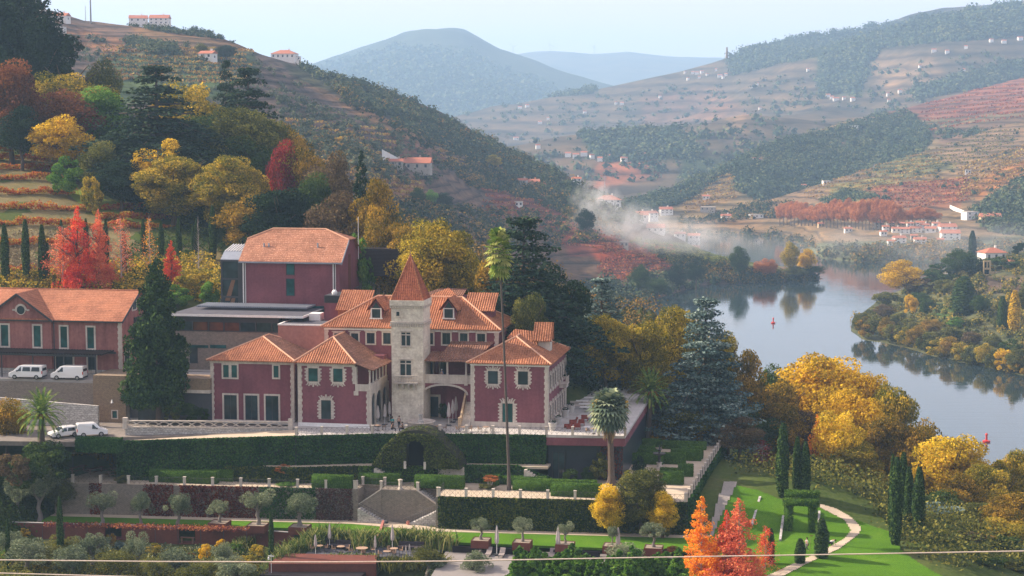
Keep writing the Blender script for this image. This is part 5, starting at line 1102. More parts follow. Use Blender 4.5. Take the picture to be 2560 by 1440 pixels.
mb.build('mound', plain('dark_earth', (0.04,0.04,0.03)), gt)
n = 5200; X = NR.uniform(pts[0][0], pts[-1][0], n); Z = NR.uniform(34, 38.6, n); ok = pip(X, Z, outer) & ~pip(X, Z, ring); X, Z = X[ok], Z[ok]
P = np.stack([X, np.full(len(X), yg-0.05)-0.25*NR.random(len(X)), Z], 1); N = np.tile([0,-1,0.3], (len(X),1))
for a, b in zip(ro_, ro_[1:]):
    k = 34; t = NR.random(k); P = np.vstack([P, np.stack([a[0]+(b[0]-a[0])*t, yg+3.5*NR.random(k), a[1]+(b[1]-a[1])*t+0.1*NR.random(k)], 1)]); N = np.vstack([N, np.tile([0,-0.2,1], (k,1))])
V, Q, t = leaves(P, N, 0.24, 0.5); npobj('ivy', V, Q, t, leafmat('olive_ivy', [(0.03,0.05,0.012),(0.07,0.09,0.02),(0.13,0.15,0.035)],0.2), M, BASE[gt], gt)
MB().box(hx0-0.2,hx1+0.2,yg+1.5,yg+1.7,34,38).build('shadowed_back', plain('painted_grotto_shade', (0.01,0.01,0.012)), gt)  # near-black sheet: the shade inside the grotto put into its colour
MB().box(hx0-0.3,hx0,yg-0.35,yg+0.1,33.9,34.9).build('stone_jamb', cream, gt); MB().box(hx1,hx1+0.3,yg-0.35,yg+0.1,33.9,34.9).build('stone_jamb', cream, gt)
for u0, v0, u1, v1, dx in ((935,1155,1010,1192,1),(1310,1157,1375,1187,1),(1095,1130,1160,1158,1)):
    if u0 == 1095: z0_, z1_, yy_ = 36.2, 34.0, -8.6
    else: z0_, z1_, yy_ = 34.0, 31.85, -10.6 if u0 < 1000 else -8.0
    a = M.at(u0, v0, yy_)[0]; b = M.at(u1, v1, yy_)[0]; mb = MB(); n = 10
    for i in range(n): mb.box(a+(b-a)*i/n, a+(b-a)*(i+1)/n, yy_-0.1, yy_+1.0, 31.7, z0_-(z0_-z1_)*(i+1)/n)
    tag(mb.build('steps', cream, None, M), {935:'small stone flight down from the walkway, left of the clipped ivy bank',1310:'small stone flight beside the dark glazed pavilion',1095:'stone steps climbing the terrace wall just right of the grotto'}[u0], 'steps')
tag(MB().lathe((-17.4,-13.9,31.8), [(0.36,0),(0.36,0.2),(0.24,0.25),(0.24,1.1),(0.34,1.2),(0.34,1.35)], 4).build('pedestal', cream, None, M), 'worn pinkish stone pedestal in the middle of the double stair landing', 'pedestal')
def hitgz(u, v, Y0=120, Y1=620, dz=0.0):
    a, b = ray(u, v); Y = np.arange(Y0, Y1, 0.4); z = CAMZ+b*Y; g = gz(a*Y, Y)+dz; k = np.argmax(z < g)
    return Vector((a*Y[k], Y[k], float(g[k])))
bark = plain('bark', (0.12,0.09,0.07), (0.08,0.06,0.05), 3, 0.9, 0.3); bark_pale = plain('pale_bark', (0.42,0.38,0.34), (0.3,0.27,0.25), 3, 0.9, 0.2)
LM = {k: leafmat('leaves_'+k, c, t) for k, c, t in (
 ('gold', [(0.26,0.19,0.015),(0.68,0.44,0.025),(0.95,0.66,0.05)], 0.45), ('yellow_green', [(0.09,0.11,0.015),(0.32,0.26,0.03),(0.75,0.50,0.06)], 0.4),
 ('olive_gold', [(0.07,0.07,0.012),(0.27,0.18,0.022),(0.58,0.34,0.04)], 0.35), ('lime', [(0.09,0.10,0.015),(0.33,0.27,0.03),(0.75,0.52,0.05)], 0.35), ('green', [(0.025,0.06,0.014),(0.045,0.08,0.02),(0.09,0.13,0.03)], 0.25),
 ('olive', [(0.04,0.055,0.018),(0.12,0.13,0.03),(0.26,0.24,0.05)], 0.3), ('bright_green', [(0.05,0.12,0.02),(0.10,0.22,0.03),(0.22,0.36,0.06)], 0.35),
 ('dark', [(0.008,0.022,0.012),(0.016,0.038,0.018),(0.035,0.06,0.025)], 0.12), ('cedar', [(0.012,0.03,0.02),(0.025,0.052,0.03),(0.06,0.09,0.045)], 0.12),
 ('blue', [(0.04,0.075,0.075),(0.10,0.16,0.15),(0.28,0.35,0.30)], 0.12), ('rust', [(0.09,0.035,0.02),(0.20,0.07,0.03),(0.33,0.13,0.04)], 0.3),
 ('crimson', [(0.12,0.015,0.02),(0.25,0.03,0.03),(0.42,0.06,0.04)], 0.35), ('scarlet', [(0.45,0.03,0.03),(0.75,0.09,0.05),(0.95,0.25,0.07)], 0.4),
 ('orange', [(0.65,0.20,0.02),(0.92,0.36,0.03),(1.0,0.52,0.05)], 0.4), ('salmon', [(0.50,0.09,0.06),(0.75,0.20,0.10),(0.9,0.38,0.16)], 0.4),
 ('brown', [(0.07,0.05,0.03),(0.13,0.085,0.045),(0.2,0.15,0.06)], 0.2), ('grey_olive', [(0.07,0.10,0.055),(0.17,0.21,0.12),(0.36,0.38,0.22)], 0.15),
 ('cypress', [(0.012,0.032,0.01),(0.028,0.06,0.018),(0.075,0.12,0.03)], 0.1), ('lemon', [(0.28,0.24,0.02),(0.72,0.50,0.03),(1.0,0.72,0.07)], 0.45),
 ('plane_orange', [(0.30,0.10,0.04),(0.50,0.19,0.07),(0.65,0.30,0.12)], 0.3), ('reed', [(0.10,0.15,0.04),(0.20,0.25,0.07),(0.38,0.38,0.14)], 0.3),
 ('palm', [(0.05,0.12,0.025),(0.12,0.21,0.04),(0.30,0.36,0.07)], 0.2), ('palm_blue', [(0.08,0.12,0.08),(0.15,0.20,0.13),(0.32,0.36,0.22)], 0.2), ('thatch', [(0.16,0.10,0.05),(0.28,0.19,0.10),(0.42,0.30,0.16)], 0.2))}
def mesh_obj_np(name, V, Q, t, mats, mi=None): return npmesh(name, V, Q, mats, t, mi)
def trunk_mesh(seed, h0=0.75, r=0.022, limbs=9, spread=0.26, name='trunk', lean=0.02):
    rg = random.Random(seed); mb = MB(); pts = [(0,0,-0.05)]+[(rg.uniform(-lean,lean), rg.uniform(-lean,lean), h0*i/5) for i in range(1, 6)]
    mb.tube(pts, [r*1.5]+[r*(1.15-0.85*i/5) for i in range(1, 6)], 7)
    for i in range(limbs):
        z = h0*rg.uniform(0.3, 0.85); a = rg.uniform(0, 6.28); L = spread*rg.uniform(0.7, 1.1); k = min(4, int(z/h0*5)); b = Vector(pts[k+1]); b.z = z
        e = b+Vector((math.cos(a)*L, math.sin(a)*L, L*rg.uniform(0.5, 1.0))); m_ = (b+e)/2+Vector((0,0,-0.02))
        mb.tube([b, m_, e], [r*0.5, r*0.3, r*0.1], 5, False)
    V, Q, t, _ = mbnp(mb); return npmesh(name, V, Q, [bark], t)
def broad(seed, per=290, nb=52, leaf=0.0215, cz=0.6, rxy=0.36, rz=0.38, low=0.16, up=0.15, top=1.0, asym=0.0, r0=0.07, r1=0.135):
    rg = np.random.default_rng(seed); B = []
    for i in range(nb):
        d = rg.normal(size=3); d /= np.linalg.norm(d); q = rg.random()**0.35
        s = 1.0-0.25*max(0, d[2])*top; 
        c = np.array([d[0]*rxy*q*s*0.80*(1+asym*rg.normal()), d[1]*rxy*q*s*0.80, cz+d[2]*rz*q*0.82]); r = rg.uniform(r0, r1)
        if c[2] < low: c[2] = low+0.05*rg.random()
        B.append([*c, r*1.05, r*1.05, r*0.8])
    V, Q, t = blobleaves(B, per, leaf, 0.55, up, rg=rg); return npmesh('crown', V, Q, [LM['green']], t)
def conic(seed, n=150, per=60, leaf=0.022, w=0.17, base=0.12, power=0.8, rag=0.25, tipb=0.02, flat=0.6):
    rg = np.random.default_rng(seed); B = []
    for i in range(n):
        z = base+(1-base)*(i/n); rr = w*(1-(z-base)/(1-base))**power+0.006; a = rg.random()*6.28; q = rg.uniform(0.35, 1.0)*(1+rag*rg.normal()*0.5); r = max(tipb*0.7, rr*rg.uniform(0.22, 0.42))
        B.append([math.cos(a)*rr*q, math.sin(a)*rr*q, z-r*0.3, r, r, r*flat+0.01])
    V, Q, t = blobleaves(B, per, leaf, 0.6, 0.1, rg=rg); return npmesh('crown', V, Q, [LM['green']], t)
def column(seed, n=3600, leaf=0.02, w=0.062):
    rg = np.random.default_rng(seed); z = rg.random(n)**0.9; a = rg.random(n)*6.283
    prof = np.where(z < 0.12, 0.55+z/0.12*0.35, np.where(z < 0.45, 0.9+0.1*np.sin((z-0.12)/0.33*1.57), np.cos((z-0.45)/0.57*1.45)**0.75))
    r = w*prof*(0.86+0.22*rg.random(n)+0.10*np.sin(a*3+z*9+seed)+0.08*np.sin(a*7+z*31))
    P = np.stack([np.cos(a)*r, np.sin(a)*r, 0.02+z*0.97], 1); N = np.stack([np.cos(a), np.sin(a), 0.2+0*a], 1)
    ln = len(P); V, Q, t = leaves(P, N, leaf, 0.35, 1.0, 0.0, rg)
    # stretch every leaf upright
    C = np.repeat(P, 4, axis=0); D = V-C; D[:, 2] *= 1.1; V = C+D
    mb = MB(); mb.tube([(0,0,0),(0,0,0.3),(0,0,0.6),(0,0,0.93)], [w*0.6,w*0.8,w*0.66,w*0.12], 8); a_ = mbnp(mb, 0, 0.2); V, Q, t, mi = joinnp([(V, Q, t, 0), a_])
    return npmesh('crown', V, Q, [LM['cypress']], t)
def cedar(seed, tiers=11, w=0.42, leaf=0.02, droop=0.10, per=95, base=0.22, nodding=False):
    rg = np.random.default_rng(seed); B = []; mb = MB(); mb.tube([(0,0,-0.05),(0.005,0,0.3),(0,0.004,0.65),(0,0,0.98)], [0.024,0.018,0.011,0.003], 7)
    for i in range(tiers):
        f = i/(tiers-1); z = base+(0.97-base)*f; R_ = w*(1-f**1.3)*(0.75+0.25*math.sin(math.pi*min(1, f*1.6+0.2)))+0.03; k = int(9-5*f)
        for j in range(k):
            a = 6.283*(j+rg.random()*0.9)/k; L = R_*rg.uniform(0.65, 1.15); n = max(2, int(L/0.06)); zz = z+rg.uniform(-0.02, 0.02); pr = []
            for q in range(1, n+1):
                s = q/n; x, y = math.cos(a)*L*s, math.sin(a)*L*s; zq = zz+0.05*L/0.4*math.sin(s*2.2)-droop*s*s*L/0.4
                pr.append((x, y, zq)); ww = 0.062*(1-0.4*s)*(0.7+0.6*rg.random())+0.016
                sx = rg.normal()*0.015
                B.append([x-math.sin(a)*sx, y+math.cos(a)*sx, zq+0.005, ww, ww, 0.014+0.006*rg.random()])
                for sd in (-1, 1): 
                    if s < 0.9 and L > 0.12: B.append([x-math.sin(a)*sd*ww*1.1, y+math.cos(a)*sd*ww*1.1, zq-0.008, ww*0.7, ww*0.7, 0.012])
            if L > 0.1: mb.tube([(0,0,zz-0.02), pr[len(pr)//2], pr[-1]], [0.006,0.004,0.001], 4, False)
    V, Q, t = blobleaves(B, per*0.42, leaf, 0.5, 0.35, rg=rg); cm = npmesh('crown', V, Q, [LM['cedar']], t); V, Q, t, _ = mbnp(mb); return cm, npmesh('trunk', V, Q, [bark], t)
def sparse(seed, n=2600, leaf=0.014, w=0.2, base=0.05, power=0.9, branches=46):
    """upright tree with a visible trunk, fine branches and loose leaves"""
    rg = np.random.default_rng(seed); mb = MB(); mb.tube([(0,0,-0.02),(0.004,0,0.4),(0,0,0.98)], [0.011,0.008,0.002], 6); P = []
    for i in range(branches):
        z = base+0.08+(0.85-base)*(i/branches); R_ = w*(1-(z-base)/(1-base)*0.93)**power; a = rg.random()*6.283; L = R_*rg.uniform(0.75, 1.1); e = Vector((math.cos(a)*L, math.sin(a)*L, z+L*0.85))
        mb.tube([(0,0,z), (e.x*0.55,e.y*0.55,z+L*0.35), e], [0.0035,0.002,0.0007], 3, False)
        m = int(n/branches*(0.4+R_/w)); s = rg.random(m)**0.6; sp_ = 0.22*R_+0.012
        P.append(np.stack([e.x*s, e.y*s, z+(e.z-z)*s], 1)+rg.normal(size=(m, 3))*sp_*0.6)
    P = np.vstack(P); V, Q, t = leaves(P, sph(len(P), rg), leaf, 0.9, 0.8, 0.1, rg); cm = npmesh('crown', V, Q, [LM['scarlet']], t); V, Q, t, _ = mbnp(mb)
    return cm, npmesh('trunk', V, Q, [bark_pale], t)
BRD = [broad(i) for i in (1, 2, 3, 4)]+[broad(5, nb=70, rxy=0.30, rz=0.44, cz=0.53, low=0.08), broad(6, nb=60, rxy=0.44, rz=0.34, cz=0.62)]
BIG = [broad(15, r0=.04, r1=.1, per=250, nb=180, leaf=0.0165, rxy=0.40, rz=0.40, cz=0.57, low=0.1), broad(16, r0=.04, r1=.1, per=250, nb=170, leaf=0.0165, rxy=0.34, rz=0.44, cz=0.54, low=0.08)]
TRK = [trunk_mesh(i) for i in range(4)]
BSH = [broad(20+i, per=190, nb=26, leaf=0.038, cz=0.45, rxy=0.44, rz=0.42, low=0.08) for i in range(4)]
COLM = [column(i) for i in range(3)]; CED = [cedar(3), cedar(7, 13, 0.36), cedar(9, 9, 0.5, base=0.3)]; CBL = [cedar(21, 14, 0.36, leaf=0.017, droop=0.2, base=0.08, per=150), cedar(22, 12, 0.40, droop=0.2, base=0.06, per=120)]
CON = [conic(1), conic(2, w=0.2, base=0.03), conic(3, n=240, per=115, w=0.24, power=0.55, base=0.1, leaf=0.021)]; SPR = [sparse(1), sparse(2, n=1500), sparse(3, 700, w=0.16), sparse(4, 3600, w=0.22)]
GUM = [conic(11, n=170, per=85, w=0.26, base=0.06, power=0.75, leaf=0.017, rag=0.5), conic(12, n=170, per=80, w=0.22, base=0.05, power=0.8, leaf=0.017, rag=0.5)]
def wmat(o, m):
    o.material_slots[0].link = 'OBJECT'; o.material_slots[0].material = m
TC = [0]
def plant(name, crown, trunk, loc, wd, h, m, label, cat, group=None, rz=None, tm=None, parts=True):
    TC[0] += 1; rz = R.uniform(0, 6.28) if rz is None else rz
    if trunk is None or not parts:
        o = bpy.data.objects.new(name, crown); COL.objects.link(o); wmat(o, m)
        o.location = loc; o.scale = (wd, wd, h); o.rotation_euler = (0, 0, rz); return tag(o, label, cat, group)
    r = bpy.data.objects.new(name, None); COL.objects.link(r); r.location = loc; r.scale = (wd, wd, h); r.rotation_euler = (0, 0, rz); r.empty_display_size = 0.1
    c = bpy.data.objects.new('crown', crown); COL.objects.link(c); c.parent = r; wmat(c, m)
    t = bpy.data.objects.new('trunk', trunk); COL.objects.link(t); t.parent = r
    if tm: wmat(t, tm)
    return tag(r, label, cat, group)
def tree(kind, u, vt, Y, wpx, mk, label, group=None, vb=None, zb=None, parts=True, rz=None, name=None):
    """tree whose top shows at pixel (u, vt), standing at depth Y on the ground (or with its foot at pixel row vb)"""
    if vb is not None: p = hitgz(u, vb) if zb is None else G(u, vb, zb); Y = p.y
    elif zb is None:
        while Y > 200 and gz(W(u, vt, Y).x, Y) < 1: Y -= 3
    t = W(u, vt, Y); z = float(gz(t.x, Y)) if zb is None else zb
    if vb is not None: z = p.z
    h = max(0.8, t.z-z); wd = wpx/FPX*Y*1.02; loc = (t.x, Y, z-0.05); m = LM[mk]; i = TC[0]
    if kind == 'broad': return plant(name or 'tree', BRD[i % 6], TRK[i % 4], loc, wd/0.66, h/0.985, m, label, 'tree', group, rz, parts=parts)
    if kind == 'big': return plant(name or 'tree', BIG[i % 2], TRK[i % 4], loc, wd/0.70, h/0.985, m, label, 'tree', group, rz)
    if kind == 'bush': return plant(name or 'shrub', BSH[i % 4], None, loc, wd/0.95, h/0.95, m, label, 'shrub', group, rz)
    if kind == 'column': return plant(name or 'cypress_tree', COLM[i % 3], None, loc, wd/0.125, h, m, label, 'cypress', group, rz)
    if kind == 'cedar': a, b = CED[i % 3]; return plant(name or 'cedar_tree', a, b, loc, wd/0.66, h, m, label, 'tree', group, rz)
    if kind == 'bluecedar': a, b = CBL[i % 2]; return plant(name or 'cedar_tree', a, b, loc, wd/0.60, h, m, label, 'tree', group, rz)
    if kind == 'conic': return plant(name or 'conifer_tree', CON[i % 2], TRK[i % 4], loc, wd/0.38, h, m, label, 'tree', group, rz)
    if kind == 'gum': return plant(name or 'tree', GUM[i % 2], TRK[i % 4], loc, wd/0.42, h, m, label, 'tree', group, rz)
    if kind == 'sparse': a, b = SPR[i % 4]; return plant(name or 'tree', a, b, loc, wd/0.42, h, m, label, 'tree', group, rz)
WG = 'trees of the wooded slope'
for a in (
 ('big',30,-70,405,300,'dark','tall dark evergreen tree reaching the top left corner of the photo'), ('conic',165,86,392,110,'dark','dark narrow tree just right of the tall evergreen in the top left corner'),
 ('broad',-20,100,385,150,'dark','dark tree behind the rusty tree at the left edge'), ('broad',95,75,396,130,'dark','dark tree between the corner evergreen and its narrow neighbour'),
 ('broad',25,135,368,175,'rust','rusty red tree at the left edge under the tall evergreen'), ('broad',132,168,384,160,'yellow_green','yellow-green tree behind the rust-coloured one, upper left'),
 ('broad',215,168,388,150,'yellow_green','yellowish tree left of the bright green pine'), ('broad',165,212,370,190,'rust','rust and orange tree left of the bright green pine'),
 ('broad',150,282,358,150,'gold','golden tree above the light green bush by the vineyard'), ('broad',50,262,360,120,'dark','dark green tree above the topmost vine rows'),
 ('broad',250,206,374,190,'bright_green','bright green round-headed pine in the upper left wood'), ('broad',250,132,402,90,'olive','thin olive tree in front of the terraced hill, upper left'),
 ('cedar',390,166,358,350,'cedar','huge dark cedar with layered branches in the middle of the left wood'), ('broad',475,190,386,190,'yellow_green','yellow-topped tree right behind the huge cedar'),
 ('cedar',565,150,404,90,'cedar','small cedar tip poking up above the dark spreading cedar'), ('cedar',620,172,388,260,'cedar','dark spreading cedar at the right top of the wood'),
 ('big',600,246,366,250,'olive','large olive-green tree in front of the dark spreading cedar'), ('broad',700,292,372,130,'olive_gold','olive-gold tree on the right shoulder of the wood'),
 ('broad',400,334,345,120,'gold','golden tree rising behind the rounded yellow-green trees'), ('big',430,372,338,210,'yellow_green','rounded yellow-green tree left of the golden dome'),
 ('big',568,372,334,190,'yellow_green','golden-green dome-shaped tree above the tall block'), ('bush',165,372,344,110,'bright_green','light green bush at the top end of the vine rows'),
 ('broad',250,345,346,130,'olive','mixed olive tree beside the light green bush'), ('bush',230,420,335,70,'yellow_green','small pale bush on the grass path by the white discs'),
 ('broad',640,325,358,220,'green','dark green tree behind the golden dome'), ('broad',500,270,372,190,'green','green tree under the yellow-topped one'),
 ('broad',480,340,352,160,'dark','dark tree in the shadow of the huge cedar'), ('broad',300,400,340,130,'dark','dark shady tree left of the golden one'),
 ('broad',706,338,340,105,'crimson','crimson tree beside an orange-green one above the tall block'), ('broad',752,348,342,125,'olive_gold','orange-green tree touching the crimson one'),
 ('broad',820,358,334,130,'brown','thin brownish tree left of the blue-black fir'), ('conic',902,376,312,95,'dark','blue-black fir standing out on the valley side'),
 ('broad',850,470,304,170,'brown','brownish tree below the blue-black fir'), ('broad',940,442,302,130,'olive_gold','olive-gold tree right of the blue-black fir'),
 ('broad',780,420,318,140,'green','green tree below the thin brownish one'), ('big',700,450,312,230,'dark','dark tree mass directly behind the tall block roof'),
 ('broad',960,500,292,130,'olive_gold','olive tree left of the autumn lime behind the spire'), ('broad',1010,545,288,130,'olive_gold','low olive-gold tree behind the slatted box'),
 ('broad',620,480,318,150,'olive_gold','yellowish tree at the left shoulder of the tall block roof'), ('broad',330,300,356,150,'cedar','dark tree left of the huge cedar'),
 ('broad',560,300,368,150,'olive','olive tree between the two cedars'), ('broad',-40,230,372,150,'dark','dark tree cut by the left edge above the vines'), 
 ('bush',896,543,285,98,'bright_green','round bright green clipped cypress beside the flagpole')):
    tree(*a, group=WG)
for a in (('broad',15,985,243,110,'olive_gold','yellowing tree at the left edge beside the date palm'), ('big',1090,524,284,225,'lime','large olive-gold lime tree behind the tiled spire'), ('cedar',1310,545,268,350,'cedar','great dark flat-topped cedar behind the tall fan palm'),
 ('broad',1230,640,276,120,'olive_gold','yellowish tree under the great flat-topped cedar'), ('big',1322,704,258,135,'olive','rounded olive-green tree just right of the tall palm trunk'), ('broad',1400,640,275,170,'dark','dark tree under the right side of the great flat-topped cedar'),
 ('broad',1260,760,268,90,'dark','dark low tree behind the tall palm trunk'), ('broad',1395,760,270,140,'dark','dark shadowy tree behind the right wing roof'), ('bluecedar',1505,690,284,190,'blue','blue-grey cedar in the shade left of the autumn limes'),
 ('big',1512,770,278,145,'lime','leftmost of the three golden lime trees by the river'), ('big',1612,777,280,150,'lime','middle one of the three golden lime trees by the river'), ('big',1690,742,288,170,'lime','tallest of the three golden lime trees, just left of the big blue cedar'),
 ('big',1800,800,292,150,'lime','golden tree peeping out right of the big blue cedar'), ('bluecedar',1765,744,270,260,'blue','big blue cedar standing in front of the river'),
 ('broad',1870,870,290,110,'olive_gold','thin autumn tree between the big blue cedar and the great golden tree'), ('broad',1620,960,276,150,'brown','brownish tree behind the date palm trunk'), ('broad',1730,1000,268,130,'olive','dull olive tree under the big blue cedar'),
 ('broad',1820,1040,272,140,'green','dark green tree below the big blue cedar, right side'), ('bush',1640,1040,270,150,'olive_gold','low autumn shrubs behind the clipped side hedges'), ('bush',1745,1050,268,90,'olive_gold','small ochre shrub at the top of the gravel walk'),
 ('broad',1850,1040,264,130,'brown','brown-green tree at the top of the narrow lane'), ('sparse',1905,1095,262,90,'crimson','thin crimson tree with bare branches above the narrow lane'), ('bush',1945,1150,262,60,'crimson','crimson shrub between the thin crimson tree and the cypresses')):
    tree(*a, group='trees around the manor')
RG = 'autumn trees between the lawn and the river'
for a in (('big',2050,858,306,340,'gold','great golden dome of a tree in front of the river'), ('big',1950,985,288,200,'olive_gold','olive-gold tree low on the left side of the great golden dome'), ('big',2120,945,292,230,'gold','golden tree forming the lower right part of the great golden dome'), ('big',2215,1010,284,170,'olive_gold','ochre tree between the lemon tree and the ragged yellow-green one'), ('broad',1930,900,310,130,'green','dark green tree peeping out left of the great golden dome'), ('big',1940,930,296,190,'olive_gold','olive-gold tree against the left side of the great golden dome'),
 ('big',2180,905,302,150,'gold','golden tree on the right shoulder of the great golden dome'), ('broad',2100,1015,274,130,'lemon','bright lemon-yellow tree below the great golden dome'), ('gum',2045,1035,276,60,'orange','slim orange tree left of the bright lemon-yellow one'),
 ('big',2230,930,296,190,'yellow_green','ragged yellow-green tree at the water right of the great dome'), ('big',2000,1010,290,210,'brown','olive tree mass under the great golden dome'), ('big',2130,1090,272,200,'yellow_green','olive-gold tree behind the three lawn cypresses'),
 ('big',2290,1040,282,180,'olive_gold','olive tree behind the tight group of cypresses'), ('big',2380,1060,272,260,'lemon','wide yellow tree under the red river buoy'), ('broad',2320,1040,290,130,'olive_gold','thin ochre tree left of the wide yellow one'),
 ('big',2470,1140,262,170,'yellow_green','olive tree right of the wide yellow one'), ('big',2545,1100,272,170,'yellow_green','yellow-green tree cut by the right edge near the water'), ('big',2450,1250,250,150,'olive','dark green tree on the slope at the lower right'),
 ('big',2550,1220,246,190,'olive_gold','ochre tree at the right edge, lower down'), ('bush',2160,1205,268,150,'blue','grey-green oleander bush at the bend of the path'), ('bush',2100,1200,272,70,'green','dark shrub at the back edge of the lawn'),
 ('bush',2210,1275,262,60,'lemon','small yellow shrub between the oleander and the cypresses'), ('bush',2330,1310,244,170,'blue','grey-green oleander at the foot of the cypress group'), ('bush',2420,1370,232,140,'brown','dry brown bush at the lower right corner of the lawn'),
 ('bush',2300,1370,238,80,'reed','pale grassy bush on the lawn edge'), ('bush',1900,1180,262,90,'olive','olive shrub behind the upper end of the right lawn'), ('bush',2090,1225,262,70,'olive_gold','ochre shrub beside the arbour, at the lawn edge'), ('bush',2250,1290,250,70,'green','green shrub under the cypress group'), ('bush',2390,1300,240,110,'olive','olive bush behind the dry brown one'), ('bush',2450,1330,234,110,'olive_gold','ochre bush right of the dry brown one'), ('broad',2520,1290,240,150,'yellow_green','yellow-green tree near the lower right corner'), ('bush',2350,1400,226,120,'reed','reedy bush at the bottom edge of the lawn'), ('bush',2460,1420,220,130,'green','green bush at the bottom edge, right'), ('broad',2400,1180,258,120,'olive_gold','ochre tree below the wide yellow one'), ('bush',2500,1330,236,150,'green','green bush at the lower right edge'), ('bush',2540,1400,222,140,'olive','olive bush in the lower right corner'), ('broad',1900,1010,286,150,'green','green tree behind the thin crimson one'),
 ('broad',2010,1130,266,110,'dark','dark tree behind the three lawn cypresses'), ('broad',2360,1220,256,150,'green','dark thicket between the cypress group and the yellow tree')):
    tree(*a, group=RG)
CG = 'narrow columnar cypresses'
for i, (u, vt, vb, w_, lab) in enumerate(((1958,1056,1243,30,'tallest of the three cypresses at the top of the right lawn'), (1994,1090,1240,22,'middle one of the three cypresses at the top of the right lawn'), (2014,1102,1242,26,'right one of the three cypresses at the top of the right lawn'),
 (2233,1133,1345,18,'left outer cypress of the tight group right of the lawn'), (2243,1140,1368,30,'front cypress of the tight group right of the lawn'), (2260,1128,1310,26,'rear cypress of the tight group right of the lawn'), (2274,1165,1325,24,'small cypress inside the tight group right of the lawn'), (2299,1165,1340,30,'right outer cypress of the tight group right of the lawn'))):
    tree('column', u, vt, 0, w_, 'cypress', lab, CG, vb=vb)
for i, (u, vt, Y, w_, lab) in enumerate(((2055,1294,214,34,'big cypress cut by the bottom edge beside the two gardeners'), (2001,1345,212,26,'leaning cypress at the bottom edge left of the gardener'), (1928,1320,212,18,'thin cypress behind the red autumn tree'),
 (148,1240,216,17,'single cypress in the herb garden, lower left'), (677,1272,215,13,'slim cypress at the end of the rust-steel wall'), (18,1296,216,12,'tiny cypress at the left edge of the herb garden'))):
    p = W(u, vt, Y); zb_ = 25.4 if u < 900 else float(gz(p.x, p.y))
    tree('column', u, vt, Y, w_, 'cypress', lab, CG, zb=zb_)
for i, (u, vt, vb, w_) in enumerate(((10,558,705,20),(62,546,702,19),(104,560,707,20),(152,548,690,14),(214,545,700,14),(264,545,690,13),(309,575,690,13),(357,546,640,12),(402,552,650,14),(446,545,642,14),(482,560,640,9),(490,545,640,9),(531,512,650,18),(586,540,600,16),(118,600,705,9))):
    lab = ['first','second','third','fourth','fifth','sixth','seventh','eighth','ninth','tenth','eleventh','twelfth','thirteenth','fourteenth','short thin'][i]+' cypress from the left on the vineyard slope'
    tree('column', u, vt, 0, w_, 'cypress', lab, 'cypresses along the vineyard slope', vb=vb)
SG = 'red autumn trees above the long building'
for k, u, vt, vb, w_, mk, lab in (('gum',192,514,722,78,'scarlet','tallest scarlet tree above the long building'), ('sparse',155,560,726,105,'salmon','broad pinkish-red tree left of the tallest scarlet one'), ('gum',244,522,720,60,'salmon','salmon-red pointed tree right of the tallest scarlet one'),
 ('sparse',300,535,712,100,'salmon','thin pinkish tree with a visible trunk, middle of the red row'), ('sparse',372,535,700,80,'orange','orange leafy tree behind the big conifer tip'), ('gum',427,600,712,50,'scarlet','short crimson-red tree right of the big conifer tip')):
    tree(k, u, vt, 0, w_, mk, lab, SG, vb=vb)
a, b = SPR[2]; p = hitgz(497, 700); t = W(497, 538, p.y); r = bpy.data.objects.new('bare_tree', None); COL.objects.link(r); r.location = p; h = t.z-p.z; r.scale = (h*0.8, h*0.8, h); tag(r, 'leafless whitish tree between the red trees and the tall block', 'tree')
t = bpy.data.objects.new('trunk', b); COL.objects.link(t); t.parent = r
p = M.g(385, 1052, 38); pw = M.w(p[0], p[1], 37.6); tt = W(390, 648, pw.y)
plant('conifer_tree', CON[2], None, (tt.x, pw.y, 40.2), 8.6/0.48*1.05, tt.z-40.0, LM['cypress'], 'tall ragged dark conifer between the long building and the manor', 'tree')
c_ = bpy.data.objects[-1] if False else None
cr = [o for o in bpy.data.objects if o.get('label', '').startswith('tall ragged dark conifer')][0]; cr.name = 'crown'
rt_ = E0('conifer_tree'); rt_.location = (tt.x, pw.y, 37.6); tag(rt_, cr['label'], 'tree'); del cr['label']; del cr['category']; cr.parent = rt_; cr.location = (0, 0, 1.6); cr.scale.z = (tt.z-39.2)
tk = MB().tube([(0,0,0),(0.1,0,3),(0,0,9),(0,0,16)], [0.55,0.42,0.3,0.08], 9).build('trunk', bark, rt_)
def frond(mb, o, az, el, L, droop, n=9, lw=0.32, rg=R, wide=1.0):
    """feather leaf: rachis with paired leaflets"""
    p = Vector(o); d = Vector((math.cos(az)*math.cos(el), math.sin(az)*math.cos(el), math.sin(el))); s = L/n; pts = [p.copy()]
    for i in range(n):
        d = (d+Vector((0,0,-droop*(i+1)/n))).normalized(); p = p+d*s; pts.append(p.copy())
    for i in range(n):
        a, b = pts[i], pts[i+1]; t = (b-a).normalized(); sd = t.cross(Vector((0,0,1))); sd = sd.normalized() if sd.length > 0.01 else Vector((1,0,0)); up = sd.cross(t)
        for k in range(3):
            q = a+(b-a)*(k/3); f = (i+k/3)/n; ll = lw*wide*math.sin(math.pi*min(1, 0.12+f*0.86))**0.6
            for s_ in (-1, 1):
                e = q+t*ll*0.65+sd*s_*ll*0.8-Vector((0,0,0.25*ll))+up*0.05; wv = t*0.045*wide*1.4
                mb.add([q-wv, q+wv, e+wv*0.3, e-wv*0.3], [(0,1,2,3)])
    mb.tube(pts, [0.035*(1-0.8*i/n) for i in range(n+1)], 3, False)
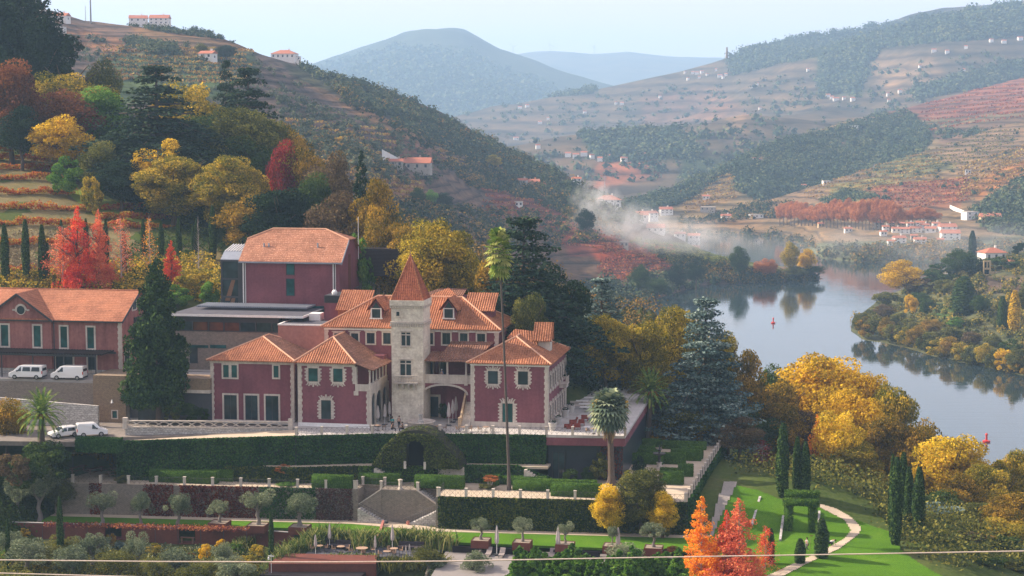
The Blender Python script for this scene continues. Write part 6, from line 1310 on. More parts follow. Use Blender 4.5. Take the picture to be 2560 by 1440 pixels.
def datepalm(u, vc, ub, vb, zb, R_, label, n=85):
    b = G(ub, vb, zb); c = W(u, vc, b.y); rt = root('date_palm', ID, b.x, b.y, b.z, label, 'palm')
    mb = MB(); k = 14
    mb.tube([(b.x+(c.x-b.x)*i/k, b.y, b.z+(c.z-b.z)*i/k) for i in range(k+1)], [0.42-0.1*(i/k)+(0.03 if i % 2 else 0) for i in range(k+1)], 9); mb.build('trunk', bark, rt)
    mb = MB()
    for i in range(n):
        f = i/n; frond(mb, (c.x, c.y, c.z-0.2+0.3*f), i*2.39996, math.radians(-28+112*f**0.8), R_*(1.0-0.12*f)*R.uniform(0.9, 1.05), 0.20+0.14*(1-f))
    V, Q, t, mi = mbnp(mb); t = np.repeat(NR.random(len(Q)//4+1), 4)[:len(Q)]; npobj('fronds', V, Q, t, LM['palm'], ID, BASE[rt], rt)
    mb = MB()
    for i in range(14): a = i*2.4; mb.tube([(c.x,c.y,c.z), (c.x+math.cos(a)*0.7,c.y+math.sin(a)*0.7,c.z-0.1), (c.x+math.cos(a)*1.1,c.y+math.sin(a)*1.1,c.z-0.7)], [0.06,0.12,0.02], 4)
    mb.build('date_stalks', plain('orange_stalks', (0.45,0.16,0.03)), rt)
datepalm(1627, 978, 1620, 1106, 31.8, 4.3, 'green date palm with orange fruit stalks behind the clipped hedges')
datepalm(103, 1035, 105, 1122, 36.5, 4.1, 'dark green date palm beside the parked white cars', 95)
def fan(mb, o, az, el, st, R_, n=12):
    d = Vector((math.cos(az)*math.cos(el), math.sin(az)*math.cos(el), math.sin(el))); c = Vector(o)+d*st; sd = d.cross(Vector((0,0,1))).normalized() if abs(d.z) < 0.98 else Vector((1,0,0)); up = sd.cross(d).normalized()
    mb.tube([o, c], [0.03,0.02], 3, False)
    for i in range(n):
        a = math.radians(-125+250*i/(n-1)); q = d*math.cos(a)+sd*math.sin(a); L = R_*(0.8+0.2*math.cos(a)); e = c+q*L-Vector((0,0,0.28*L)); m_ = c+q*L*0.6-up*0.03; w_ = (sd*math.cos(a)-d*math.sin(a))*L*0.13
        mb.add([c, m_-w_, e, m_+w_], [(0,1,2,3)])
def fanpalm(ub, vb, zb, us, vs, crown, label, mg, n, R_, tr=0.22, skirt=0, name='fan_palm'):
    b = G(ub, vb, zb); c = W(us, vs, b.y); rt = root(name, ID, b.x, b.y, b.z, label, 'palm'); mb = MB(); k = 16; pts = []
    for i in range(k+1): t = i/k; pts.append((b.x+(c.x-b.x)*(t**1.15), b.y, b.z+(c.z-b.z)*t))
    mb.tube(pts, [tr*(1.9 if i == 0 else 1.35 if i == 1 else 1.15-0.45*i/k)+(0.012 if i % 2 else 0) for i in range(k+1)], 9); mb.build('trunk', bark if skirt else plain('palm_trunk', (0.10,0.08,0.07), (0.07,0.055,0.05), 4), rt)
    mb = MB(); H = crown
    for i in range(n):
        f = i/n; el = math.radians(-70+150*f); fan(mb, (c.x+R.uniform(-.1,.1), c.y, c.z+H*0.15*f), i*2.39996, el, R_*0.75, R_*R.uniform(0.8, 1.05))
    V, Q, t, mi = mbnp(mb); t = np.repeat(NR.random(len(Q)//6+1), 6)[:len(Q)]; npobj('fronds', V, Q, t, mg, ID, BASE[rt], rt)
    if skirt:
        mb = MB()
        for i in range(160):
            a = i*2.39996; z0 = c.z-0.2-skirt*0.55*R.random(); r0 = 0.35; r1 = R.uniform(0.55, 1.0); L = R.uniform(0.9, 1.7)
            p0 = Vector((c.x+math.cos(a)*r0, c.y+math.sin(a)*r0, z0)); p1 = Vector((c.x+math.cos(a)*r1, c.y+math.sin(a)*r1, z0-L*0.55)); p2 = Vector((c.x+math.cos(a)*r1*0.85, c.y+math.sin(a)*r1*0.85, z0-L-0.4)); s = Vector((-math.sin(a), math.cos(a), 0))*0.1
            mb.add([p0-s*0.4, p0+s*0.4, p1+s, p1-s], [(0,1,2,3)]); mb.add([p1-s, p1+s, p2+s*0.5, p2-s*0.5], [(0,1,2,3)])
        V, Q, t, mi = mbnp(mb); t = NR.random(len(Q)); npobj('dead_fronds', V, Q, t, LM['thatch'], ID, BASE[rt], rt)
    return rt, c
rt_, c = fanpalm(1273, 1225, 31.8, 1251, 668, 1, 'very tall slender fan palm rising in front of the manor', LM['palm'], 4, 1.2, 0.17)
mb = MB(); ctop = W(1244, 600, c.y)
for i in range(64):
    f = i/64; z = c.z+0.2+(ctop.z-c.z)*f; r = 0.25
    fan(mb, (c.x+(ctop.x-c.x)*f+R.uniform(-.2,.2), c.y+R.uniform(-.2,.2), z), i*2.39996, math.radians(-60+135*f), 0.9, 1.25*R.uniform(0.85,1.1))
V, Q, t, mi = mbnp(mb); t = np.repeat(NR.random(len(Q)//6+1), 6)[:len(Q)]; npobj('crown_fronds', V, Q, t, leafmat('palm_top', [(0.10,0.18,0.03),(0.26,0.34,0.06),(0.55,0.55,0.18)], 0.35), ID, BASE[rt_], rt_)
mb = MB()
for i in range(70):
    a = R.uniform(0,6.28); z = ctop.z-0.2-R.random()*2.2; r1 = R.uniform(0.5,1.2); L = R.uniform(0.5,1.6); x, y = ctop.x, ctop.y
    mb.tube([(x+0.2*math.cos(a),y+0.2*math.sin(a),z),(x+r1*math.cos(a),y+r1*math.sin(a),z-0.1),(x+r1*math.cos(a)*1.1,y+r1*math.sin(a)*1.1,z-L)], [0.03,0.02,0.01], 3, False)
mb.build('flower_stalks', plain('straw', (0.5,0.38,0.26)), rt_)
rt_, c = fanpalm(1529, 1213, 31.8, 1524, 1022, 1, 'blue-green fan palm with a shaggy brown skirt of dead leaves', LM['palm_blue'], 80, 1.95, 0.42, 4.2)
mb = MB()
for u, v, L in ((1484,1008,1.9),(1494,1003,1.7),(1566,1006,1.7)):
    p = W(u, v, c.y); 
    for k in range(6): q = p+Vector((R.uniform(-.15,.15), R.uniform(-.3,.3), 0)); mb.tube([(c.x,c.y,c.z+.3),((c.x+q.x)/2,q.y,q.z+.9),(q.x,q.y,q.z+.2)], .015, 3).tube([(q.x,q.y,q.z+.25),(q.x,q.y,q.z-L*R.uniform(.6,1))], [.1,.05], 4)
mb.build('flower_clusters', plain('yellow_flowers', (0.75,0.48,0.10), (0.6,0.36,0.08), 3), rt_)
def strip(name, pxs, h, w_, mk, label, cat, group, dens=130, size=0.34, kind=None, m=None, gaps=True):
    P = []; 
    pts = [hitgz(u, v) for u, v in pxs]
    for a, b in zip(pts, pts[1:]):
        L = (b-a).length; n = int(L*dens); t = NR.random(n); base = np.stack([a.x+(b.x-a.x)*t, a.y+(b.y-a.y)*t, a.z+(b.z-a.z)*t], 1)
        hh = h*(0.65+0.35*vnoise(base[:, 0]*0.9, base[:, 1]*0.9, 3.0))
        base += np.stack([NR.normal(size=n)*w_*0.5, NR.normal(size=n)*w_*0.5, hh*(0.25+0.75*NR.random(n)**0.7)], 1); P.append(base)
    P = np.vstack(P); V, Q, t = leaves(P, sph(len(P))+np.array([0,-0.4,0.5]), size, 0.5); c = tuple(P.mean(0)); c = (c[0], c[1], pts[0].z)
    return tag(npobj(name, V, Q, t, m or LM[mk], ID, c), label, cat, group, kind)
vine = leafmat('vine_leaves', [(0.35,0.05,0.02),(0.48,0.16,0.03),(0.45,0.34,0.06)], 0.35, 0.6, 0.9, 0.7)
for i, (pxs, lab) in enumerate(((((-30,402),(60,402),(118,408)),'topmost short row of red vines on the left slope'), (((-30,428),(70,426),(148,432)),'second row of vines from the top on the left slope'), (((-30,454),(80,452),(158,458)),'third row of vines from the top on the left slope'),
 (((-30,490),(90,488),(186,490)),'fourth row of vines from the top on the left slope'), (((-30,528),(120,528),(260,530),(360,528)),'fifth row of vines, ending at the grass path'), (((250,552),(340,552),(432,554)),'short right-hand vine row above the scarlet trees'),
 (((-30,566),(120,568),(260,572),(420,574)),'sixth long row of vines behind the tips of the cypresses'), (((-30,618),(70,618),(145,618)),'short vine row low on the slope between the first cypresses'), (((15,680),(55,682),(80,684)),'tiny yellow vine row low between the first two cypresses'))):
    strip('vine_row', pxs, 2.0, 0.9, 'rust', lab, 'vine row', 'vine rows on the left slope', m=vine)
region('path', [(150,430),(175,440),(200,470),(260,495),(330,520),(400,540),(480,560),(545,575),(545,600),(480,600),(400,575),(300,545),(200,515),(160,480)], grassmat('slope_grass', (0.13,0.20,0.03),(0.2,0.27,0.05),(0.27,0.30,0.08)), 0.35, 0.6, (-130,-50,40,140))
def cover(name, poly, n, hit, size, m, label, cat=None, kind='stuff', hmin=0.2, hmax=0.8, jit=1.0):
    us = [p[0] for p in poly]; vs = [p[1] for p in poly]; P = []
    while len(P) < n:
        u, v = R.uniform(min(us), max(us)), R.uniform(min(vs), max(vs))
        if pip(np.array([u]), np.array([v]), poly)[0]:
            p = hit(u, v)
            if p is not None: P.append(p)
    P = np.array(P); k = 14; P = np.repeat(P, k, 0); P = P+NR.normal(size=P.shape)*np.array([jit, jit, 0])*0.5; P[:, 2] += NR.uniform(hmin*0.2, hmax, len(P))
    V, Q, t = leaves(P, sph(len(P))+np.array([0,-0.3,0.8]), size, 0.5); c = P.mean(0); c[2] = P[:, 2].min()
    return tag(npobj(name, V, Q, t, m, ID, tuple(c)), label, cat, kind=kind)
cover('ground_cover', [(305,640),(360,590),(450,570),(560,560),(600,590),(560,620),(480,650),(420,700),(310,710)], 700, hitgz, 0.35, LM['green'], None)
cover('undergrowth', [(-20,700),(520,640),(560,700),(540,770),(420,740),(-20,725)], 900, hitgz, 0.4, LM['yellow_green'], None, hmax=1.4)
cover('dry_grass', [(-20,580),(250,580),(300,690),(-20,700)], 700, hitgz, 0.3, plain('dry_grass_m', (0.28,0.22,0.13),(0.2,0.16,0.09),0.5), None, hmax=0.5)
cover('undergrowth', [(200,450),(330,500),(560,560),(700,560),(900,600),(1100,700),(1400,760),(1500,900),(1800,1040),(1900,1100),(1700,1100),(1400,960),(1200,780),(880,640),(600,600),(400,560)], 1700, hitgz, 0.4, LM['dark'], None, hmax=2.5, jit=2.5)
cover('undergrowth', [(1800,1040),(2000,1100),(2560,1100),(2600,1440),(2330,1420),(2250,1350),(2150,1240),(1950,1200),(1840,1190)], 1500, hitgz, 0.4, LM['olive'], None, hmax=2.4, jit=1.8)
bg_ = LM['bright_green']
for u, vt, vb, w_, mk, lab in ((430,700,775,120,'bright_green','bright green shrubs behind the big conifer, left of the glazed stair'), (480,660,740,110,'yellow_green','yellow-green shrub above the green ones by the glazed stair'), (520,690,775,70,'bright_green','light shrub touching the glazed stair tower')):
    tree('bush', u, vt, 0, w_, mk, lab, 'shrubs by the glazed stair', vb=vb)
wpaint = newmat('white_car_paint')[0]; _b = wpaint.node_tree.nodes['Principled BSDF']; _b.inputs['Base Color'].default_value = (0.78,0.79,0.8,1); _b.inputs['Roughness'].default_value = 0.25; _b.inputs['Coat Weight'].default_value = 0.6
tyre = plain('tyre_rubber', (0.02,0.02,0.022), scale=5, rough=0.8); rim = plain('alloy', (0.4,0.4,0.42), scale=5, rough=0.35, metal=0.6); redl = plain('red_lens', (0.5,0.02,0.02), rough=0.3, bmp=0); lamp = plain('clear_lens', (0.7,0.7,0.72), rough=0.15, bmp=0)
def car(label, loc, head, L, Wd, H, kind):
    """x forward. kind: passenger_van, van, small_van, hatchback"""
    r = E0('parked_car' if kind == 'hatchback' else 'parked_van'); r.location = loc; r.rotation_euler = (0,0,math.radians(head)); tag(r, label, 'car' if kind == 'hatchback' else 'van', 'white parked vehicles')
    h = L/2; b = H*0.5
    P = {'van': [(-h,0.35),(-h,H*0.62),(-h+0.06,H),(-h+0.3,H*1.0),(h*0.30,H*1.0),(h*0.42,H*0.97),(h*0.72,H*0.60),(h*0.95,H*0.48),(h,H*0.36),(h,0.3)],
     'hatchback': [(-h,0.35),(-h,H*0.62),(-h+0.22,H*0.9),(-h+0.6,H*0.99),(0,H),(h*0.18,H*0.96),(h*0.52,H*0.64),(h*0.9,H*0.54),(h,H*0.4),(h,0.25)],
     'small_van': [(-h,0.35),(-h,H*0.6),(-h+0.1,H*0.97),(-h+0.3,H),(h*0.15,H),(h*0.28,H*0.96),(h*0.55,H*0.62),(h*0.9,H*0.5),(h,H*0.38),(h,0.28)]}[kind if kind in ('hatchback','small_van') else 'van']
    # sections: full width below the waist, narrower roof
    mb = MB(); n = len(P); hw = Wd/2; sec = []
    for s_ in (-1, 1):
        for x, z in P: k = 1.0 if z < b*1.25 else 1.0-0.13*(z-b*1.25)/(H-b*1.25); sec.append((x, s_*hw*k, z))
    fs = [tuple(range(n)), tuple(range(2*n-1, n-1, -1))]+[(i, i+n, (i+1) % n+n, (i+1) % n) for i in range(n)]
    mb.add(sec, fs); body = mb.build('body', wpaint, r)
    md = body.modifiers.new('soft', 'BEVEL'); md.width = 0.05; md.segments = 2; md.limit_method = 'ANGLE'
    g = MB(); k1 = 1.0-0.13*0.25
    wins = {'passenger_van': [(-h*0.85,-h*0.35),(-h*0.3,h*0.18),(h*0.24,h*0.5)], 'van': [(h*0.22,h*0.52)], 'small_van': [(-h*0.02,h*0.32)], 'hatchback': [(-h*0.62,-h*0.1),(-h*0.06,h*0.3)]}[kind]
    for s_ in (-1, 1):
        for a, c in wins:
            z0, z1 = H*0.6, H*0.9; y0 = s_*(hw*(1.0-0.13*(z0-b*1.25)/(H-b*1.25))+0.01); y1 = s_*(hw*(1.0-0.13*(z1-b*1.25)/(H-b*1.25))+0.01)
            c1 = c-0.12 if c < h*0.4 else c-0.45 if kind != 'hatchback' else c-0.3
            if c == wins[-1][1]: c1 = c-(0.5 if kind != 'hatchback' else 0.35)
            w_ = MB().add([(a,y0,z0),(c,y0,z0),(c1,y1,z1),(a+0.03,y1,z1),(a,y0-s_*.03,z0),(c,y0-s_*.03,z0),(c1,y1-s_*.03,z1),(a+0.03,y1-s_*.03,z1)], [(0,1,2,3),(7,6,5,4),(0,4,5,1),(3,2,6,7)]); w_.build('side_window', glass, r)
        for x in (-h+0.85, h-0.9):
            w_ = MB(); w_.tube([(x,s_*(hw-0.2),0.33),(x,s_*(hw+0.02),0.33)], 0.33, 16); wo = w_.build('wheel', tyre, r); MB().tube([(x,s_*(hw-0.1),0.33),(x,s_*(hw+0.035),0.33)], 0.2, 10).build('rim', rim, wo)
        zt_ = H*0.55; MB().box(-h-0.015,-h+0.08,s_*(hw-0.17),s_*(hw+0.006),zt_-0.25,zt_+0.15).build('tail_light', redl, r); MB().box(h-0.3,h+0.01,s_*(hw-0.4),s_*(hw-0.03),H*0.38,H*0.46).build('headlight', lamp, r)
        MB().box(wins[-1][1]-0.15,wins[-1][1],s_*(hw+0.02),s_*(hw+0.2),H*0.58,H*0.68).build('mirror', dark, r)
    i = [k for k in range(n) if P[k][0] > h*0.1][0:]; 
    q = [p for p in P if p[0] > 0]; up, lo_ = (P[5], P[6])
    d = Vector((lo_[0]-up[0], 0, lo_[1]-up[1])); nn = Vector((-d.z, 0, d.x)).normalized(); nn = -nn if nn.x < 0 else nn
    a = Vector((up[0],0,up[1]))+d*0.1+nn*0.015; c = Vector((up[0],0,up[1]))+d*0.9+nn*0.015
    MB().hexa([(c.x,-hw*0.86,c.z),(c.x,hw*0.86,c.z),(a.x,hw*0.78,a.z),(a.x,-hw*0.78,a.z)],[(c.x+.01,-hw*0.86,c.z+.01),(c.x+.01,hw*0.86,c.z+.01),(a.x+.01,hw*0.78,a.z+.01),(a.x+.01,-hw*0.78,a.z+.01)]).build('windscreen', glass, r)
    MB().hexa([(-h-0.012,-hw*0.8,H*0.62),(-h-0.012,hw*0.8,H*0.62),(-h+0.1,hw*0.8,H*0.62),(-h+0.1,-hw*0.8,H*0.62)],[(-h+(0.045 if kind!='hatchback' else 0.17),-hw*0.72,H*0.88),(-h+(0.045 if kind!='hatchback' else 0.17),hw*0.72,H*0.88),(-h+0.2,hw*0.72,H*0.88),(-h+0.2,-hw*0.72,H*0.88)]).build('rear_window', glass, r)
    MB().box(-h-0.03,-h+0.2,-hw*0.97,hw*0.97,0.28,0.5).box(h-0.2,h+0.03,-hw*0.96,hw*0.96,0.22,0.42).build('bumpers', dark, r); MB().box(-h-0.02,-h+0.02,-0.26,0.26,H*0.36,H*0.36+0.12).build('number_plate', lamp, r)
    return r
def fw(u, v, z, fr=M): p = G(u, v, z); return p
p = fw(70, 946, 43.2); car('white passenger van under the dark canopy, the left of the two upper vans', p, 172, 5.0, 1.95, 1.95, 'passenger_van')
p = fw(173, 948, 43.2); car('white panel van with dark bumper under the canopy, right upper van', p, 172, 4.8, 1.9, 1.97, 'van')
p = fw(160, 1092, 37.5); car('white hatchback half hidden by the date palm, in the lower yard', p, 215, 4.0, 1.75, 1.45, 'hatchback')
p = fw(229, 1090, 37.5); car('small white delivery van parked in the lower yard beside the hatchback', p, 22, 4.1, 1.75, 1.85, 'small_van')
bm = plain('red_enamel', (0.55,0.03,0.025), rough=0.4, bmp=0); first = None
for i in range(13):
    u = 178+i*4.9+(4 if i > 8 else 0); q = G(u, 1063+0.12*i, 37.5)
    if first is None: first = tag(MB().lathe((0,0,0), [(0.17,0),(0.2,0.1),(0.2,0.95),(0.12,1.1),(0.05,1.15),(0.05,1.25)], 10).build('gas_bottle', bm, None, base=(0,0,0)), 'red gas bottle in the row along the wall behind the lower white cars', 'gas bottle', 'red gas bottles'); first.location = q
    else: o = first.copy(); COL.objects.link(o); o.location = q
    (first if i == 0 else o)['label'] = nth(i)+' red gas bottle from the left behind the lower white cars'
cloth = lambda n, c: plain(n, c, scale=6, rough=0.85, bmp=0.1)
skin = plain('skin', (0.45,0.28,0.2), scale=10, rough=0.6, bmp=0)
def skinned(name, joints, edges, radii, m, parent, rootv=0):
    me = bpy.data.meshes.new(name); me.from_pydata(joints, edges, []); me.materials.append(m); o = bpy.data.objects.new(name, me); COL.objects.link(o)
    if parent: o.parent = parent
    o.modifiers.new('skin', 'SKIN'); sv_ = me.skin_vertices[0].data if me.skin_vertices else None
    if sv_ is None: 
        bpy.context.view_layer.objects.active = o
        with bpy.context.temp_override(object=o, active_object=o): bpy.ops.mesh.customdata_skin_add()
        sv_ = me.skin_vertices[0].data
    for i, r_ in enumerate(radii): sv_[i].radius = (r_, r_); sv_[i].use_root = (i == rootv)
    o.modifiers.new('sub', 'SUBSURF').levels = 1; o.modifiers['sub'].render_levels = 1; return o
def person(loc, head, pose, top, bottom, hair, label, legs=True, sc=1.0):
    J = {'pel':(0,0,0.95),'ch':(0.02,0,1.25),'nk':(0.02,0,1.47),'hd':(0.04,0,1.62),'hd2':(0.03,0,1.74)}
    for s_, n_ in ((1,'l'),(-1,'r')):
        J.update({'sh'+n_:(0.01,s_*0.17,1.42),'el'+n_:(-0.02,s_*0.23,1.15),'wr'+n_:(0.08,s_*0.24,0.92),'hp'+n_:(0,s_*0.09,0.92),'kn'+n_:(0.03,s_*0.1,0.5),'an'+n_:(0,s_*0.1,0.08),'to'+n_:(0.17,s_*0.11,0.04)})
    J.update(pose); r = bpy.data.objects.new('person', None); COL.objects.link(r); r.location = loc; r.rotation_euler = (0,0,math.radians(head)); r.scale = (sc,)*3; tag(r, label, 'person')
    names = list(J); js = [J[k] for k in names]; ix = {k: i for i, k in enumerate(names)}
    E_ = [('pel','ch'),('ch','nk'),('nk','hd'),('hd','hd2')]+[(a+s_, b+s_) if a not in ('ch','pel') else (a, b+s_) for s_ in 'lr' for a, b in (('ch','sh'),('sh','el'),('el','wr'),('pel','hp'),('hp','kn'),('kn','an'),('an','to'))]
    rad = {'pel':.14,'ch':.15,'nk':.06,'hd':.10,'hd2':.085,'sh':.075,'el':.05,'wr':.03,'hp':.095,'kn':.065,'an':.045,'to':.035}
    rr = [rad.get(k, rad.get(k[:2], .05)) for k in names]; ed = [(ix[a], ix[b]) for a, b in E_]
    for s_ in 'lr':     # palm and five fingers
        w_, e_ = Vector(J['wr'+s_]), Vector(J['el'+s_]); d = (w_-e_).normalized(); sd = d.cross(Vector((0,1,0))).normalized() if abs(d.y) < .9 else Vector((1,0,0))
        js.append(tuple(w_+d*0.07)); rr.append(.026); pi = len(js)-1; ed.append((ix['wr'+s_], pi))
        for f, (o_, L_) in enumerate(((-.03,.075),(-.01,.09),(.01,.085),(.028,.065),(-.045,.05))):
            js.append(tuple(w_+d*(0.09 if f < 4 else 0.05)+sd*o_)); rr.append(.009); js.append(tuple(w_+d*(0.09+L_ if f < 4 else 0.05+L_)+sd*o_*1.4)); rr.append(.007); ed += [(pi, len(js)-2), (len(js)-2, len(js)-1)]
    skinned('body', js, ed, rr, skin, r)
    def part(nm, ks, es, k, m, ext={}): 
        skinned(nm, [J[q] for q in ks], [(ks.index(a), ks.index(b)) for a, b in es], [rad.get(q, rad.get(q[:2], .05))*k for q in ks], m, r)
    part('shirt', ['pel','ch','shl','ell','shr','elr'], [('pel','ch'),('ch','shl'),('shl','ell'),('ch','shr'),('shr','elr')], 1.16, top)
    part('trousers', ['pel','hpl','knl','anl','hpr','knr','anr'], [('pel','hpl'),('hpl','knl'),('knl','anl'),('pel','hpr'),('hpr','knr'),('knr','anr')], 1.18, bottom)
    h_ = Vector(J['hd2']); MB().lathe((h_.x-0.03,h_.y,h_.z-0.10), [(0.085,0),(0.115,0.06),(0.11,0.13),(0.06,0.19),(0.01,0.2)], 9).build('hair', hair, r)
    return r
hairm = cloth('dark_hair', (0.03,0.02,0.015)); greyc = cloth('light_shirt', (0.6,0.6,0.6)); darkc = cloth('dark_cloth', (0.02,0.022,0.03)); grc = cloth('grey_trousers', (0.12,0.12,0.14)); bluec = cloth('blue_shirt', (0.08,0.25,0.5)); teal = cloth('teal_top', (0.05,0.25,0.25))
def lawnpt(u, v): p = hitgz(u, v); return Vector((p.x, p.y, p.z+0.36))
person(lawnpt(2017,1388), 200, {'knl':(0.2,0.1,0.5),'anl':(0.28,0.1,0.1),'tol':(0.42,0.11,0.05),'knr':(-0.05,-0.1,0.5),'anr':(-0.3,-0.1,0.14),'tor':(-0.18,-0.1,0.05),'elr':(0.15,-0.25,1.2),'wrr':(0.3,-0.2,1.4)}, greyc, grc, hairm, 'standing gardener in a pale shirt holding a rake upright on the path')
q = lawnpt(2022,1388); tag(MB().tube([(q.x+0.15,q.y+0.1,q.z),(q.x+0.25,q.y,q.z+2.0)],0.02,5).box(q.x+0.02,q.x+0.48,q.y-0.03,q.y+0.03,q.z+1.98,q.z+2.06).build('rake', wood, None), 'wooden rake held upright by the standing gardener', 'rake')
person(lawnpt(2078,1372), 0, {'pel':(-0.15,0,0.45),'ch':(0.12,0,0.66),'nk':(0.3,0,0.72),'hd':(0.43,0,0.70),'hd2':(0.54,0,0.72),'shl':(0.25,0.17,0.68),'shr':(0.25,-0.17,0.68),'ell':(0.35,0.2,0.42),'elr':(0.36,-0.2,0.42),'wrl':(0.5,0.15,0.2),'wrr':(0.5,-0.15,0.2),'hpl':(-0.12,0.1,0.42),'hpr':(-0.12,-0.1,0.42),'knl':(0.22,0.13,0.4),'knr':(0.2,-0.13,0.36),'anl':(0.05,0.12,0.07),'anr':(-0.05,-0.12,0.07),'tol':(0.2,0.12,0.03),'tor':(0.1,-0.12,0.03)}, greyc, darkc, hairm, 'crouching gardener in a pale shirt working at the edge of the path')
q = lawnpt(2043,1378); tag(MB().lathe(q, [(0.2,0),(0.27,0.4),(0.29,0.4),(0.24,0.38)], 12).build('bucket', plain('black_plastic', (0.02,0.02,0.02)), None, base=tuple(q)), 'black bucket on the path between the two gardeners', 'bucket')
q = M.g(522, 1356, 25.4); person(M.w(q[0], q[1], 25.4), -10, {'elr':(0.1,-0.24,1.25),'wrr':(0.16,-0.1,1.55)}, darkc, darkc, hairm, 'woman in black on the phone beside the rust-steel wall')
def seatpose(): return {'pel':(0,0,0.55),'ch':(0.05,0,0.85),'nk':(0.08,0,1.06),'hd':(0.12,0,1.2),'hd2':(0.11,0,1.32),'shl':(0.05,0.17,1.0),'shr':(0.05,-0.17,1.0),'ell':(0.12,0.22,0.75),'elr':(0.12,-0.22,0.75),'wrl':(0.36,0.15,0.78),'wrr':(0.36,-0.15,0.78),'hpl':(0.02,0.1,0.52),'hpr':(0.02,-0.1,0.52),'knl':(0.45,0.12,0.52),'knr':(0.45,-0.12,0.52),'anl':(0.42,0.12,0.08),'anr':(0.42,-0.12,0.08),'tol':(0.57,0.12,0.04),'tor':(0.57,-0.12,0.04)}
T0 = M.w
def tp(u, v): q = M.g(u, v, ZT); return M.w(q[0], q[1], ZT)
person(tp(980,1080), 10, seatpose(), darkc, darkc, hairm, 'seated guest in dark clothes at the left side of the terrace table')
person(tp(1007,1080), 170, seatpose(), darkc, darkc, hairm, 'seated guest in dark clothes at the right side of the terrace table')
person(tp(981,1074), 100, {}, teal, darkc, hairm, 'person with long hair standing behind the terrace table left of the fountain')
person(tp(998,1072), 250, {}, cloth('grey_jacket', (0.15,0.16,0.18)), darkc, hairm, 'person in a grey jacket standing at the terrace table, nearest the fountain')
q = M.at(1104, 957, 3.2); person(M.w(q[0], 3.4, zp1), 250, {}, bluec, darkc, cloth('white_hair', (0.6,0.6,0.6)), 'white-haired man in a blue shirt leaning on the porch parapet')
rattan = plain('rattan', (0.30,0.20,0.14), (0.2,0.13,0.09), 6); tabm = plain('table_top', (0.40,0.28,0.20), (0.3,0.2,0.14), 4)
def mk_chair():
    r = E0('terrace_chair')
    MB().box(-.24,.24,-.24,.24,.42,.47).build('seat', rattan, r); MB().box(-.25,-.2,-.24,.24,.47,.85).build('backrest', rattan, r); MB().box(-.2,.22,.22,.26,.6,.64).build('armrest', rattan, r); MB().box(-.2,.22,-.26,-.22,.6,.64).build('armrest', rattan, r)
    for a in (-.22,.22):
        for b in (-.22,.22): MB().tube([(a,b,0),(a,b,.62)],.018,5).build('leg', iron, r)
    return r
def mk_table(rad=0.5, hh=0.73, m=tabm, sq=False):
    r = E0('table')
    (MB().box(-rad,rad,-rad*0.6,rad*0.6,hh-.04,hh) if sq else MB().lathe((0,0,hh-.04),[(rad,0),(rad,.04)],18)).build('tabletop', m, r); MB().lathe((0,0,0),[(0.28,0),(0.26,0.03),(0.035,0.05),(0.035,hh-.04)],10).build('pedestal', iron, r); return r
def putp(proto, used, loc, rz, label, cat, group=None, sc=None):
    o = proto if not used else dup(proto); o.location = loc; o.rotation_euler = (0,0,rz)
    if sc: o.scale = sc
    tag(o, label, cat); 
    if group: o['group'] = group
    return o
ch0 = mk_chair(); tb0 = mk_table(); nc = 0
def fwz(u, v, z): return G(u, v, z)
DZ = 26.9
sets = [(945,1076,ZT,2,'first round terrace table from the left, by the arcade'), (1046,1076,ZT,0,'table in front of the stone fountain'), (1096,1078,ZT,2,'terrace table right of the stone fountain'), (1160,1080,ZT,2,'terrace table at the foot of the outside stair'), (1215,1080,ZT,2,'terrace table in front of the right wing, beside the door'), (1485,1084,ZT,2,'terrace table near the blue-green fan palm'),
 (798,1378,DZ,2,'round restaurant table by the left closed parasol, lower garden'), (852,1380,DZ,2,'left of the two round tables at the long restaurant table'), (905,1384,DZ,4,'large laid table in the middle of the garden restaurant'), (985,1385,DZ,3,'round table near the dark sofa of the garden restaurant'), (968,1392,DZ,2,'round table closest to the rust-steel shed')]
for i, (u, v, z, k, lab) in enumerate(sets):
    p = G(u, v, z); t = putp(tb0, i > 0, p, R.uniform(0,3), lab, 'table', 'round bistro tables', (1.5,1.5,1) if 'large' in lab else None)
    for j in range(k):
        a = math.pi*j*2/k+0.2; rr = 1.35 if 'large' in lab else 0.85; q = p+Vector((math.cos(a)*rr, math.sin(a)*rr, 0))
        side = ['right','left','front','rear'][j] if k <= 2 else ['right','rear','left','front'][j]
        putp(ch0, nc > 0, q, a+math.pi, 'rattan chair '+{'right':'right','left':'left','front':'in front','rear':'behind'}[side]+' of the '+lab.split(',')[0].replace(' in front of the','').replace(' from the left','').replace('of the garden restaurant','').replace('restaurant ',''), 'chair', 'rattan terrace chairs'); nc += 1
can = plain('closed_canvas', (0.50,0.45,0.43), (0.38,0.34,0.33), 4, 0.9, 0.3)
def mk_parasol(h=2.9):
    r = E0('closed_parasol'); MB().tube([(0,0,0),(0,0,h)],.03,6).build('pole', white, r); MB().box(-.3,.3,-.3,.3,0,.1).build('foot', dark, r)
    mb = MB(); pr = [(0.05,h*.36),(0.17,h*.42),(0.2,h*.55),(0.15,h*.75),(0.09,h*.92),(0.02,h*1.02)]; vs = []
    n = 12
    for rr, z in pr:
        for k in range(n): q = rr*(1.25 if k % 2 else 0.75); vs.append((q*math.cos(6.283*k/n), q*math.sin(6.283*k/n), z))
    fs = [(i*n+k, i*n+(k+1) % n, (i+1)*n+(k+1) % n, (i+1)*n+k) for i in range(5) for k in range(n)]; mb.add(vs, fs).build('canopy', can, r); return r
pa = mk_parasol(); np_ = 0
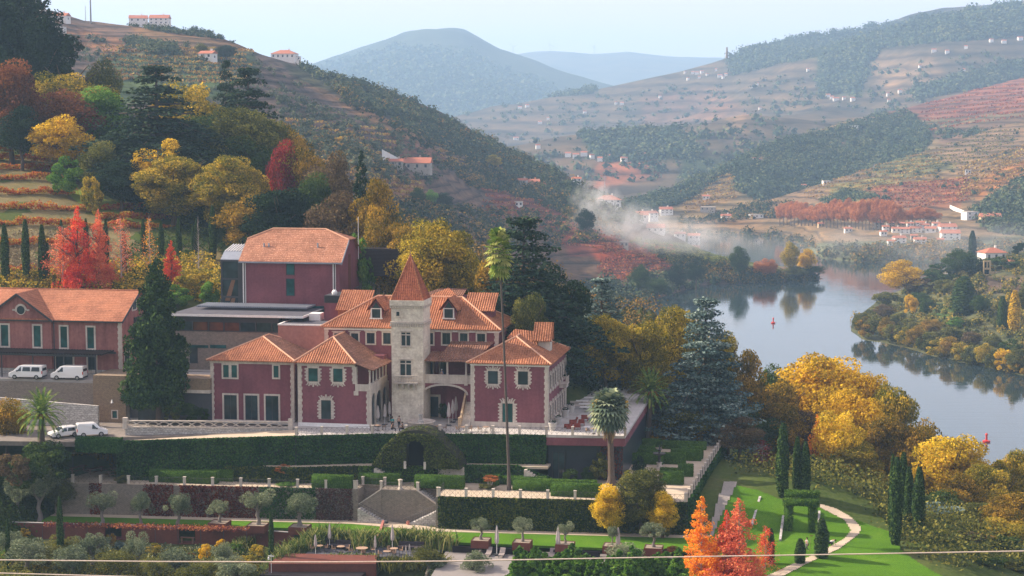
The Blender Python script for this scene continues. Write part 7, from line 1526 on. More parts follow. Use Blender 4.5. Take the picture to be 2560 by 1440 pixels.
for u, v, z, s_, lab in ((945,1066,ZT,1.0,'closed parasol at the mouth of the left arcade'),(962,1062,ZT,1.0,'second closed parasol standing in the left arcade'),(974,1055,ZT,1.0,'third closed parasol deep in the left arcade'),(1122,1064,ZT,1.1,'front closed parasol beside the outside stair'),(1132,1056,ZT,1.1,'middle closed parasol beside the outside stair'),(1140,1050,ZT,1.15,'rear closed parasol beside the outside stair'),
  (789,1386,DZ,.85,'closed parasol at the left end of the garden restaurant'),(824,1370,DZ,1.05,'tall closed parasol in front of the left dark sofa'),(938,1388,DZ,.85,'closed parasol at the gap between the grass hedges'),(981,1376,DZ,1.1,'tall closed parasol left of the right dark sofa'),(1015,1392,DZ,.5,'short closed parasol right of the round tables'),(1024,1392,DZ,.55,'shorter twin of the small parasol, with a pale top'),
  (1242,1387,DZ,1.25,'closed parasol between the first pair of loungers'),(1395,1390,DZ,1.25,'closed parasol on the wooden deck behind the conifer tips'),(1545,1392,DZ,1.25,'closed parasol at the right end of the wooden deck')):
    putp(pa, np_ > 0, G(u, v, z), R.uniform(0,3), lab, 'parasol', 'closed parasols', (s_,)*3); np_ += 1
p = [M.g(u, v, 26.85) for u, v in ((1118,1372),(1690,1390),(1740,1470),(1060,1470))]
dk = newmat('deck_boards'); bs = dk[2]; wv = node(dk[1], 'TexWave'); wv.inputs['Scale'].default_value = 2.2; dk[1].links.new(coords(dk[1]), wv.inputs['Vector']); dk[1].links.new(ramp(dk[1], wv.outputs[0], [(0.2,(0.15,0.13,0.12)),(0.5,(0.26,0.24,0.23)),(1,(0.33,0.31,0.30))]), bs.inputs['Base Color'])
slab('pool_deck', p, 26.85, dk[0], 0.3); slab('restaurant_floor', [M.g(u, v, 26.86) for u, v in ((790,1362),(1118,1368),(1075,1394),(760,1388))], 26.86, slate, 0.3)
for i, (u0, u1, v) in enumerate(((1131,1195,1382),(1213,1331,1386),(1383,1499,1392),(1517,1648,1396))):
    y = M.g((u0+u1)/2, v, 26.85)[1]; a, b = M.at(u0, v, y)[0], M.at(u1, v, y)[0]; tag(MB().box(a,b,y,y+0.45,26.85,27.55).build('low_wall', blackm, None, M), ['first','second','third','fourth'][i]+' black low wall from the left along the wooden deck', 'low wall', 'black low walls of the deck')
def mk_lounger():
    r = E0('lounger'); m = plain('lounger_fabric', (0.30,0.26,0.25), scale=3)
    MB().box(-.33,.33,-1.0,.25,.28,.35).build('seat', m, r); MB().hexa([(-.33,.25,.3),(.33,.25,.3),(.33,.95,.78),(-.33,.95,.78)],[(-.33,.2,.36),(.33,.2,.36),(.33,.9,.85),(-.33,.9,.85)]).build('backrest', m, r)
    for a in (-.28,.28):
        for b in (-.9,.2): MB().box(a-.025,a+.025,b-.025,b+.025,0,.28).build('leg', dark, r)
    return r
lg = mk_lounger()
for i, (u, v) in enumerate(((1222,1388),(1255,1390),(1408,1392),(1442,1394),(1380,1391),(1524,1394))):
    putp(lg, i > 0, G(u, v, 26.85), math.radians(-8), ['first','second','fourth','fifth','third','sixth'][i]+' lounger from the left on the wooden deck', 'lounger', 'sun loungers')
for i, (u, v) in enumerate(((845,1370),(1027,1374))):
    r = E0('garden_sofa'); r.location = G(u, v, 26.86); r.rotation_euler = (0,0,math.radians(-8)); tag(r, ['dark corner sofa with a daybed, left part of the garden restaurant','long dark sofa behind the round tables, right part of the restaurant'][i], 'sofa', 'dark garden sofas'); m = plain('taupe_slats', (0.07,0.055,0.065), scale=3)
    MB().box(-1.6,1.6,-.4,.4,.3,.45).box(.6,1.6,-1.2,-.4,.3,.45).build('seat', m, r); MB().box(-1.6,1.6,.35,.45,.45,.95).build('backrest', m, r)
    for a in (-1.5,1.5): MB().box(a-.04,a+.04,-.38,.38,0,.3).build('leg', m, r)
GRS = leafmat('ornamental_grass', [(0.05,0.09,0.02),(0.13,0.19,0.04),(0.38,0.36,0.13)], 0.3, 0.7, 0.5, 0.6)
def grasshedge(pts, h, wd, label, n=60, m=GRS):
    P = []
    for a, b in zip(pts, pts[1:]):
        a, b = G(*a), G(*b); L = (b-a).length; k = int(L*n*wd); t = NR.random(k); P.append(np.stack([a.x+(b.x-a.x)*t+NR.normal(size=k)*wd*.4, a.y+(b.y-a.y)*t+NR.normal(size=k)*wd*.4, np.full(k, a.z)], 1))
    P = np.vstack(P); k = len(P); hh = h*(0.65+0.5*NR.random(k)); dx = NR.normal(size=(k,2))*0.28*h; s = 0.05; ang = NR.random(k)*6.28; sx, sy = np.cos(ang)*s, np.sin(ang)*s
    z0 = P[:,2]; mid = np.stack([P[:,0]+dx[:,0]*.5, P[:,1]+dx[:,1]*.5, z0+hh*.7], 1); tip = np.stack([P[:,0]+dx[:,0]*1.3, P[:,1]+dx[:,1]*1.3, z0+hh], 1); S_ = np.stack([sx,sy,0*sx],1)
    V = np.stack([P-S_, P+S_, mid+S_*1.6, mid-S_*1.6, mid-S_*1.6, mid+S_*1.6, tip+S_*.3, tip-S_*.3], 1).reshape(-1,3); Q = np.arange(8*k).reshape(-1,4); c = P.mean(0)
    return tag(npobj('grass_hedge', V, Q, np.repeat(NR.random(k),2), m, ID, tuple(c)), label, 'grass hedge', 'tall ornamental grass hedges')
grasshedge([(690,1425,25.6),(720,1398,26.0),(770,1372,26.8),(830,1354,26.86)], 2.2, 1.6, 'tall feathery grass hedge curving up from the rust-steel shed')
grasshedge([(790,1358,26.86),(900,1362,26.86)], 1.9, 1.3, 'grass hedge behind the left dark sofa'); grasshedge([(900,1376,26.86),(925,1366,26.86)], 2.3, 1.3, 'rounded grass clump left of the red ramp')
grasshedge([(960,1366,26.86),(1040,1362,26.86),(1125,1376,26.86)], 2.2, 1.4, 'grass hedge right of the red ramp, behind the right sofa'); grasshedge([(960,1425,26),(1110,1420,26)], 1.5, 1.6, 'olive-green grass hedge below the round tables', m=LM['olive'])
grasshedge([(560,1392,25.5),(640,1352,25.5)], 1.2, 1.3, 'yellowish low grass strip left of the feathery hedge'); grasshedge([(820,1400,26.5),(940,1400,26.5)], 0.8, 0.8, 'low grass tufts along the top of the rust-steel shed')
rs = root('steel_shed', M, *M.g(800,1430,24.5), 24.5, 'low rust-steel clad shed with a black lower roof, bottom centre', 'shed')
zs_ = 27.2; A, B, C_, D = [M.g(u, v, zs_) for u, v in ((672,1409),(940,1409),(942,1388),(706,1383))]
MB().prism([A, (B[0],B[1]), C_, D], 2, 22, zs_).build('body', corten, rs); A, B = M.g(668,1420,26.3), M.g(915,1427,26.3); MB().prism([(A[0],A[1]-3),(B[0],B[1]-3),(B[0],B[1]+1.0),(A[0],A[1]+1.2)], 2, 22, 26.2).build('lower_roof', blackm, rs)
mb = MB(); mb.tube([(A[0],A[1]+0.9,26.25),(B[0],B[1]+0.75,26.25)],.06,4).build('roof_edge', white, rs)
x, y = M.g(678,1412,27.2); MB().tube([(x,y,25),(x,y,28.5)],.035,5).box(x-.35,x+.35,y-.05,y+.05,28.2,28.3).lathe((x-.3,y,27.8),[(.1,0),(.12,.25),(.02,.35)],8).build('lamp_mast', white, rs)
wp = [(M.g(u, v, 25.4)) for u, v in ((-60,1342),(182,1349),(262,1350),(304,1350),(447,1361),(488,1361),(620,1363),(735,1372))]; mb = MB()
for i, (a, b) in enumerate(zip(wp, wp[1:])):
    if i in (2, 4): mb.hexa([(*a,25.3),(*b,25.3),(b[0],b[1]+1.6,25.3),(a[0],a[1]+1.6,25.3)],[(*a,25.5),(*b,25.5),(b[0],b[1]+1.6,25.5),(a[0],a[1]+1.6,25.5)]); continue
    mb.hexa([(*a,25.2),(*b,25.2),(b[0],b[1]+.25,25.2),(a[0],a[1]+.25,25.2)],[(*a,27.45),(*b,27.45),(b[0],b[1]+.25,27.45),(a[0],a[1]+.25,27.45)])
cw = tag(mb.build('steel_wall', corten, None, M), 'long rust-steel retaining wall across the lower left garden', 'retaining wall'); mb = MB()
for i, (a, b) in enumerate(zip(wp, wp[1:])):
    if i in (2, 4): continue
    mb.hexa([(a[0],a[1]-.05,27.45),(b[0],b[1]-.05,27.45),(b[0],b[1]+.3,27.45),(a[0],a[1]+.3,27.45)],[(a[0],a[1]-.05,27.53),(b[0],b[1]-.05,27.53),(b[0],b[1]+.3,27.53),(a[0],a[1]+.3,27.53)])
mb.build('coping', plain('grey_coping', (0.42,0.4,0.38)), cw)
MB().box(wp[4][0]+.1,wp[5][0]-.1,wp[4][1]+.2,wp[4][1]+.6,26.2,26.3).box(wp[4][0]+.2,wp[4][0]+.4,wp[4][1]+.2,wp[4][1]+.5,25.5,26.2).box(wp[5][0]-.4,wp[5][0]-.2,wp[4][1]+.2,wp[4][1]+.5,25.5,26.2).build('niche_bench', wood, cw)
for i, (u0, v0, u1, v1) in enumerate(((958,1302,946,1347),(1021,1303,1013,1320))):
    a, b = M.g(u0, v0+8, 27.7), M.g(u1, v1, 26.9); tag(MB().hexa([(a[0]-.15,a[1],26.8),(a[0]+.15,a[1],26.8),(b[0]+.15,b[1],26.6),(b[0]-.15,b[1],26.6)],[(a[0]-.15,a[1],28.2),(a[0]+.15,a[1],28.2),(b[0]+.15,b[1],27.3),(b[0]-.15,b[1],27.3)]).build('ramp_wall', plain('salmon_wall',(0.42,0.17,0.14)), None, M), ['left','right'][i]+' salmon-red side wall of the steps down to the garden restaurant', 'wall')
pr = root('vine_pergola', M, *M.g(300,1320,27.6), 27.6, 'thin steel pergola strip covered in purple and orange creeper, lower left', 'pergola')
a, b = M.g(112,1310,28.6), M.g(621,1322,28.6); n = 2600; t = NR.random(n); P = np.stack([a[0]+(b[0]-a[0])*t, a[1]+(b[1]-a[1])*t+NR.uniform(-.9,.9,n), 28.6+NR.normal(size=n)*.12], 1)
V, Q, tt_ = leaves(P, np.tile([0,0,1.0],(n,1)), 0.24, 0.5); npobj('creeper', V, Q, tt_, leafmat('purple_creeper', [(0.10,0.025,0.04),(0.18,0.045,0.05),(0.42,0.16,0.06)], .3, .6, .12, .9), M, BASE[pr], pr)
for i in range(10): x = a[0]+(b[0]-a[0])*i/9; y = a[1]+(b[1]-a[1])*i/9-.8; MB().tube([(x,y,25.4),(x,y,28.6)],.035,5).build('post', dark, pr)
soil = plain('planter_soil', (0.3,0.25,0.2), scale=4)
def olive_mesh(seed):
    rg = random.Random(seed); mb = MB(); mb.tube([(0,0,-.02),(.03,0,.12),(-.02,.02,.26),(.01,0,.4)],[.075,.045,.04,.035],8)
    ends = []
    for i in range(5): a = 6.28*i/5+rg.random(); e = (math.cos(a)*.2,math.sin(a)*.2,.62+rg.random()*.1); mb.tube([(.01,0,.36),(math.cos(a)*.09,math.sin(a)*.09,.48),e],[.03,.02,.008],5,False); ends.append(e)
    V, Q, t, _ = mbnp(mb); tk = npmesh('trunk', V, Q, [plain('olive_bark',(0.22,0.19,0.17),(0.15,0.13,0.12),8)], t); rn = np.random.default_rng(seed)
    B = [[*(np.array(ends[i % 5])*np.array([rn.uniform(.2,1.3)]*2+[1])+rn.normal(size=3)*np.array([.09,.09,.10])), *(3*[rn.uniform(.06,.16)])] for i in range(30)]
    V, Q, t = blobleaves(B, 260, .034, .8, .1, .4, rn); return npmesh('crown', V, Q, [LM['grey_olive']], t), tk
OLV_ = [olive_mesh(i) for i in range(4)]
def olive(u, vt, vb, wpx, z, label, planter=True, group='olive trees along the lower lawn', mk='grey_olive', pl=1.2):
    p = G(u, vb, z); zz = z+(0.85 if planter else 0); t = W(u, vt, p.y); h = (t.z-zz)/0.86; wd = wpx/FPX*p.y; i = TC[0]; cr, tk = OLV_[i % 4]
    r = plant('olive_tree', cr, tk, (p.x,p.y,zz-.05), wd/.62, h, LM[mk], label, 'tree', group, rz=i*1.7)
    if planter:
        s = pl; o = root('planter', M, *M.l(p.x,p.y), z, 'planter of the '+label.replace(' in the row below the creeper wall',', lower left row').replace(' on the lawn behind the deck',', behind the deck'), 'planter', 'rust-steel box planters'); x, y = M.l(p.x, p.y)
        MB().box(x-s,x+s,y-s,y-s+.06,z-.1,z+.85).box(x-s,x+s,y+s-.06,y+s,z-.1,z+.85).box(x-s,x-s+.06,y-s+.06,y+s-.06,z-.1,z+.85).box(x+s-.06,x+s,y-s+.06,y+s-.06,z-.1,z+.85).build('box', corten, o); MB().box(x-s+.06,x+s-.06,y-s+.06,y+s-.06,z,z+.78).build('soil', soil, o)
LL = ['first','second','third','fourth','fifth','sixth']
for i, (u, vt, vb, w_) in enumerate(((255,1236,1310,62),(352,1232,1313,52),(447,1240,1316,62),(549,1256,1320,46),(645,1234,1326,64),(750,1238,1330,72))): olive(u, vt, vb, w_, 27.6, LL[i]+' olive tree from the left in the row below the creeper wall', i > 2)
for i, (u, vt, vb, w_) in enumerate(((1203,1298,1364,46),(1306,1299,1369,46),(1413,1311,1374,34),(1531,1317,1378,28),(1634,1311,1383,54))): olive(u, vt, vb, w_, 27.6, LL[i]+' potted olive tree from the left on the lawn behind the deck', pl=1.1)
for i, (u, vt, vb, w_, z, lab) in enumerate(((45,1190,1300,80,27,'silvery olive tree at the left edge under the bamboo'),(100,1180,1305,90,27,'silvery olive tree left of the single herb-garden cypress'),(150,1190,1300,70,27,'silvery olive tree touching the left end of the stone wall'),(30,1335,1425,80,25,'olive at the left edge above the cable'),(70,1350,1440,100,25,'grey olive in the bottom left corner'),
 (145,1345,1430,80,25,'grey olive right of the single herb-garden cypress'),(180,1370,1460,110,24.6,'big grey olive near the bottom edge, left'),(230,1335,1420,80,25,'grey olive in the middle of the herb garden'),(300,1375,1460,90,24.6,'pale olive at the bottom edge left of the purple vines'),(345,1345,1440,70,25,'grey olive right of the blue shrub'),
 (440,1370,1450,90,24.6,'pale olive above the cable, right of the purple vines'),(500,1405,1470,90,24.6,'pale olive cut by the bottom edge'),(560,1365,1440,60,25,'silver olive right of the yellow bush'),(590,1400,1470,90,24.6,'grey olive left of the rust-steel shed'),(1070,1360,1440,76,25.6,'grey olive in front of the deck corner'),
 (1190,1385,1460,90,25,'grey olive over the deck steps'),(1557,1360,1430,90,26,'grey olive hiding the deck loungers'),(390,1395,1470,50,24.6,'small olive among the vines at the bottom'))): olive(u, vt+(i%3)*5, vb, w_*(.8+.12*(i%3)), z, lab, False, 'silvery olive trees of the herb garden', ('grey_olive','grey_olive','olive')[i%3])
for kind, u, vt, vb, w_, z, mk, lab in (('bush',345,1137,1195,54,31.8,'bright_green','round light green shrub left of the lowest hedge'),('bush',100,1082,1245,190,30.5,'green','big dark bamboo clump under the date palm'),('bush',40,1120,1215,120,33,'brown','brownish bushes at the left edge beside the bamboo'),('bush',395,1150,1180,55,31.8,'rust','orange shrub behind the lowest left hedge'),
 ('bush',525,1147,1172,40,31.8,'crimson','small red shrub peeking over the second hedge'),('bush',1200,1158,1200,60,31.8,'crimson','dark crimson shrub under the walkway, left of the tall palm'),('bush',305,1185,1208,50,31.8,'olive','low green bush by the picnic benches'),('bush',1008,1262,1302,30,27.6,'bright_green','moss-green bush in the pocket of the double stair'),('bush',500,890,945,50,38.5,'yellow_green','yellow-green shrub beside the manor link'),
 ('bush',430,1008,1055,60,38,'olive','shrubs in front of the garage, left one'),('bush',478,1000,1055,70,38,'green','shrubs in front of the garage, middle one'),('bush',510,1012,1052,36,38,'green','shrubs in front of the garage, right one'),('bush',330,1325,1350,30,25.4,'green','small green shrub against the steel wall'),('bush',205,1345,1375,50,25.4,'yellow_green','yellow-green herbs left of the blue mound'),('bush',650,1355,1400,70,25.4,'yellow_green','yellow-green laurel strip left of the shed'),('bush',620,1380,1425,70,25.4,'yellow_green','lower part of the yellow-green laurel strip'),('bush',60,1315,1350,42,25.4,'gold','yellow feathery shrub beside the steel wall, far left'),('bush',512,1352,1405,42,25.4,'gold','bright golden bush in the herb garden'),
 ('bush',552,1343,1378,40,25.4,'gold','second golden bush behind the bright one'),('bush',592,1352,1388,50,25.4,'bright_green','fresh green bush right of the golden ones'),('bush',385,1352,1388,56,25.4,'yellow_green','lime-green bush in the middle of the herb garden'),('bush',300,1350,1378,40,25.4,'blue','blue-green mound in the herb garden'),('bush',95,1353,1378,44,25.4,'blue','blue-grey low plants by the steel wall'),
 ('bush',275,1325,1370,36,25.4,'olive_gold','ochre shrub in front of the steel wall steps'),('bush',115,1390,1445,80,24.6,'yellow_green','dark leafed shrub with yellow leaves, bottom left'),('bush',250,1415,1455,60,24.6,'yellow_green','yellowish shrub at the bottom edge'),('bush',1110,1000,1046,34,38,'green','round potted shrub beside the stair parasols'),('bush',1440,945,978,50,38,'dark','dark clipped bush on the terrace behind the right wing'),
 ('bush',1665,1300,1345,34,27.6,'olive','low shrub right of the last potted olive'),('bush',1680,1360,1395,60,27,'rust','russet bush at the right end of the deck'),('bush',475,1380,1392,40,25.4,'rust','purple-leaved low vines in the herb garden'),('bush',160,1400,1425,60,25.2,'green','green herbs near the left bottom'),
 ('bush',720,1203,1213,70,31.8,'bright_green','oval ground-cover bed under the orange multi-stem shrub'),('bush',1215,1207,1222,60,31.8,'olive','oval bed under the orange shrub left of the tall palm'),('bush',240,1360,1400,60,25.2,'olive','sage mound among the olives'),('bush',20,1370,1400,60,25.2,'bright_green','green bush at the far left of the herb garden'),
 ('bush',1600,1130,1200,50,31.8,'dark','dark bush right of the shaggy palm trunk'),('bush',1090,1385,1440,90,25.5,'grey_olive','pale silvery bush at the corner of the wooden deck, bottom edge'),('bush',1150,1415,1460,90,25,'bright_green','light green bush left of the thujas'),('bush',130,1105,1140,90,36,'green','green bush under the white hatchback'),('bush',1500,1120,1205,60,31.8,'olive','tall climber bush at the right corner of the dark pavilion'),('bush',1425,1165,1208,50,31.8,'green','dark green bush left of the pavilion corner bush'),('bush',1470,1158,1205,50,31.8,'green','green bush against the dark pavilion')):
    p = G(u, vb, z); t = W(u, vt, p.y); wd = w_/FPX*p.y; m = LM[mk]
    plant('shrub', BSH[TC[0] % 4], None, (p.x,p.y,z-.05), wd/.95, (t.z-z)/.93, m, lab, 'shrub')
for u, vt, vb, w_, lab in ((711,1156,1206,66,'orange multi-stem shrub in the middle of the parterre'),(1225,1184,1222,56,'orange-brown shrub just left of the tall palm foot')):
    p = G(u, vb, 31.8); t = W(u, vt, p.y); h = t.z-31.8; r = plant('shrub', BSH[1], None, (0,0,h*.42), w_/FPX*p.y, h*.6, LM['plane_orange'], lab, 'shrub'); r.name = 'crown'
    q = E0('multi_stem_shrub'); q.location = p; tag(q, lab, 'shrub'); del r['label']; del r['category']; r.parent = q; mb = MB()
    for i in range(9): a = i*.7; mb.tube([(0.1*math.cos(a),0.1*math.sin(a),0),(math.cos(a)*.5,math.sin(a)*.5,h*.65)],[.05,.025],5)
    mb.build('stems', bark_pale, q)
def gtree(mesh, trk, u, vt, vb, wpx, z, mk, wk, label, name='tree', tm=None):
    p = G(u, vb, z); t = W(u, vt, p.y); plant(name, mesh, trk, (p.x,p.y,z-.05), wpx/FPX*p.y/wk, t.z-z, LM[mk], label, 'tree', tm=tm)
gtree(BIG[1], TRK[1], 1603, 1153, 1335, 175, 27.6, 'olive', .72, 'glossy dark green tree growing in front of the ivy wall')
gtree(BRD[4], TRK[0], 1524, 1200, 1340, 92, 27.6, 'lemon', .6, 'lemon-yellow tree in front of the ivy wall, left of the glossy one'); gtree(BRD[4], TRK[2], 1656, 1218, 1345, 80, 27.6, 'lemon', .6, 'small lemon-yellow tree right of the glossy one')
gtree(GUM[1], SPR[0][1], 1752, 1240, 1490, 122, 24.3, 'orange', .40, 'bright orange pointed tree at the bottom edge'); gtree(GUM[0], SPR[0][1], 1846, 1243, 1500, 135, 24.2, 'salmon', .42, 'fiery red-orange tree at the bottom edge, right of the orange one')
gtree(GUM[0], SPR[0][1], 1815, 1275, 1490, 90, 24.3, 'scarlet', .44, 'scarlet pointed crown in front of the fiery red-orange tree'); gtree(SPR[3][0], SPR[3][1], 1912, 1310, 1470, 90, 24.5, 'scarlet', .42, 'thin scarlet tree right of the fiery one')
THJ = conic(31, n=170, per=130, w=0.2, base=0.02, leaf=0.03, power=.8)
for i in range(34):
    u = 1285+i*12.6+R.uniform(-6,6); vt = 1378+R.uniform(-12,26)-(22 if i in (2,4,11) else 0); p = W(u, vt, 198+R.uniform(-4,3)); z = 22.6
    plant('conifer_tree', THJ, None, (p.x,p.y,z), R.uniform(4.6,6.0)/.4, p.z-z, LM['bright_green'], nth(i)+' thuja from the left in the green row along the bottom edge', 'conifer', 'fresh green thujas of the bottom row')
hz = lambda u, v: G(u, v, 25.45)
cover('herb_beds', [(-60,1375),(640,1385),(660,1440),(660,1480),(-60,1480)], 900, hz, .26, LM['olive'], None, hmax=.9, jit=1.2); cover('herb_beds', [(60,1370),(600,1370),(600,1400),(60,1400)], 160, hz, .26, LM['grey_olive'], None, hmax=.6); cover('undergrowth', [(-60,1190),(180,1190),(190,1300),(-60,1310)], 420, hitgz, .3, LM['green'], None, hmax=1.6)
cover('undergrowth', [(-40,1290),(120,1300),(120,1340),(-40,1330)], 120, hitgz, .3, LM['green'], None, hmax=.6)
for i, (u, v, rz) in enumerate(((195,1180,60),(240,1183,60),(300,1183,-8),(292,1192,-8))):
    p = G(u, v, 31.8); r = E0('picnic_table'); r.location = p; r.rotation_euler = (0,0,math.radians(rz)); tag(r, ['leftmost','second','rear right','front right'][i]+' picnic table with its benches under the creeper arch', 'picnic table', 'timber picnic tables')
    MB().box(-1.4,1.4,-.4,.4,.7,.76).build('tabletop', wood, r)
    for s_ in (-1,1):
        MB().box(-1.4,1.4,s_*.75-.15,s_*.75+.15,.42,.47).build('bench_seat', wood, r); MB().box(s_*1.1-.05,s_*1.1+.05,-.85,.85,.36,.42).box(s_*1.1-.05,s_*1.1+.05,-.1,.1,0,.7).build('leg', wood, r)
ap_ = root('creeper_arch', M, *M.g(240,1165,31.8), 31.8, 'dry golden creeper trained over a steel arch above the picnic tables', 'pergola'); a, b = M.g(190,1168,31.8), M.g(290,1172,31.8); n = 900; t = NR.random(n)
P = np.stack([a[0]+(b[0]-a[0])*t, a[1]+NR.uniform(-.5,.5,n)-1, 33.9+.3*np.sin(t*6)+NR.normal(size=n)*.15-np.where(t > .93, NR.random(n)*2, 0)], 1); V, Q, tt_ = leaves(P, sph(n), .24, .8); npobj('creeper', V, Q, tt_, LM['olive_gold'], M, BASE[ap_], ap_)
for x in (a[0], (a[0]+b[0])/2, b[0]): MB().tube([(x,a[1]-1,31.8),(x,a[1]-1,33.9)],.04,5).build('post', dark, ap_)
q0 = lawnpt(1962,1335); q1 = lawnpt(2040,1335); fr_ = M; x0, y0 = M.l(q0.x,q0.y); x1, y1 = M.l(q1.x,q1.y); z0 = q0.z-.2; zt_ = M.at(2000,1250,y0)[1]
ta = root('clipped_arbour', M, (x0+x1)/2, y0, z0, 'square green clipped arbour standing on the right lawn', 'arbour')
def hpart(nm, a0, a1, b0, b1, c0, c1): 
    P, N = facepts([((a0,b0,c0,c1),(a1,b0,c0,c1)),((a1,b0,c0,c1),(a1,b1,c0,c1)),((a0,b1,c0,c1),(a0,b0,c0,c1))], 70, 0, .12); n = int((a1-a0)*(b1-b0)*80); T = np.stack([NR.uniform(a0,a1,n),NR.uniform(b0,b1,n),np.full(n,c1)],1); P = np.vstack([P,T]); N = np.vstack([N,np.tile([0,0,1.],(n,1))]); V, Q, t = leaves(P,N,.18,.5); V, Q, t, mi = joinnp([(V,Q,t,0), mbnp(MB().box(a0+.05,a1-.05,b0+.05,b1-.05,c0+.05,c1-.05),0,.3)]); npobj(nm, V, Q, t, HEDGE, M, BASE[ta], ta)
hpart('roof_hedge', x0-.2, x1+.2, y0-.3, y0+1.2, zt_-.8, zt_); hpart('roof_hedge', x0-.1, x1+.3, y0+5.0, y0+6.6, zt_-.8, zt_); hpart('green_pillar', x0, x0+.9, y0, y0+.9, z0, zt_-.8); hpart('green_pillar', x1-.9, x1, y0, y0+.9, z0, zt_-.8); hpart('green_pillar', x0+.1, x0+.8, y0+5.2, y0+6, z0, zt_-.8); hpart('green_pillar', x1-.7, x1, y0+5.2, y0+6, z0, zt_-.8)
for a, b, lab in (((1900,1250),(1880,1322),'short stone edging line on the left half of the right lawn'),((1958,1300),(1950,1360),'stone edging line left of the arbour'),((2048,1287),(2046,1350),'stone edging line right of the arbour')):
    p, q = lawnpt(*a), lawnpt(*b); tag(MB().hexa([(p.x-.15,p.y,p.z-.3),(p.x+.15,p.y,p.z-.3),(q.x+.15,q.y,q.z-.3),(q.x-.15,q.y,q.z-.3)],[(p.x-.15,p.y,p.z+.15),(p.x+.15,p.y,p.z+.15),(q.x+.15,q.y,q.z+.15),(q.x-.15,q.y,q.z+.15)]).build('stone_edging', rubble_white, None, base=tuple(p)), lab, 'edging')
ft = root('stone_fountain', M, *M.g(1052,1066,ZT), ZT, 'round stone basin fountain with a small statue in front of the tower', 'fountain'); x, y = M.g(1052,1066,ZT)
MB().lathe((x,y,ZT), [(1.85,0),(1.9,.1),(1.75,.2),(1.8,.5),(2.05,.7),(2.05,.78),(1.8,.78),(1.7,.6),(.3,.55)], 24).build('basin', cream, ft)
MB().lathe((x,y,ZT), [(.5,.5),(.42,.9),(.22,1.0),(.2,1.5),(.32,1.6),(.32,1.7)], 10).build('plinth', rubble_white, ft)
skinned('statue', [(x-BASE[ft][0]+a, y-BASE[ft][1], b+1.7) for a, b in ((0,.5),(0,.85),(.02,1.08),(.04,1.25),(-.12,.25),(-.1,0),(.12,.25),(.12,0),(-.3,1.15),(-.36,1.45),(.28,.75))], [(0,1),(1,2),(2,3),(0,4),(4,5),(0,6),(6,7),(2,8),(8,9),(2,10)], [.15,.16,.07,.1,.09,.06,.09,.06,.05,.035,.045], cream, ft)
x, y = M.g(1648,1170,31.8); itf = root('iron_fountain', M, x, y, 31.8, 'dark two-tier iron fountain on a pale pedestal among the side hedges', 'fountain'); MB().lathe((x,y,31.8),[(.5,0),(.5,.1),(.34,.15),(.34,.7),(.45,.8)],10).build('pedestal', cream, itf); MB().lathe((x,y,32.6),[(.2,0),(.14,.4),(.25,.7),(.12,.9),(.85,1.2),(.9,1.3),(.15,1.25),(.1,1.6),(.35,1.75),(.38,1.8),(.06,1.8),(.08,2.2),(.01,2.5)],14).build('bowls', plain('dark_bronze',(0.05,0.045,0.045),rough=.5), itf)
pot = None
for i, (u, v) in enumerate(((1382,1076),(1395,1062),(1413,1043),(1427,1031))):
    x, y = M.g(u, v, ZT); o = root('plant_pot', M, x, y, ZT, LL[i]+' large pale pot from the front along the side of the right wing', 'pot', 'large terrace pots'); MB().lathe((x,y,ZT),[(.42,0),(.58,.9),(.64,.92),(.64,1.05),(.5,1.05)],14).build('pot', plain('pale_pot',(.5,.48,.45)) if i == 0 else bpy.data.materials['pale_pot'], o)
    V, Q, t = blobleaves([[x,y,ZT+1.15,.45,.45,.25]], 90, .16); npobj('plant', V, Q, t, LM['dark'], M, BASE[o], o)
arm = plain('red_timber', (.30,.07,.05), (.22,.05,.04), 3)
for i, (u, v, rz) in enumerate(((1420,1071,200),(1432,1060,190),(1443,1073,90),(1453,1063,90),(1462,1052,80))):
    r = E0('red_armchair'); r.location = G(u, v, ZT); r.rotation_euler = (0,0,math.radians(rz)); tag(r, LL[i]+' low red timber armchair from the front left on the side terrace', 'armchair', 'red timber armchairs')
    MB().box(-.4,.4,-.42,.42,.3,.4).build('seat', arm, r); MB().hexa([(-.45,-.42,.35),(-.35,-.42,.35),(-.35,.42,.35),(-.45,.42,.35)],[(-.7,-.42,.95),(-.62,-.42,.95),(-.62,.42,.95),(-.7,.42,.95)]).build('backrest', arm, r)
    for s_ in (-1,1): MB().box(-.45,.4,s_*.42-.03,s_*.42+.03,0,.55).build('side', arm, r)
q = mk_table(.45,.5,white,True); q.name = 'low_table'; putp(q, False, G(1468,1076,ZT), 0, 'low white table among the red armchairs', 'table')
for i, (u, v) in enumerate(((1465,1030),(1462,1022),(1455,1014),(1475,1006))): tt0 = mk_table(.9,.75,white,True); putp(tt0, False, G(u, v, ZT), math.radians(-10), ['nearest','second','third','farthest'][i]+' long white table on the side terrace behind the fan palm', 'table', 'white terrace tables')
x, y = M.g(1478,1056,ZT); tag(MB().lathe((x,y,ZT),[(.12,0),(.12,.2),(.3,.25),(.55,.5),(.5,.5),(.1,.3)],14).build('fire_bowl', dark, None, M), 'dark fire bowl on the side terrace', 'fire bowl')
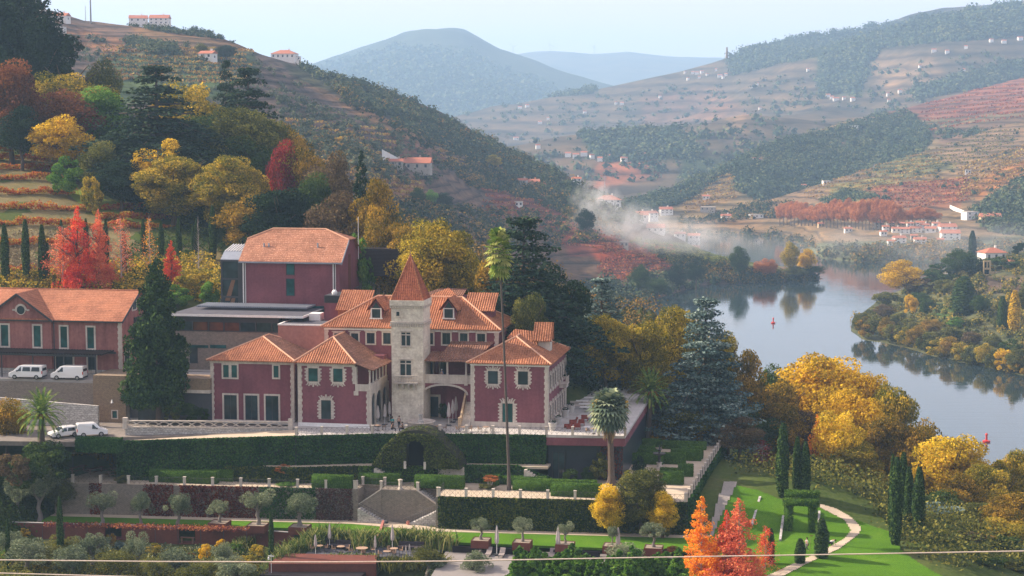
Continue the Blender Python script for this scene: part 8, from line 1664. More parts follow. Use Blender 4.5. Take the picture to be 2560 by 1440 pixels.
for y_, lab in ((16,'low pale wall with glass slope running up behind the right wing'),):
    a, b = M.g(1441,940,ZT), M.g(1500,975,ZT); o = root('ramp_wall', M, a[0], a[1], ZT, lab, 'wall'); MB().hexa([(a[0],a[1],ZT),(b[0],b[1],ZT),(b[0]+.3,b[1],ZT),(a[0]+.3,a[1],ZT)],[(a[0],a[1],ZT+1.1),(b[0],b[1],ZT+.8),(b[0]+.3,b[1],ZT+.8),(a[0]+.3,a[1],ZT+1.1)]).build('wall', white, o)
    g0, g1 = M.g(1415,935,ZT), M.g(1510,962,ZT); MB().hexa([(g0[0],g0[1]+1,ZT),(g1[0],g1[1]+1,ZT),(g1[0],g1[1]+1.04,ZT),(g0[0],g0[1]+1.04,ZT)],[(g0[0],g0[1]+1,ZT+2.4),(g1[0],g1[1]+1,ZT+1.0),(g1[0],g1[1]+1.04,ZT+1.0),(g0[0],g0[1]+1.04,ZT+2.4)]).build('glass_panel', plain('pale_glass',(.25,.33,.33),rough=.1,bmp=0), o)
tag(MB().hexa(*[[(*M.g(u, v, ZT), z) for u, v in ((1425,1015),(1478,1015),(1478,1008),(1425,1008))] for z in (ZT, ZT+.35)]).build('terrace_steps', cream, None, M), 'long shallow steps across the side terrace', 'steps')
for i in range(3):
    p = hitgz(284+i*9, 477); rg_ = [(.0,.55),(.39,.47),(.55,0),(.39,-.47),(0,-.55),(-.39,-.47),(-.55,0),(-.39,.47)]; o = tag(MB().prism([(a, b*1.5+1) for a, b in rg_], 1, -.05, .05).build('white_disc', white, None, base=(0,0,0)), ['left','middle','right'][i]+' upright white disc of the sculpture on the grass path', 'sculpture', 'white disc sculpture'); o.location = p; o.rotation_euler = (0,0,.9)
cab = plain('copper_cable', (.75,.6,.5), rough=.4, bmp=0)
for pts, lab in ((((-200,1396),(0,1400),(400,1404),(800,1405),(1120,1403),(1600,1394),(2100,1386),(2760,1374)), 'upper pale power cable crossing the whole bottom of the view'), (((-200,1427),(0,1433),(300,1441),(700,1452)), 'lower pale power cable in the bottom left corner')):
    P = [W(u, v, 92) for u, v in pts]; tag(MB().tube(P, .034, 6).build('power_cable', cab, None, base=tuple(P[0])), lab, 'cable', 'power cables')
for u, v, s_, lab in ((2466,1105,1.0,'nearer red river buoy, right of the yellow tree'), (1933,808,.9,'farther red river buoy, in the open water')):
    p = G(u, v, 0); tag(MB().lathe(p, [(.2,-.3),(.95*s_,0),(1.0*s_,.35),(.28*s_,.6),(.24*s_,1.7),(.4*s_,1.8),(.3*s_,2.1),(.05,2.3)], 12).build('buoy', bm, None, base=tuple(p)), lab, 'buoy', 'red river buoys')
def scatter(name, hill, poly, n, r, m,  kind='stuff', flat=.75, leaf=.55, k=34, rj=.45, label=None, cat=None, lift=.35):
    us = [p[0] for p in poly]; vs = [p[1] for p in poly]; B = []; g = 0; n = int(n*1.7); r *= .68; k = int(k*.75)
    while len(B) < n and g < n*30:
        g += 1; u, v = R.uniform(min(us), max(us)), R.uniform(min(vs), max(vs))
        if pip(np.array([u]), np.array([v]), poly)[0]:
            p = hill(u, v)
            if p is not None: rr = r*min(1.9, math.exp(R.gauss(0, rj))); B.append([p.x, p.y, p.z+rr*lift, rr, rr, rr*flat*R.uniform(.8,1.3)])
    B = np.array(B); V, Q, t = blobleaves(B, k, r*leaf, .45, .15, core=.55); c = B[:, :3].mean(0); c[2] = B[:, 2].min()
    return tag(npobj(name, V, Q, t, m, ID, tuple(c)), label, cat, kind=kind)
DK = leafmat('far_wood', [(0.03,0.055,0.035),(0.06,0.09,0.045),(0.15,0.16,0.07)], .1, .8, .02, .4); OLF = leafmat('far_olives', [(0.05,0.07,0.04),(0.09,0.11,0.06),(0.15,0.16,0.09)], .1, .8, .02, .4)
MIXF = leafmat('far_mixed_scrub', [(0.02,0.04,0.018),(0.07,0.08,0.025),(0.30,0.17,0.04)], .15, .8, .01, .8); ORF = leafmat('far_orange', [(0.14,0.05,0.02),(0.26,0.10,0.035),(0.42,0.22,0.06)], .2, .8, .02, .4)
h = LH.hit; fg = lambda x, y: (lambda q: Vector((q.x, q.y, float(gz(q.x, q.y)))))(M.w(x, y))
scatter('hill_wood', fg, [(-120,130),(-60,110),(-10,90),(5,100),(0,180),(-30,260),(-70,300),(-150,320)], 260, 4.6, MIXF, k=300, leaf=.16, flat=1.0)
scatter('riverside_wood', fg, [(24,60),(60,38),(120,20),(150,60),(90,80),(40,120),(24,120)], 110, 3.6, MIXF, k=220, leaf=.16, flat=1.0)
scatter('hill_wood', h, [(740,165),(850,190),(1000,238),(1200,340),(1400,435),(1560,515),(1600,560),(1540,560),(1400,500),(1240,430),(1080,360),(960,290),(860,240)], 620, 3.4, DK)
scatter('hill_scrub', h, [(800,190),(1000,238),(1200,340),(1400,435),(1560,515),(1400,520),(1080,380),(860,260)], 260, 3.2, MIXF)
scatter('hill_wood', h, [(1080,400),(1240,430),(1400,480),(1540,560),(1560,600),(1440,560),(1330,500),(1180,470)], 260, 3.4, MIXF)
scatter('hill_olives', h, [(700,240),(860,280),(1000,340),(1150,420),(1050,470),(900,440),(760,380),(700,300)], 260, 2.4, OLF)
scatter('hill_scrub', h, [(950,500),(1400,540),(1500,600),(1380,620),(1150,620),(960,600)], 280, 3.2, MIXF); scatter('hill_scrub', h, [(620,300),(860,330),(960,420),(900,500),(700,420)], 160, 2.6, MIXF)
scatter('hill_olives', h, [(120,80),(640,130),(760,220),(700,330),(400,220),(150,180)], 170, 2.2, OLF); scatter('hill_wood', h, [(320,95),(440,110),(450,140),(380,135),(320,120)], 110, 2.6, DK); scatter('hill_scrub', h, [(250,50),(440,60),(560,80),(700,140),(560,100),(400,80)], 90, 2.2, DK)
scatter('riverside_wood', h, [(1620,630),(1760,660),(1900,684),(2045,697),(2040,705),(1900,706),(1780,700),(1700,672)], 230, 2.6, MIXF, k=60, flat=1.0)
scatter('riverside_wood', h, [(1430,720),(1600,700),(1760,690),(1900,700),(1760,716),(1690,735),(1560,770),(1430,780)], 110, 3.4, DK, k=60, flat=1.0); scatter('orchard', h, [(1560,600),(1700,618),(1850,660),(1900,682),(1760,680),(1640,640)], 230, 1.9, leafmat('orchard_leaves',[(0.05,0.08,0.02),(0.12,0.15,0.03),(0.32,0.27,0.05)],.2), k=40)
v_ = VH.hit; mh = MH.hit; fh = FH.hit; ph = PH.hit
scatter('hill_wood', mh, [(1830,400),(1960,345),(2060,330),(2260,268),(2330,330),(2310,400),(2200,430),(2060,470),(1900,505),(1840,475)], 1300, 5.0, DK, k=26); scatter('hill_wood', mh, [(1540,505),(1700,462),(1900,372),(2000,335),(1990,350),(1830,420),(1720,500),(1560,560)], 420, 4.4, DK, k=26)
scatter('hill_wood', mh, [(2180,290),(2400,330),(2560,320),(2560,340),(2300,350),(2180,330)], 160, 4.4, DK, k=24)
scatter('shore_trees', v_, [(1640,570),(1960,588),(2060,622),(2350,612),(2600,612),(2600,655),(2060,655),(1960,602),(1700,583)], 300, 3.2, MIXF, k=36, flat=1.0); scatter('hill_wood', v_, [(1700,540),(1960,500),(2000,520),(1940,545),(1700,565)], 130, 3.4, MIXF, k=28)
scatter('hill_wood', v_, [(2440,520),(2560,440),(2600,440),(2600,590),(2500,590),(2440,560)], 200, 4.6, DK, k=30); scatter('hill_scrub', v_, [(2060,440),(2560,300),(2600,300),(2600,500),(2100,500)], 70, 2.8, DK, k=26); scatter('hill_wood', v_, [(2050,500),(2110,478),(2180,490),(2230,500),(2150,500),(2080,520)], 110, 3.4, DK, k=28)
for poly, n in (([(1450,330),(1700,325),(1750,395),(1500,405)], 420), ([(1820,145),(1900,98),(2200,60),(2560,5),(2560,90),(2200,120),(2150,230),(2050,240),(2050,140),(1830,190)], 1500), ([(1350,225),(1500,215),(1480,235),(1360,245)], 90), ([(2270,230),(2560,150),(2560,200),(2300,250)], 260), ([(1150,280),(2500,130),(2500,330),(1700,460),(1200,440)], 420)):
    scatter('mountain_wood', fh, poly, n, 9.0 if n != 420 else 8.0, DK, k=16, leaf=.7)
scatter('mountain_wood', ph, [(790,165),(1000,112),(1180,134),(1400,225),(1500,330),(760,330)], 1500, 17, DK, k=8, leaf=.8)
pm = LM['plane_orange']
for i in range(34):
    u = 1948+i*8.9; vt = 505-6*math.sin(i*.5)+R.uniform(-3,3)-(8 if 18 < i < 26 else 0)-i*.2; vb = 566+i*.5
    p = v_(u, vb-6) or W(u, vb, 1200); t = W(u, vt, p.y-4); plant('plane_tree', BRD[i % 4], TRK[i % 4], (p.x,p.y-4,p.z), 13, (t.z-p.z), pm, nth(i)+' plane tree from the left in the long orange belt of the far bank', 'tree', 'orange plane trees of the far bank')
for i in range(9):
    u = 2262+i*9.5; p = v_(u, 562); t = W(u, 512+abs(i-4)*3, p.y); plant('plane_tree', BRD[i % 4], TRK[i % 4], p, 12, t.z-p.z, pm, nth(i)+' plane tree from the left in the small grove behind the village', 'tree', 'orange plane trees behind the village')
hw_ = plain('whitewash', (.78,.76,.72), (.62,.6,.57), .3, .8, 0); hroof = plain('far_tile_roof', (.42,.16,.10), (.32,.12,.08), .5, .8, 0); hwin = plain('far_window', (.05,.06,.08), rough=.4, bmp=0); cols = {'w': hw_, 'o': plain('ochre_wall',(.5,.26,.14),(.4,.2,.11),.3), 's': plain('grey_stone_wall',(.42,.38,.34),(.3,.27,.24),.3), 'y': plain('sandy_stone',(.5,.38,.22),(.38,.28,.16),.3)}
HC = {}
def house(loc, L, D, H, rz, label, col='w', roof='gable', group=None, floors=1, detail=True, name='house'):
    r = bpy.data.objects.new(name, None); COL.objects.link(r); r.location = loc; r.rotation_euler = (0,0,math.radians(rz)); BASE[r] = (0,0,0); tag(r, label, 'house', group); h = L/2; rh = D*.26
    MB().box(-h,h,-D/2,D/2,-2.5,H).build('wall', cols[col], r)
    if roof == 'gable': MB().prism([(-D/2-.4,H-.1),(D/2+.4,H-.1),(0,H+rh)], 0, -h-.3, h+.3).build('roof', hroof, r)
    elif roof == 'hip': MB().add([(-h-.5,-D/2-.5,H),(h+.5,-D/2-.5,H),(h+.5,D/2+.5,H),(-h-.5,D/2+.5,H),(-h+D/2,0,H+rh),(h-D/2,0,H+rh)],[(0,1,5,4),(1,2,5),(2,3,4,5),(3,0,4),(3,2,1,0)]).build('roof', hroof, r)
    else: MB().box(-h-.2,h+.2,-D/2-.2,D/2+.2,H,H+.25).build('roof', cols['s'], r)
    if detail:
        n = max(2, int(L/3.2))
        for f in range(floors):
            for i in range(n):
                x = -h+L*(i+.5)/n; z = H/floors*(f+.35); o = MB().box(x-.5,x+.5,-D/2-.06,-D/2+.1,z,z+H/floors*.45).build('window', hwin, r)
        MB().box(h-.1,h+.06,-.5,.5,.6,min(2.2,H*.6)).build('window', hwin, r)
        if roof != 'flat': MB().box(h*.3,h*.3+.8,.4,1.1,H,H+rh+.9).build('chimney', cols[col], r)
    return r
def hs(hit, u, v, wpx, hpx, label, **k):
    p = hit(u, v)
    if p is None: print('MISS', u, v, label); p = W(u, v, 1200)
    s = p.y/FPX; L = max(4.0, wpx*s); H = max(2.6, hpx*s*.72); return house(p, L, k.pop('D', min(L*.7, 10)), H, k.pop('rz', R.uniform(-15,15)), label, **k)
hs(h,115,52,36,18,'white house with a red hip roof at the top left hill, beside the dark tree', roof='hip', floors=2); hs(h,152,52,40,16,'long white house right of the hip-roofed one on the left hilltop', floors=1); hs(h,92,26,36,14,'white house on the slope above the left hilltop houses'); hs(h,150,80,26,8,'low pale farm shed below the left hilltop houses',roof='flat')
hs(h,346,56,44,12,'long low house with a red roof on the left skyline, left of the chapel-like one',floors=1); hs(h,400,62,48,22,'tall house with a red roof on the left skyline, with lower wing',floors=2,roof='gable'); hs(h,520,148,38,16,'small white cottage with a red roof on the upper left slope',rz=-20); hs(h,712,148,60,18,'flat white modern house on the shoulder of the left hill',roof='hip',floors=1); hs(h,742,152,20,12,'low annex right of the modern house on the left hill',roof='flat')
hs(h,1035,424,86,24,'stone farmhouse with red roofs in the middle of the left valley side',col='s',rz=-4,D=9); hs(h,990,418,34,16,'red-roofed wing at the left end of the stone farmhouse',col='s'); a, b = h(955,400), h(1008,412)
tag(MB().hexa([(a.x,a.y,a.z-2),(b.x,b.y,b.z-2),(b.x,b.y+.6,b.z-2),(a.x,a.y+.6,a.z-2)],[(a.x,a.y,a.z+4.5),(b.x,b.y,b.z+1.8),(b.x,b.y+.6,b.z+1.8),(a.x,a.y+.6,a.z+4.5)]).build('white_wall', hw_, None, base=tuple(a)), 'white sloping wall climbing beside the stone farmhouse', 'wall')
hs(h,1332,466,32,18,'ochre house on the left valley side above the red vine rows',col='o',floors=2); hs(h,1305,462,26,10,'low pale shed left of the ochre house',col='s'); hs(h,1355,472,22,9,'low red-roofed outbuilding right of the ochre house',col='o'); hs(h,1441,462,22,22,'tall narrow white house with a red roof on the spur',floors=2,rz=10); hs(h,1520,516,60,24,'large white manor in the smoke with a long row of windows',roof='hip',floors=2,rz=5); hs(h,1297,517,16,7,'tiny white hut in the red vineyard',roof='flat')
hs(h,1600,548,36,12,'white house with a red roof in the smoke, left',D=8); hs(h,1628,545,30,18,'white gabled house beside the smoke',floors=2,rz=40); hs(h,1640,580,44,14,'pale house half hidden by smoke',D=8); hs(h,1735,598,30,10,'red-roofed house near the water below the smoke'); hs(h,1700,594,26,8,'low red-roofed house in the riverside orchard'); hs(h,1560,618,20,8,'green-walled shed below the orchard',col='s',roof='flat')
hs(v_,1664,536 if False else 540,32,16,'white villa with a red roof across the water, left',floors=2) if v_(1664,560) and False else hs(mh,1664,534,32,16,'white villa with a red roof across the water, left',floors=2)
hs(v_,1815,548,24,12,'small white house above the far bank, left of the plane trees',floors=2); hs(v_,1890,545,34,6,'long low white building left of the plane trees',roof='flat',D=5); hs(mh,1765,498,18,8,'red-roofed house on the lower middle hill'); hs(mh,1770,526,36,8,'low ruin-like house above the far bank',col='s',roof='flat')
vs_ = [(2197,562,18,16,'s'),(2214,570,14,14,'w'),(2228,558,14,12,'s'),(2240,572,18,10,'w'),(2252,562,16,14,'y'),(2262,574,22,12,'w'),(2275,560,14,12,'w'),(2288,572,24,12,'w'),(2300,558,18,12,'w'),(2312,566,18,14,'w'),(2326,572,24,10,'w'),(2340,562,16,14,'w'),(2368,570,36,14,'w'),(2375,588,40,16,'w'),(2248,598,26,14,'w'),(2300,600,26,12,'w'),(2228,604,16,8,'w'),(2285,590,14,8,'s'),(2120,572,16,10,'w'),(2350,600,16,8,'y'),(2208,580,14,8,'w')]
vl = ['grey stone house at the left end of the village','white house second from the left in the village','narrow grey house beside the plane trees','low white house in the front row of the village, left','sandy-walled house in the village centre','wide white house below the sandy one','small white house behind the village centre','wide white house with a long red roof, village centre','white house under the small plane grove','tall white house in the middle of the village','broad white house at the front right of the village','narrow white house with a shaded side, village right','long white house right of the village centre','biggest white house at the right end of the village','separate white house below the village, left one','separate white house below the village, right one','tiny white house nearest the water','small grey shed between the village houses','lone white hut at the foot of the plane belt','sandy hut below the big right-hand house','low white annex at the front left of the village']
for (u, v, w_, hh, c), lab in zip(vs_, vl): hs(v_, u, v+9, w_*1.15, hh*1.3, lab, col=c, floors=2 if hh > 11 else 1, group='houses of the riverside village')
hs(v_,2425,548,36,26,'white two-storey house with a flat roof right of the village',roof='flat',floors=2,rz=20); hs(v_,2475,552,50,8,'long red-roofed farm building at the far right of the village',col='y'); hs(v_,2420,434,10,7,'tiny white hut in the right-hand vineyards',roof='flat'); hs(v_,2065,460,18,8,'white house on the edge of the dark wood, right',roof='flat'); hs(v_,2052,568,14,6,'pale hut under the plane belt',col='y')
a, b = v_(2375,520), v_(2410,535)
if a and b: tag(MB().hexa([(a.x,a.y,a.z-2),(b.x,b.y,b.z-2),(b.x,b.y+1,b.z-2),(a.x,a.y+1,a.z-2)],[(a.x,a.y,a.z+2),(b.x,b.y,b.z+2.2),(b.x,b.y+1,b.z+2.2),(a.x,a.y+1,a.z+2)]).build('white_wall', hw_, None, base=tuple(a)), 'white roadside wall leading to the flat-roofed white house', 'wall')
for i, (u, v, w_, hh) in enumerate(((2130,320,26,8),(1908,402,14,9),(1885,403,12,8),(2180,300,10,5),(1900,405,9,6),(2010,470,12,5))): hs(mh, u, v, w_, hh, ['flat white villa on the dark wooded ridge','white house beside the road on the middle hill','red-roofed house left of the roadside one','tiny white hut on the red ridge','small annex behind the roadside house','small white house at the foot of the dark wood'][i], roof='flat' if i == 0 else 'gable', detail=i < 2)
fr_h = [(1732,185,9),(1742,186,12),(1755,183,11),(1768,190,8),(1790,178,7),(1720,200,8),(1712,184,6),(1800,193,14),(1815,190,10),(1808,196,8),(1748,197,8),(1835,178,7),(1300,272,12),(1318,268,12),(1555,262,12),(1540,261,8),(1462,284,10),(2070,243,14),(2080,248,12),(2110,250,10),(2132,252,14),(2090,252,18),(2220,240,9),(2250,232,12),(2222,256,9),(2335,130,14),(2368,133,12),(2415,122,10),(2410,180,8),(2478,105,12),(2510,108,14),(2550,100,16),(1420,392,18),(1440,395,20),(1460,390,20),(1480,397,14),(1500,404,16),(1520,398,14),(1540,392,10),(1605,394,26),(1560,404,20),(1345,372,14),(1350,310,12),(1370,300,8),(1290,350,16),(1893,214,8),(1880,222,6),(2020,178,9),(1650,245,8),(1900,275,8),(2245,44,8),(2300,170,9)]
far = None
for i, (u, v, w_) in enumerate(sorted(fr_h)):
    p = fh(u, v)
    if p is None: continue
    L = w_*p.y/FPX*.8
    if far is None: far = house(Vector((0,0,0)), 10, 7, 5, 0, 'distant white house on the big hazy mountain', detail=False, group='scattered white houses of the far mountain')
    o = far if i == 0 else dup(far); o.location = p; o.scale = (L/10, L/10*.9, max(.8, L/14)); o.rotation_euler = (0,0,R.uniform(-.4,.4)); o['label'] = nth(i)+' tiny white house from the left on the big hazy mountain'
rb = RB.hit; rm = LM
scatter('bank_scrub', rb, [(2140,800),(2230,745),(2330,700),(2460,655),(2560,640),(2640,640),(2640,960),(2400,900),(2230,858),(2150,838)], 420, 2.0, leafmat('bank_leaves', [(0.05,0.07,0.02),(0.15,0.15,0.035),(0.40,0.28,0.05)], .3, .8, .08, .5), k=60, flat=1.0)
SH = [(2150,835,40,52,'olive'),(2165,845,44,62,'olive_gold'),(2190,850,50,66,'olive'),(2215,855,40,60,'olive_gold'),(2240,860,50,60,'olive'),(2265,866,46,56,'yellow_green'),(2290,874,50,60,'olive_gold'),(2318,884,48,64,'olive'),(2345,892,50,56,'yellow_green'),(2372,900,52,60,'olive_gold'),(2400,905,46,58,'yellow_green'),(2430,912,50,60,'olive'),(2458,920,50,64,'yellow_green'),(2485,926,46,60,'olive'),(2512,932,44,70,'gold'),(2540,938,52,66,'olive'),(2570,945,50,70,'olive_gold'),
 (2175,812,44,44,'olive'),(2210,800,50,40,'brown'),(2245,815,44,40,'olive'),(2280,830,50,44,'olive'),(2330,840,54,44,'olive_gold'),(2380,855,50,46,'olive'),(2430,866,50,46,'brown'),(2480,880,46,46,'olive'),(2530,890,52,50,'green'),(2215,770,60,48,'olive'),(2250,745,100,88,'gold'),(2300,735,70,50,'brown'),(2345,712,80,60,'green'),(2400,695,80,70,'green'),(2440,690,60,56,'dark'),(2360,735,50,46,'olive'),(2300,770,50,40,'green'),(2275,790,30,62,'gold'),(2318,775,40,36,'green'),(2490,672,60,32,'green'),(2530,672,50,34,'green'),(2555,640,40,40,'dark'),(2450,790,50,50,'green'),(2500,820,40,40,'olive'),(2390,820,36,34,'bright_green'),(2555,780,30,60,'olive')]
for i, (u, v, w_, hh, mk) in enumerate(SH):
    p = rb(u, min(v, 940)) or G(u, v, 0); s = p.y/FPX; plant('shore_tree', BSH[i % 4] if i % 3 else BRD[i % 4], None, (p.x,p.y,p.z-.5), w_*s/.62, hh*s*1.15, LM[mk], nth(i if i < 17 else i-17)+(' bushy tree from the left at the waterline of the right bank' if i < 17 else ' bushy tree of the upper right bank, counted from the water upwards'), 'tree', 'bushy trees of the right bank, '+{'olive':'olive-green','green':'green','dark':'green','bright_green':'green','gold':'golden','olive_gold':'golden','yellow_green':'golden','brown':'brownish'}[mk])
for u, vt, vb, w_, mk, lab in ((2408,690,790,56,'green','tall dark green poplar in the middle of the right bank'),(2520,730,820,26,'yellow_green','slim yellow-green poplar on the right bank, left one'),(2535,725,830,28,'gold','slim golden poplar on the right bank, right one'),(2310,750,795,22,'green','small green poplar left of the grassy terrace'),(2505,740,825,24,'green','slim green poplar beside the yellow ones'),(2430,576,655,19,'dark','pointed cypress beside the red-roofed house on the right bank')):
    p = rb(u, vb) or G(u, vb, 2); t = W(u, vt, p.y); plant('poplar_tree' if vt > 600 else 'cypress_tree', COLM[0], None, p, w_*p.y/FPX/.125, t.z-p.z, LM[mk], lab, 'tree')
hs(rb,2480,652,58,30,'white house with a bright red hip roof on the right bank',roof='hip',floors=1,rz=12,D=8); hs(rb,2520,668,28,14,'small red-roofed outbuilding below the white house on the right bank',col='y')
p = rb(2467,688) or G(2467,688,12); o = bpy.data.objects.new('ruined_gate', None); COL.objects.link(o); o.location = p; BASE[o] = (0,0,0); tag(o, 'ruined sandy stone tower wall with openings on the right bank', 'ruin'); MB().box(-1.6,-1.1,-.4,.4,-1,6.2).box(1.0,1.6,-.4,.4,-1,6.2).box(-1.1,1.0,-.4,.4,5.6,6.2).box(-1.1,1.0,-.4,.4,2.4,3.2).box(-.2,.2,-.35,.35,3.2,5.6).box(-1.1,1.0,-.4,.4,-1,.4).build('wall', cols['y'], o); MB().box(1.6,8,-.3,.3,-1,1.6).build('low_wall', cols['y'], o)
for u, vt, vb, w_, mk, lab in ((1848,612,700,52,'green','tall dark tree on the promontory'),(1905,640,702,44,'plane_orange','orange tree in the middle of the promontory'),(1928,642,702,30,'plane_orange','pointed orange tree on the promontory'),(1975,598,690,46,'yellow_green','tree with a golden top standing out behind the promontory'),(2018,618,694,48,'gold','golden-topped tree at the tip of the promontory'),(2030,655,697,60,'green','dark green tree leaning over the water at the tip'),(1990,660,700,60,'olive','green bushes near the tip of the promontory'),(1600,655,745,50,'green','round tree on the bank below the red vineyard'),(1690,660,730,60,'dark','dark trees on the bank left of the promontory'),(1740,650,720,50,'dark','dark tree group nearer the promontory'),(1640,690,748,60,'green','low tree group on the near bank'),
  (1465,516,590,50,'dark','dark round tree just left of the smoke'),(1232,384,425,44,'yellow_green','yellow-green tree on the left valley side'),(848,337,360,22,'gold','lone golden tree on the terraced left hill'),(505,104,140,30,'olive','round tree above the white cottage'),(565,108,152,60,'dark','broad dark tree right of the white cottage'),(1045,465,520,40,'green','green tree in the valley below the stone farmhouse'),(1080,468,522,36,'bright_green','pale green tree in the valley below the stone farmhouse'),(1110,475,530,46,'dark','dark tree right of the pale green one')):
    p = h(u, vb) or G(u, vb, 1); t = W(u, vt, p.y); plant('tree', BRD[TC[0] % 4], TRK[0], (p.x,p.y,p.z-.3), w_*p.y/FPX/.66, t.z-p.z, LM[mk], lab, 'tree')
for i, (u, vt, vb, a0, s_) in enumerate(((1283,117,150,20,1.0),(1375,112,139,95,1.0),(1485,116,147,60,.6))):
    b = W(u, vb, 9300); t = W(u, vt, 9300); r = bpy.data.objects.new('wind_turbine', None); COL.objects.link(r); r.location = b; BASE[r] = (0,0,0); H = t.z-b.z; tag(r, ['left','middle, most visible','small right-hand'][i]+' wind turbine on the hazy skyline', 'wind turbine', 'wind turbines'); tm_ = plain('turbine_white',(.6,.6,.62)) if i == 0 else bpy.data.materials['turbine_white']
    MB().tube([(0,0,-5),(0,0,H)],[2.6,1.7],8).build('tower', tm_, r); MB().box(-2,2,-5,4,H-1.5,H+3).build('nacelle', tm_, r)
    for k in range(3): an = math.radians(a0+120*k); L = 38*s_; MB().tube([(0,-6,H+1),(math.cos(an)*L,-6,H+1+math.sin(an)*L)],[2.2,.6],5).build('blade', tm_, r)
for u, vt, vb, r_, hit, lab in ((227,-12,58,.55,h,'tall grey mast on the left hilltop'),(214,14,50,.3,h,'thin lattice mast left of the tall grey one'),(1268,338,366,.3,h,'lattice pylon standing on the left hill ridge'),(1512,440,466,.3,h,'lattice pylon above the white manor in the smoke'),(1817,118,142,1.2,fh,'thin mast on the ridge of the far mountain'),(2185,408,424,.3,v_,'thin pole at the edge of the right vineyards')):
    p = hit(u, vb) or W(u, vb, 1500); t = W(u, vt, p.y); mb = MB().tube([(p.x,p.y,p.z-1),(p.x,p.y,t.z)], [r_, r_*.6], 5)
    if 'pylon' in lab:
        for q in (.7,.82,.94): z = p.z+(t.z-p.z)*q; mb.box(p.x-1.8,p.x+1.8,p.y-.1,p.y+.1,z,z+.3)
    tag(mb.build('mast' if 'mast' in lab else 'pylon', plain('galvanised',(.3,.3,.32)) if 'galvanised' not in bpy.data.materials else bpy.data.materials['galvanised'], None, base=tuple(p)), lab, 'mast' if 'mast' in lab else 'pylon')
def farrows(hit, us, v0, v1, n, hh, m, slope=0.0, name='vineyard', seed=0):
    P = []
    for i in range(n):
        v = v0+(v1-v0)*i/max(1, n-1); pts = [hit(u, v+slope*(u-us[0])+1.5*math.sin(u*.03+i)) for u in np.arange(us[0]+R.uniform(0,15), us[1]-R.uniform(0,25), 5)]
        for a, b in zip(pts, pts[1:]):
            if a is None or b is None or (b-a).length > 30: continue
            L = (b-a).length; k = max(3, int(L*1.6)); t = NR.random(k); P.append(np.stack([a.x+(b.x-a.x)*t, a.y+(b.y-a.y)*t, a.z+(b.z-a.z)*t+hh*(.2+.8*NR.random(k))], 1))
    P = np.vstack(P); V, Q, t = leaves(P, sph(len(P))+np.array([0,-.5,.4]), hh*.95, .5); c = P.mean(0); c[2] = P[:,2].min(); return tag(npobj(name, V, Q, t, m, ID, tuple(c)), kind='stuff')
VR = leafmat('red_vines', [(0.22,0.05,0.03),(0.34,0.09,0.05),(0.36,0.17,0.06)], .2, .8, .02, .5); VO = leafmat('ochre_vines', [(0.2,0.1,0.03),(0.36,0.2,0.05),(0.40,0.30,0.08)], .2, .8, .02, .5)
farrows(h,(1200,1400),478,556,7,1.3,VR,.09); farrows(h,(1500,1700),612,636,5,1.3,VR,.03); farrows(h,(1490,1680),648,700,8,1.2,VR,-.03); farrows(h,(1380,1560),558,610,6,1.2,VR,.1); farrows(h,(950,1080),455,540,8,1.2,VO,.05); farrows(h,(1090,1260),330,400,7,1.2,VO,.2)
farrows(h,(250,640),118,200,8,1.4,VO,.03); farrows(h,(700,1000),300,420,9,1.2,VO,.1); farrows(v_,(2180,2440),470,525,9,1.6,VR,-.09); farrows(v_,(2390,2580),425,500,10,1.7,VO,-.35); farrows(v_,(2000,2360),435,500,8,1.6,VO,-.15); farrows(v_,(2250,2560),360,430,9,1.6,leafmat('green_vines',[(0.08,0.09,0.03),(0.15,0.15,0.05),(0.26,0.2,0.06)]),-.12)
farrows(mh,(1700,1850),455,535,9,2.0,VO,-.3); farrows(mh,(2300,2580),250,330,8,2.4,VR,-.15)
def haze():
    mb = MB(); mb.box(-9000, 12000, -700, 12500, -10.5, 640)
    m = bpy.data.materials.new('air'); m.use_nodes = True; nt = m.node_tree; nt.nodes.remove(nt.nodes['Principled BSDF'])
    v = node(nt, 'VolumePrincipled'); v.inputs['Color'].default_value = (0.46, 0.70, 1.0, 1); v.inputs['Density'].default_value = HAZE
    v.inputs['Anisotropy'].default_value = 0.1
    nt.links.new(v.outputs[0], nt.nodes['Material Output'].inputs['Volume'])
    tag(mb.build('haze', m, base=(0, 3000, 0)), kind='stuff')
HAZE = 0.000155
haze()
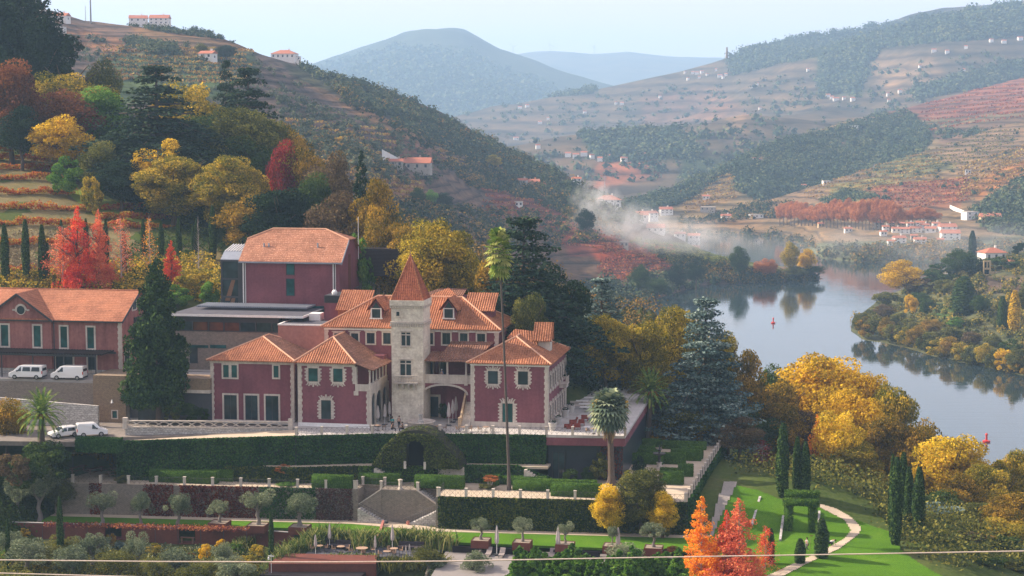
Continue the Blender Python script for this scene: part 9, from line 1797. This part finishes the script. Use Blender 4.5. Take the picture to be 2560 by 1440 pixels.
def smoke(name, blobs, dens, col, label):
    for i, (u, v, Y, rx, ry, rz) in enumerate(blobs):
        c = W(u, v, Y); mb = MB(); n, k = 20, 11; vs = []
        for a in range(1, k):
            th = math.pi*a/k
            for b in range(n): ph_ = 2*math.pi*b/n; vs.append((c.x+rx*math.sin(th)*math.cos(ph_), c.y+ry*math.sin(th)*math.sin(ph_), c.z+rz*math.cos(th)))
        fs = [((a+1)*n+b, (a+1)*n+(b+1) % n, a*n+(b+1) % n, a*n+b) for a in range(k-2) for b in range(n)]+[tuple(range(n)), tuple((k-2)*n+b for b in range(n-1,-1,-1))]
        m = bpy.data.materials.new('smoke'); m.use_nodes = True; nt = m.node_tree; nt.nodes.remove(nt.nodes['Principled BSDF'])
        vol = node(nt, 'VolumePrincipled'); vol.inputs['Color'].default_value = (*col, 1); vol.inputs['Anisotropy'].default_value = .2; g = coords(nt)
        ln = node(nt, 'VectorMath', operation='LENGTH'); nt.links.new(mapping(nt, g, (1/rx, 1/ry, 1/rz)), ln.inputs[0]); fall = ramp(nt, ln.outputs['Value'], [(0.15, (1,1,1)), (0.95, (0,0,0))])
        nz = ramp(nt, noise(nt, g, 2.6/max(rx, rz), 5, .6), [(0.42, (0,0,0)), (0.62, (1,1,1))]); mu = node(nt, 'Math', operation='MULTIPLY'); nt.links.new(fall, mu.inputs[0]); nt.links.new(nz, mu.inputs[1])
        m2 = node(nt, 'Math', operation='MULTIPLY'); nt.links.new(mu.outputs[0], m2.inputs[0]); m2.inputs[1].default_value = dens[i]; nt.links.new(m2.outputs[0], vol.inputs['Density'])
        nt.links.new(vol.outputs[0], nt.nodes['Material Output'].inputs['Volume'])
        mb.add(vs, fs); tag(mb.build(name, m, None, base=tuple(c)), kind='stuff')
smoke('smoke', [(1490,505,940,16,14,14),(1560,560,900,32,22,14),(1650,585,880,40,25,12),(1740,602,900,36,25,10)], [.09,.05,.035,.025], (.97,.985,1), None)
smoke('river_mist', [(2080,630,1090,120,60,16),(2330,620,1020,120,60,20)], [.006,.008], (.95,.98,1), None)
S.cycles.volume_step_rate = 2.5; S.cycles.volume_bounces = 1
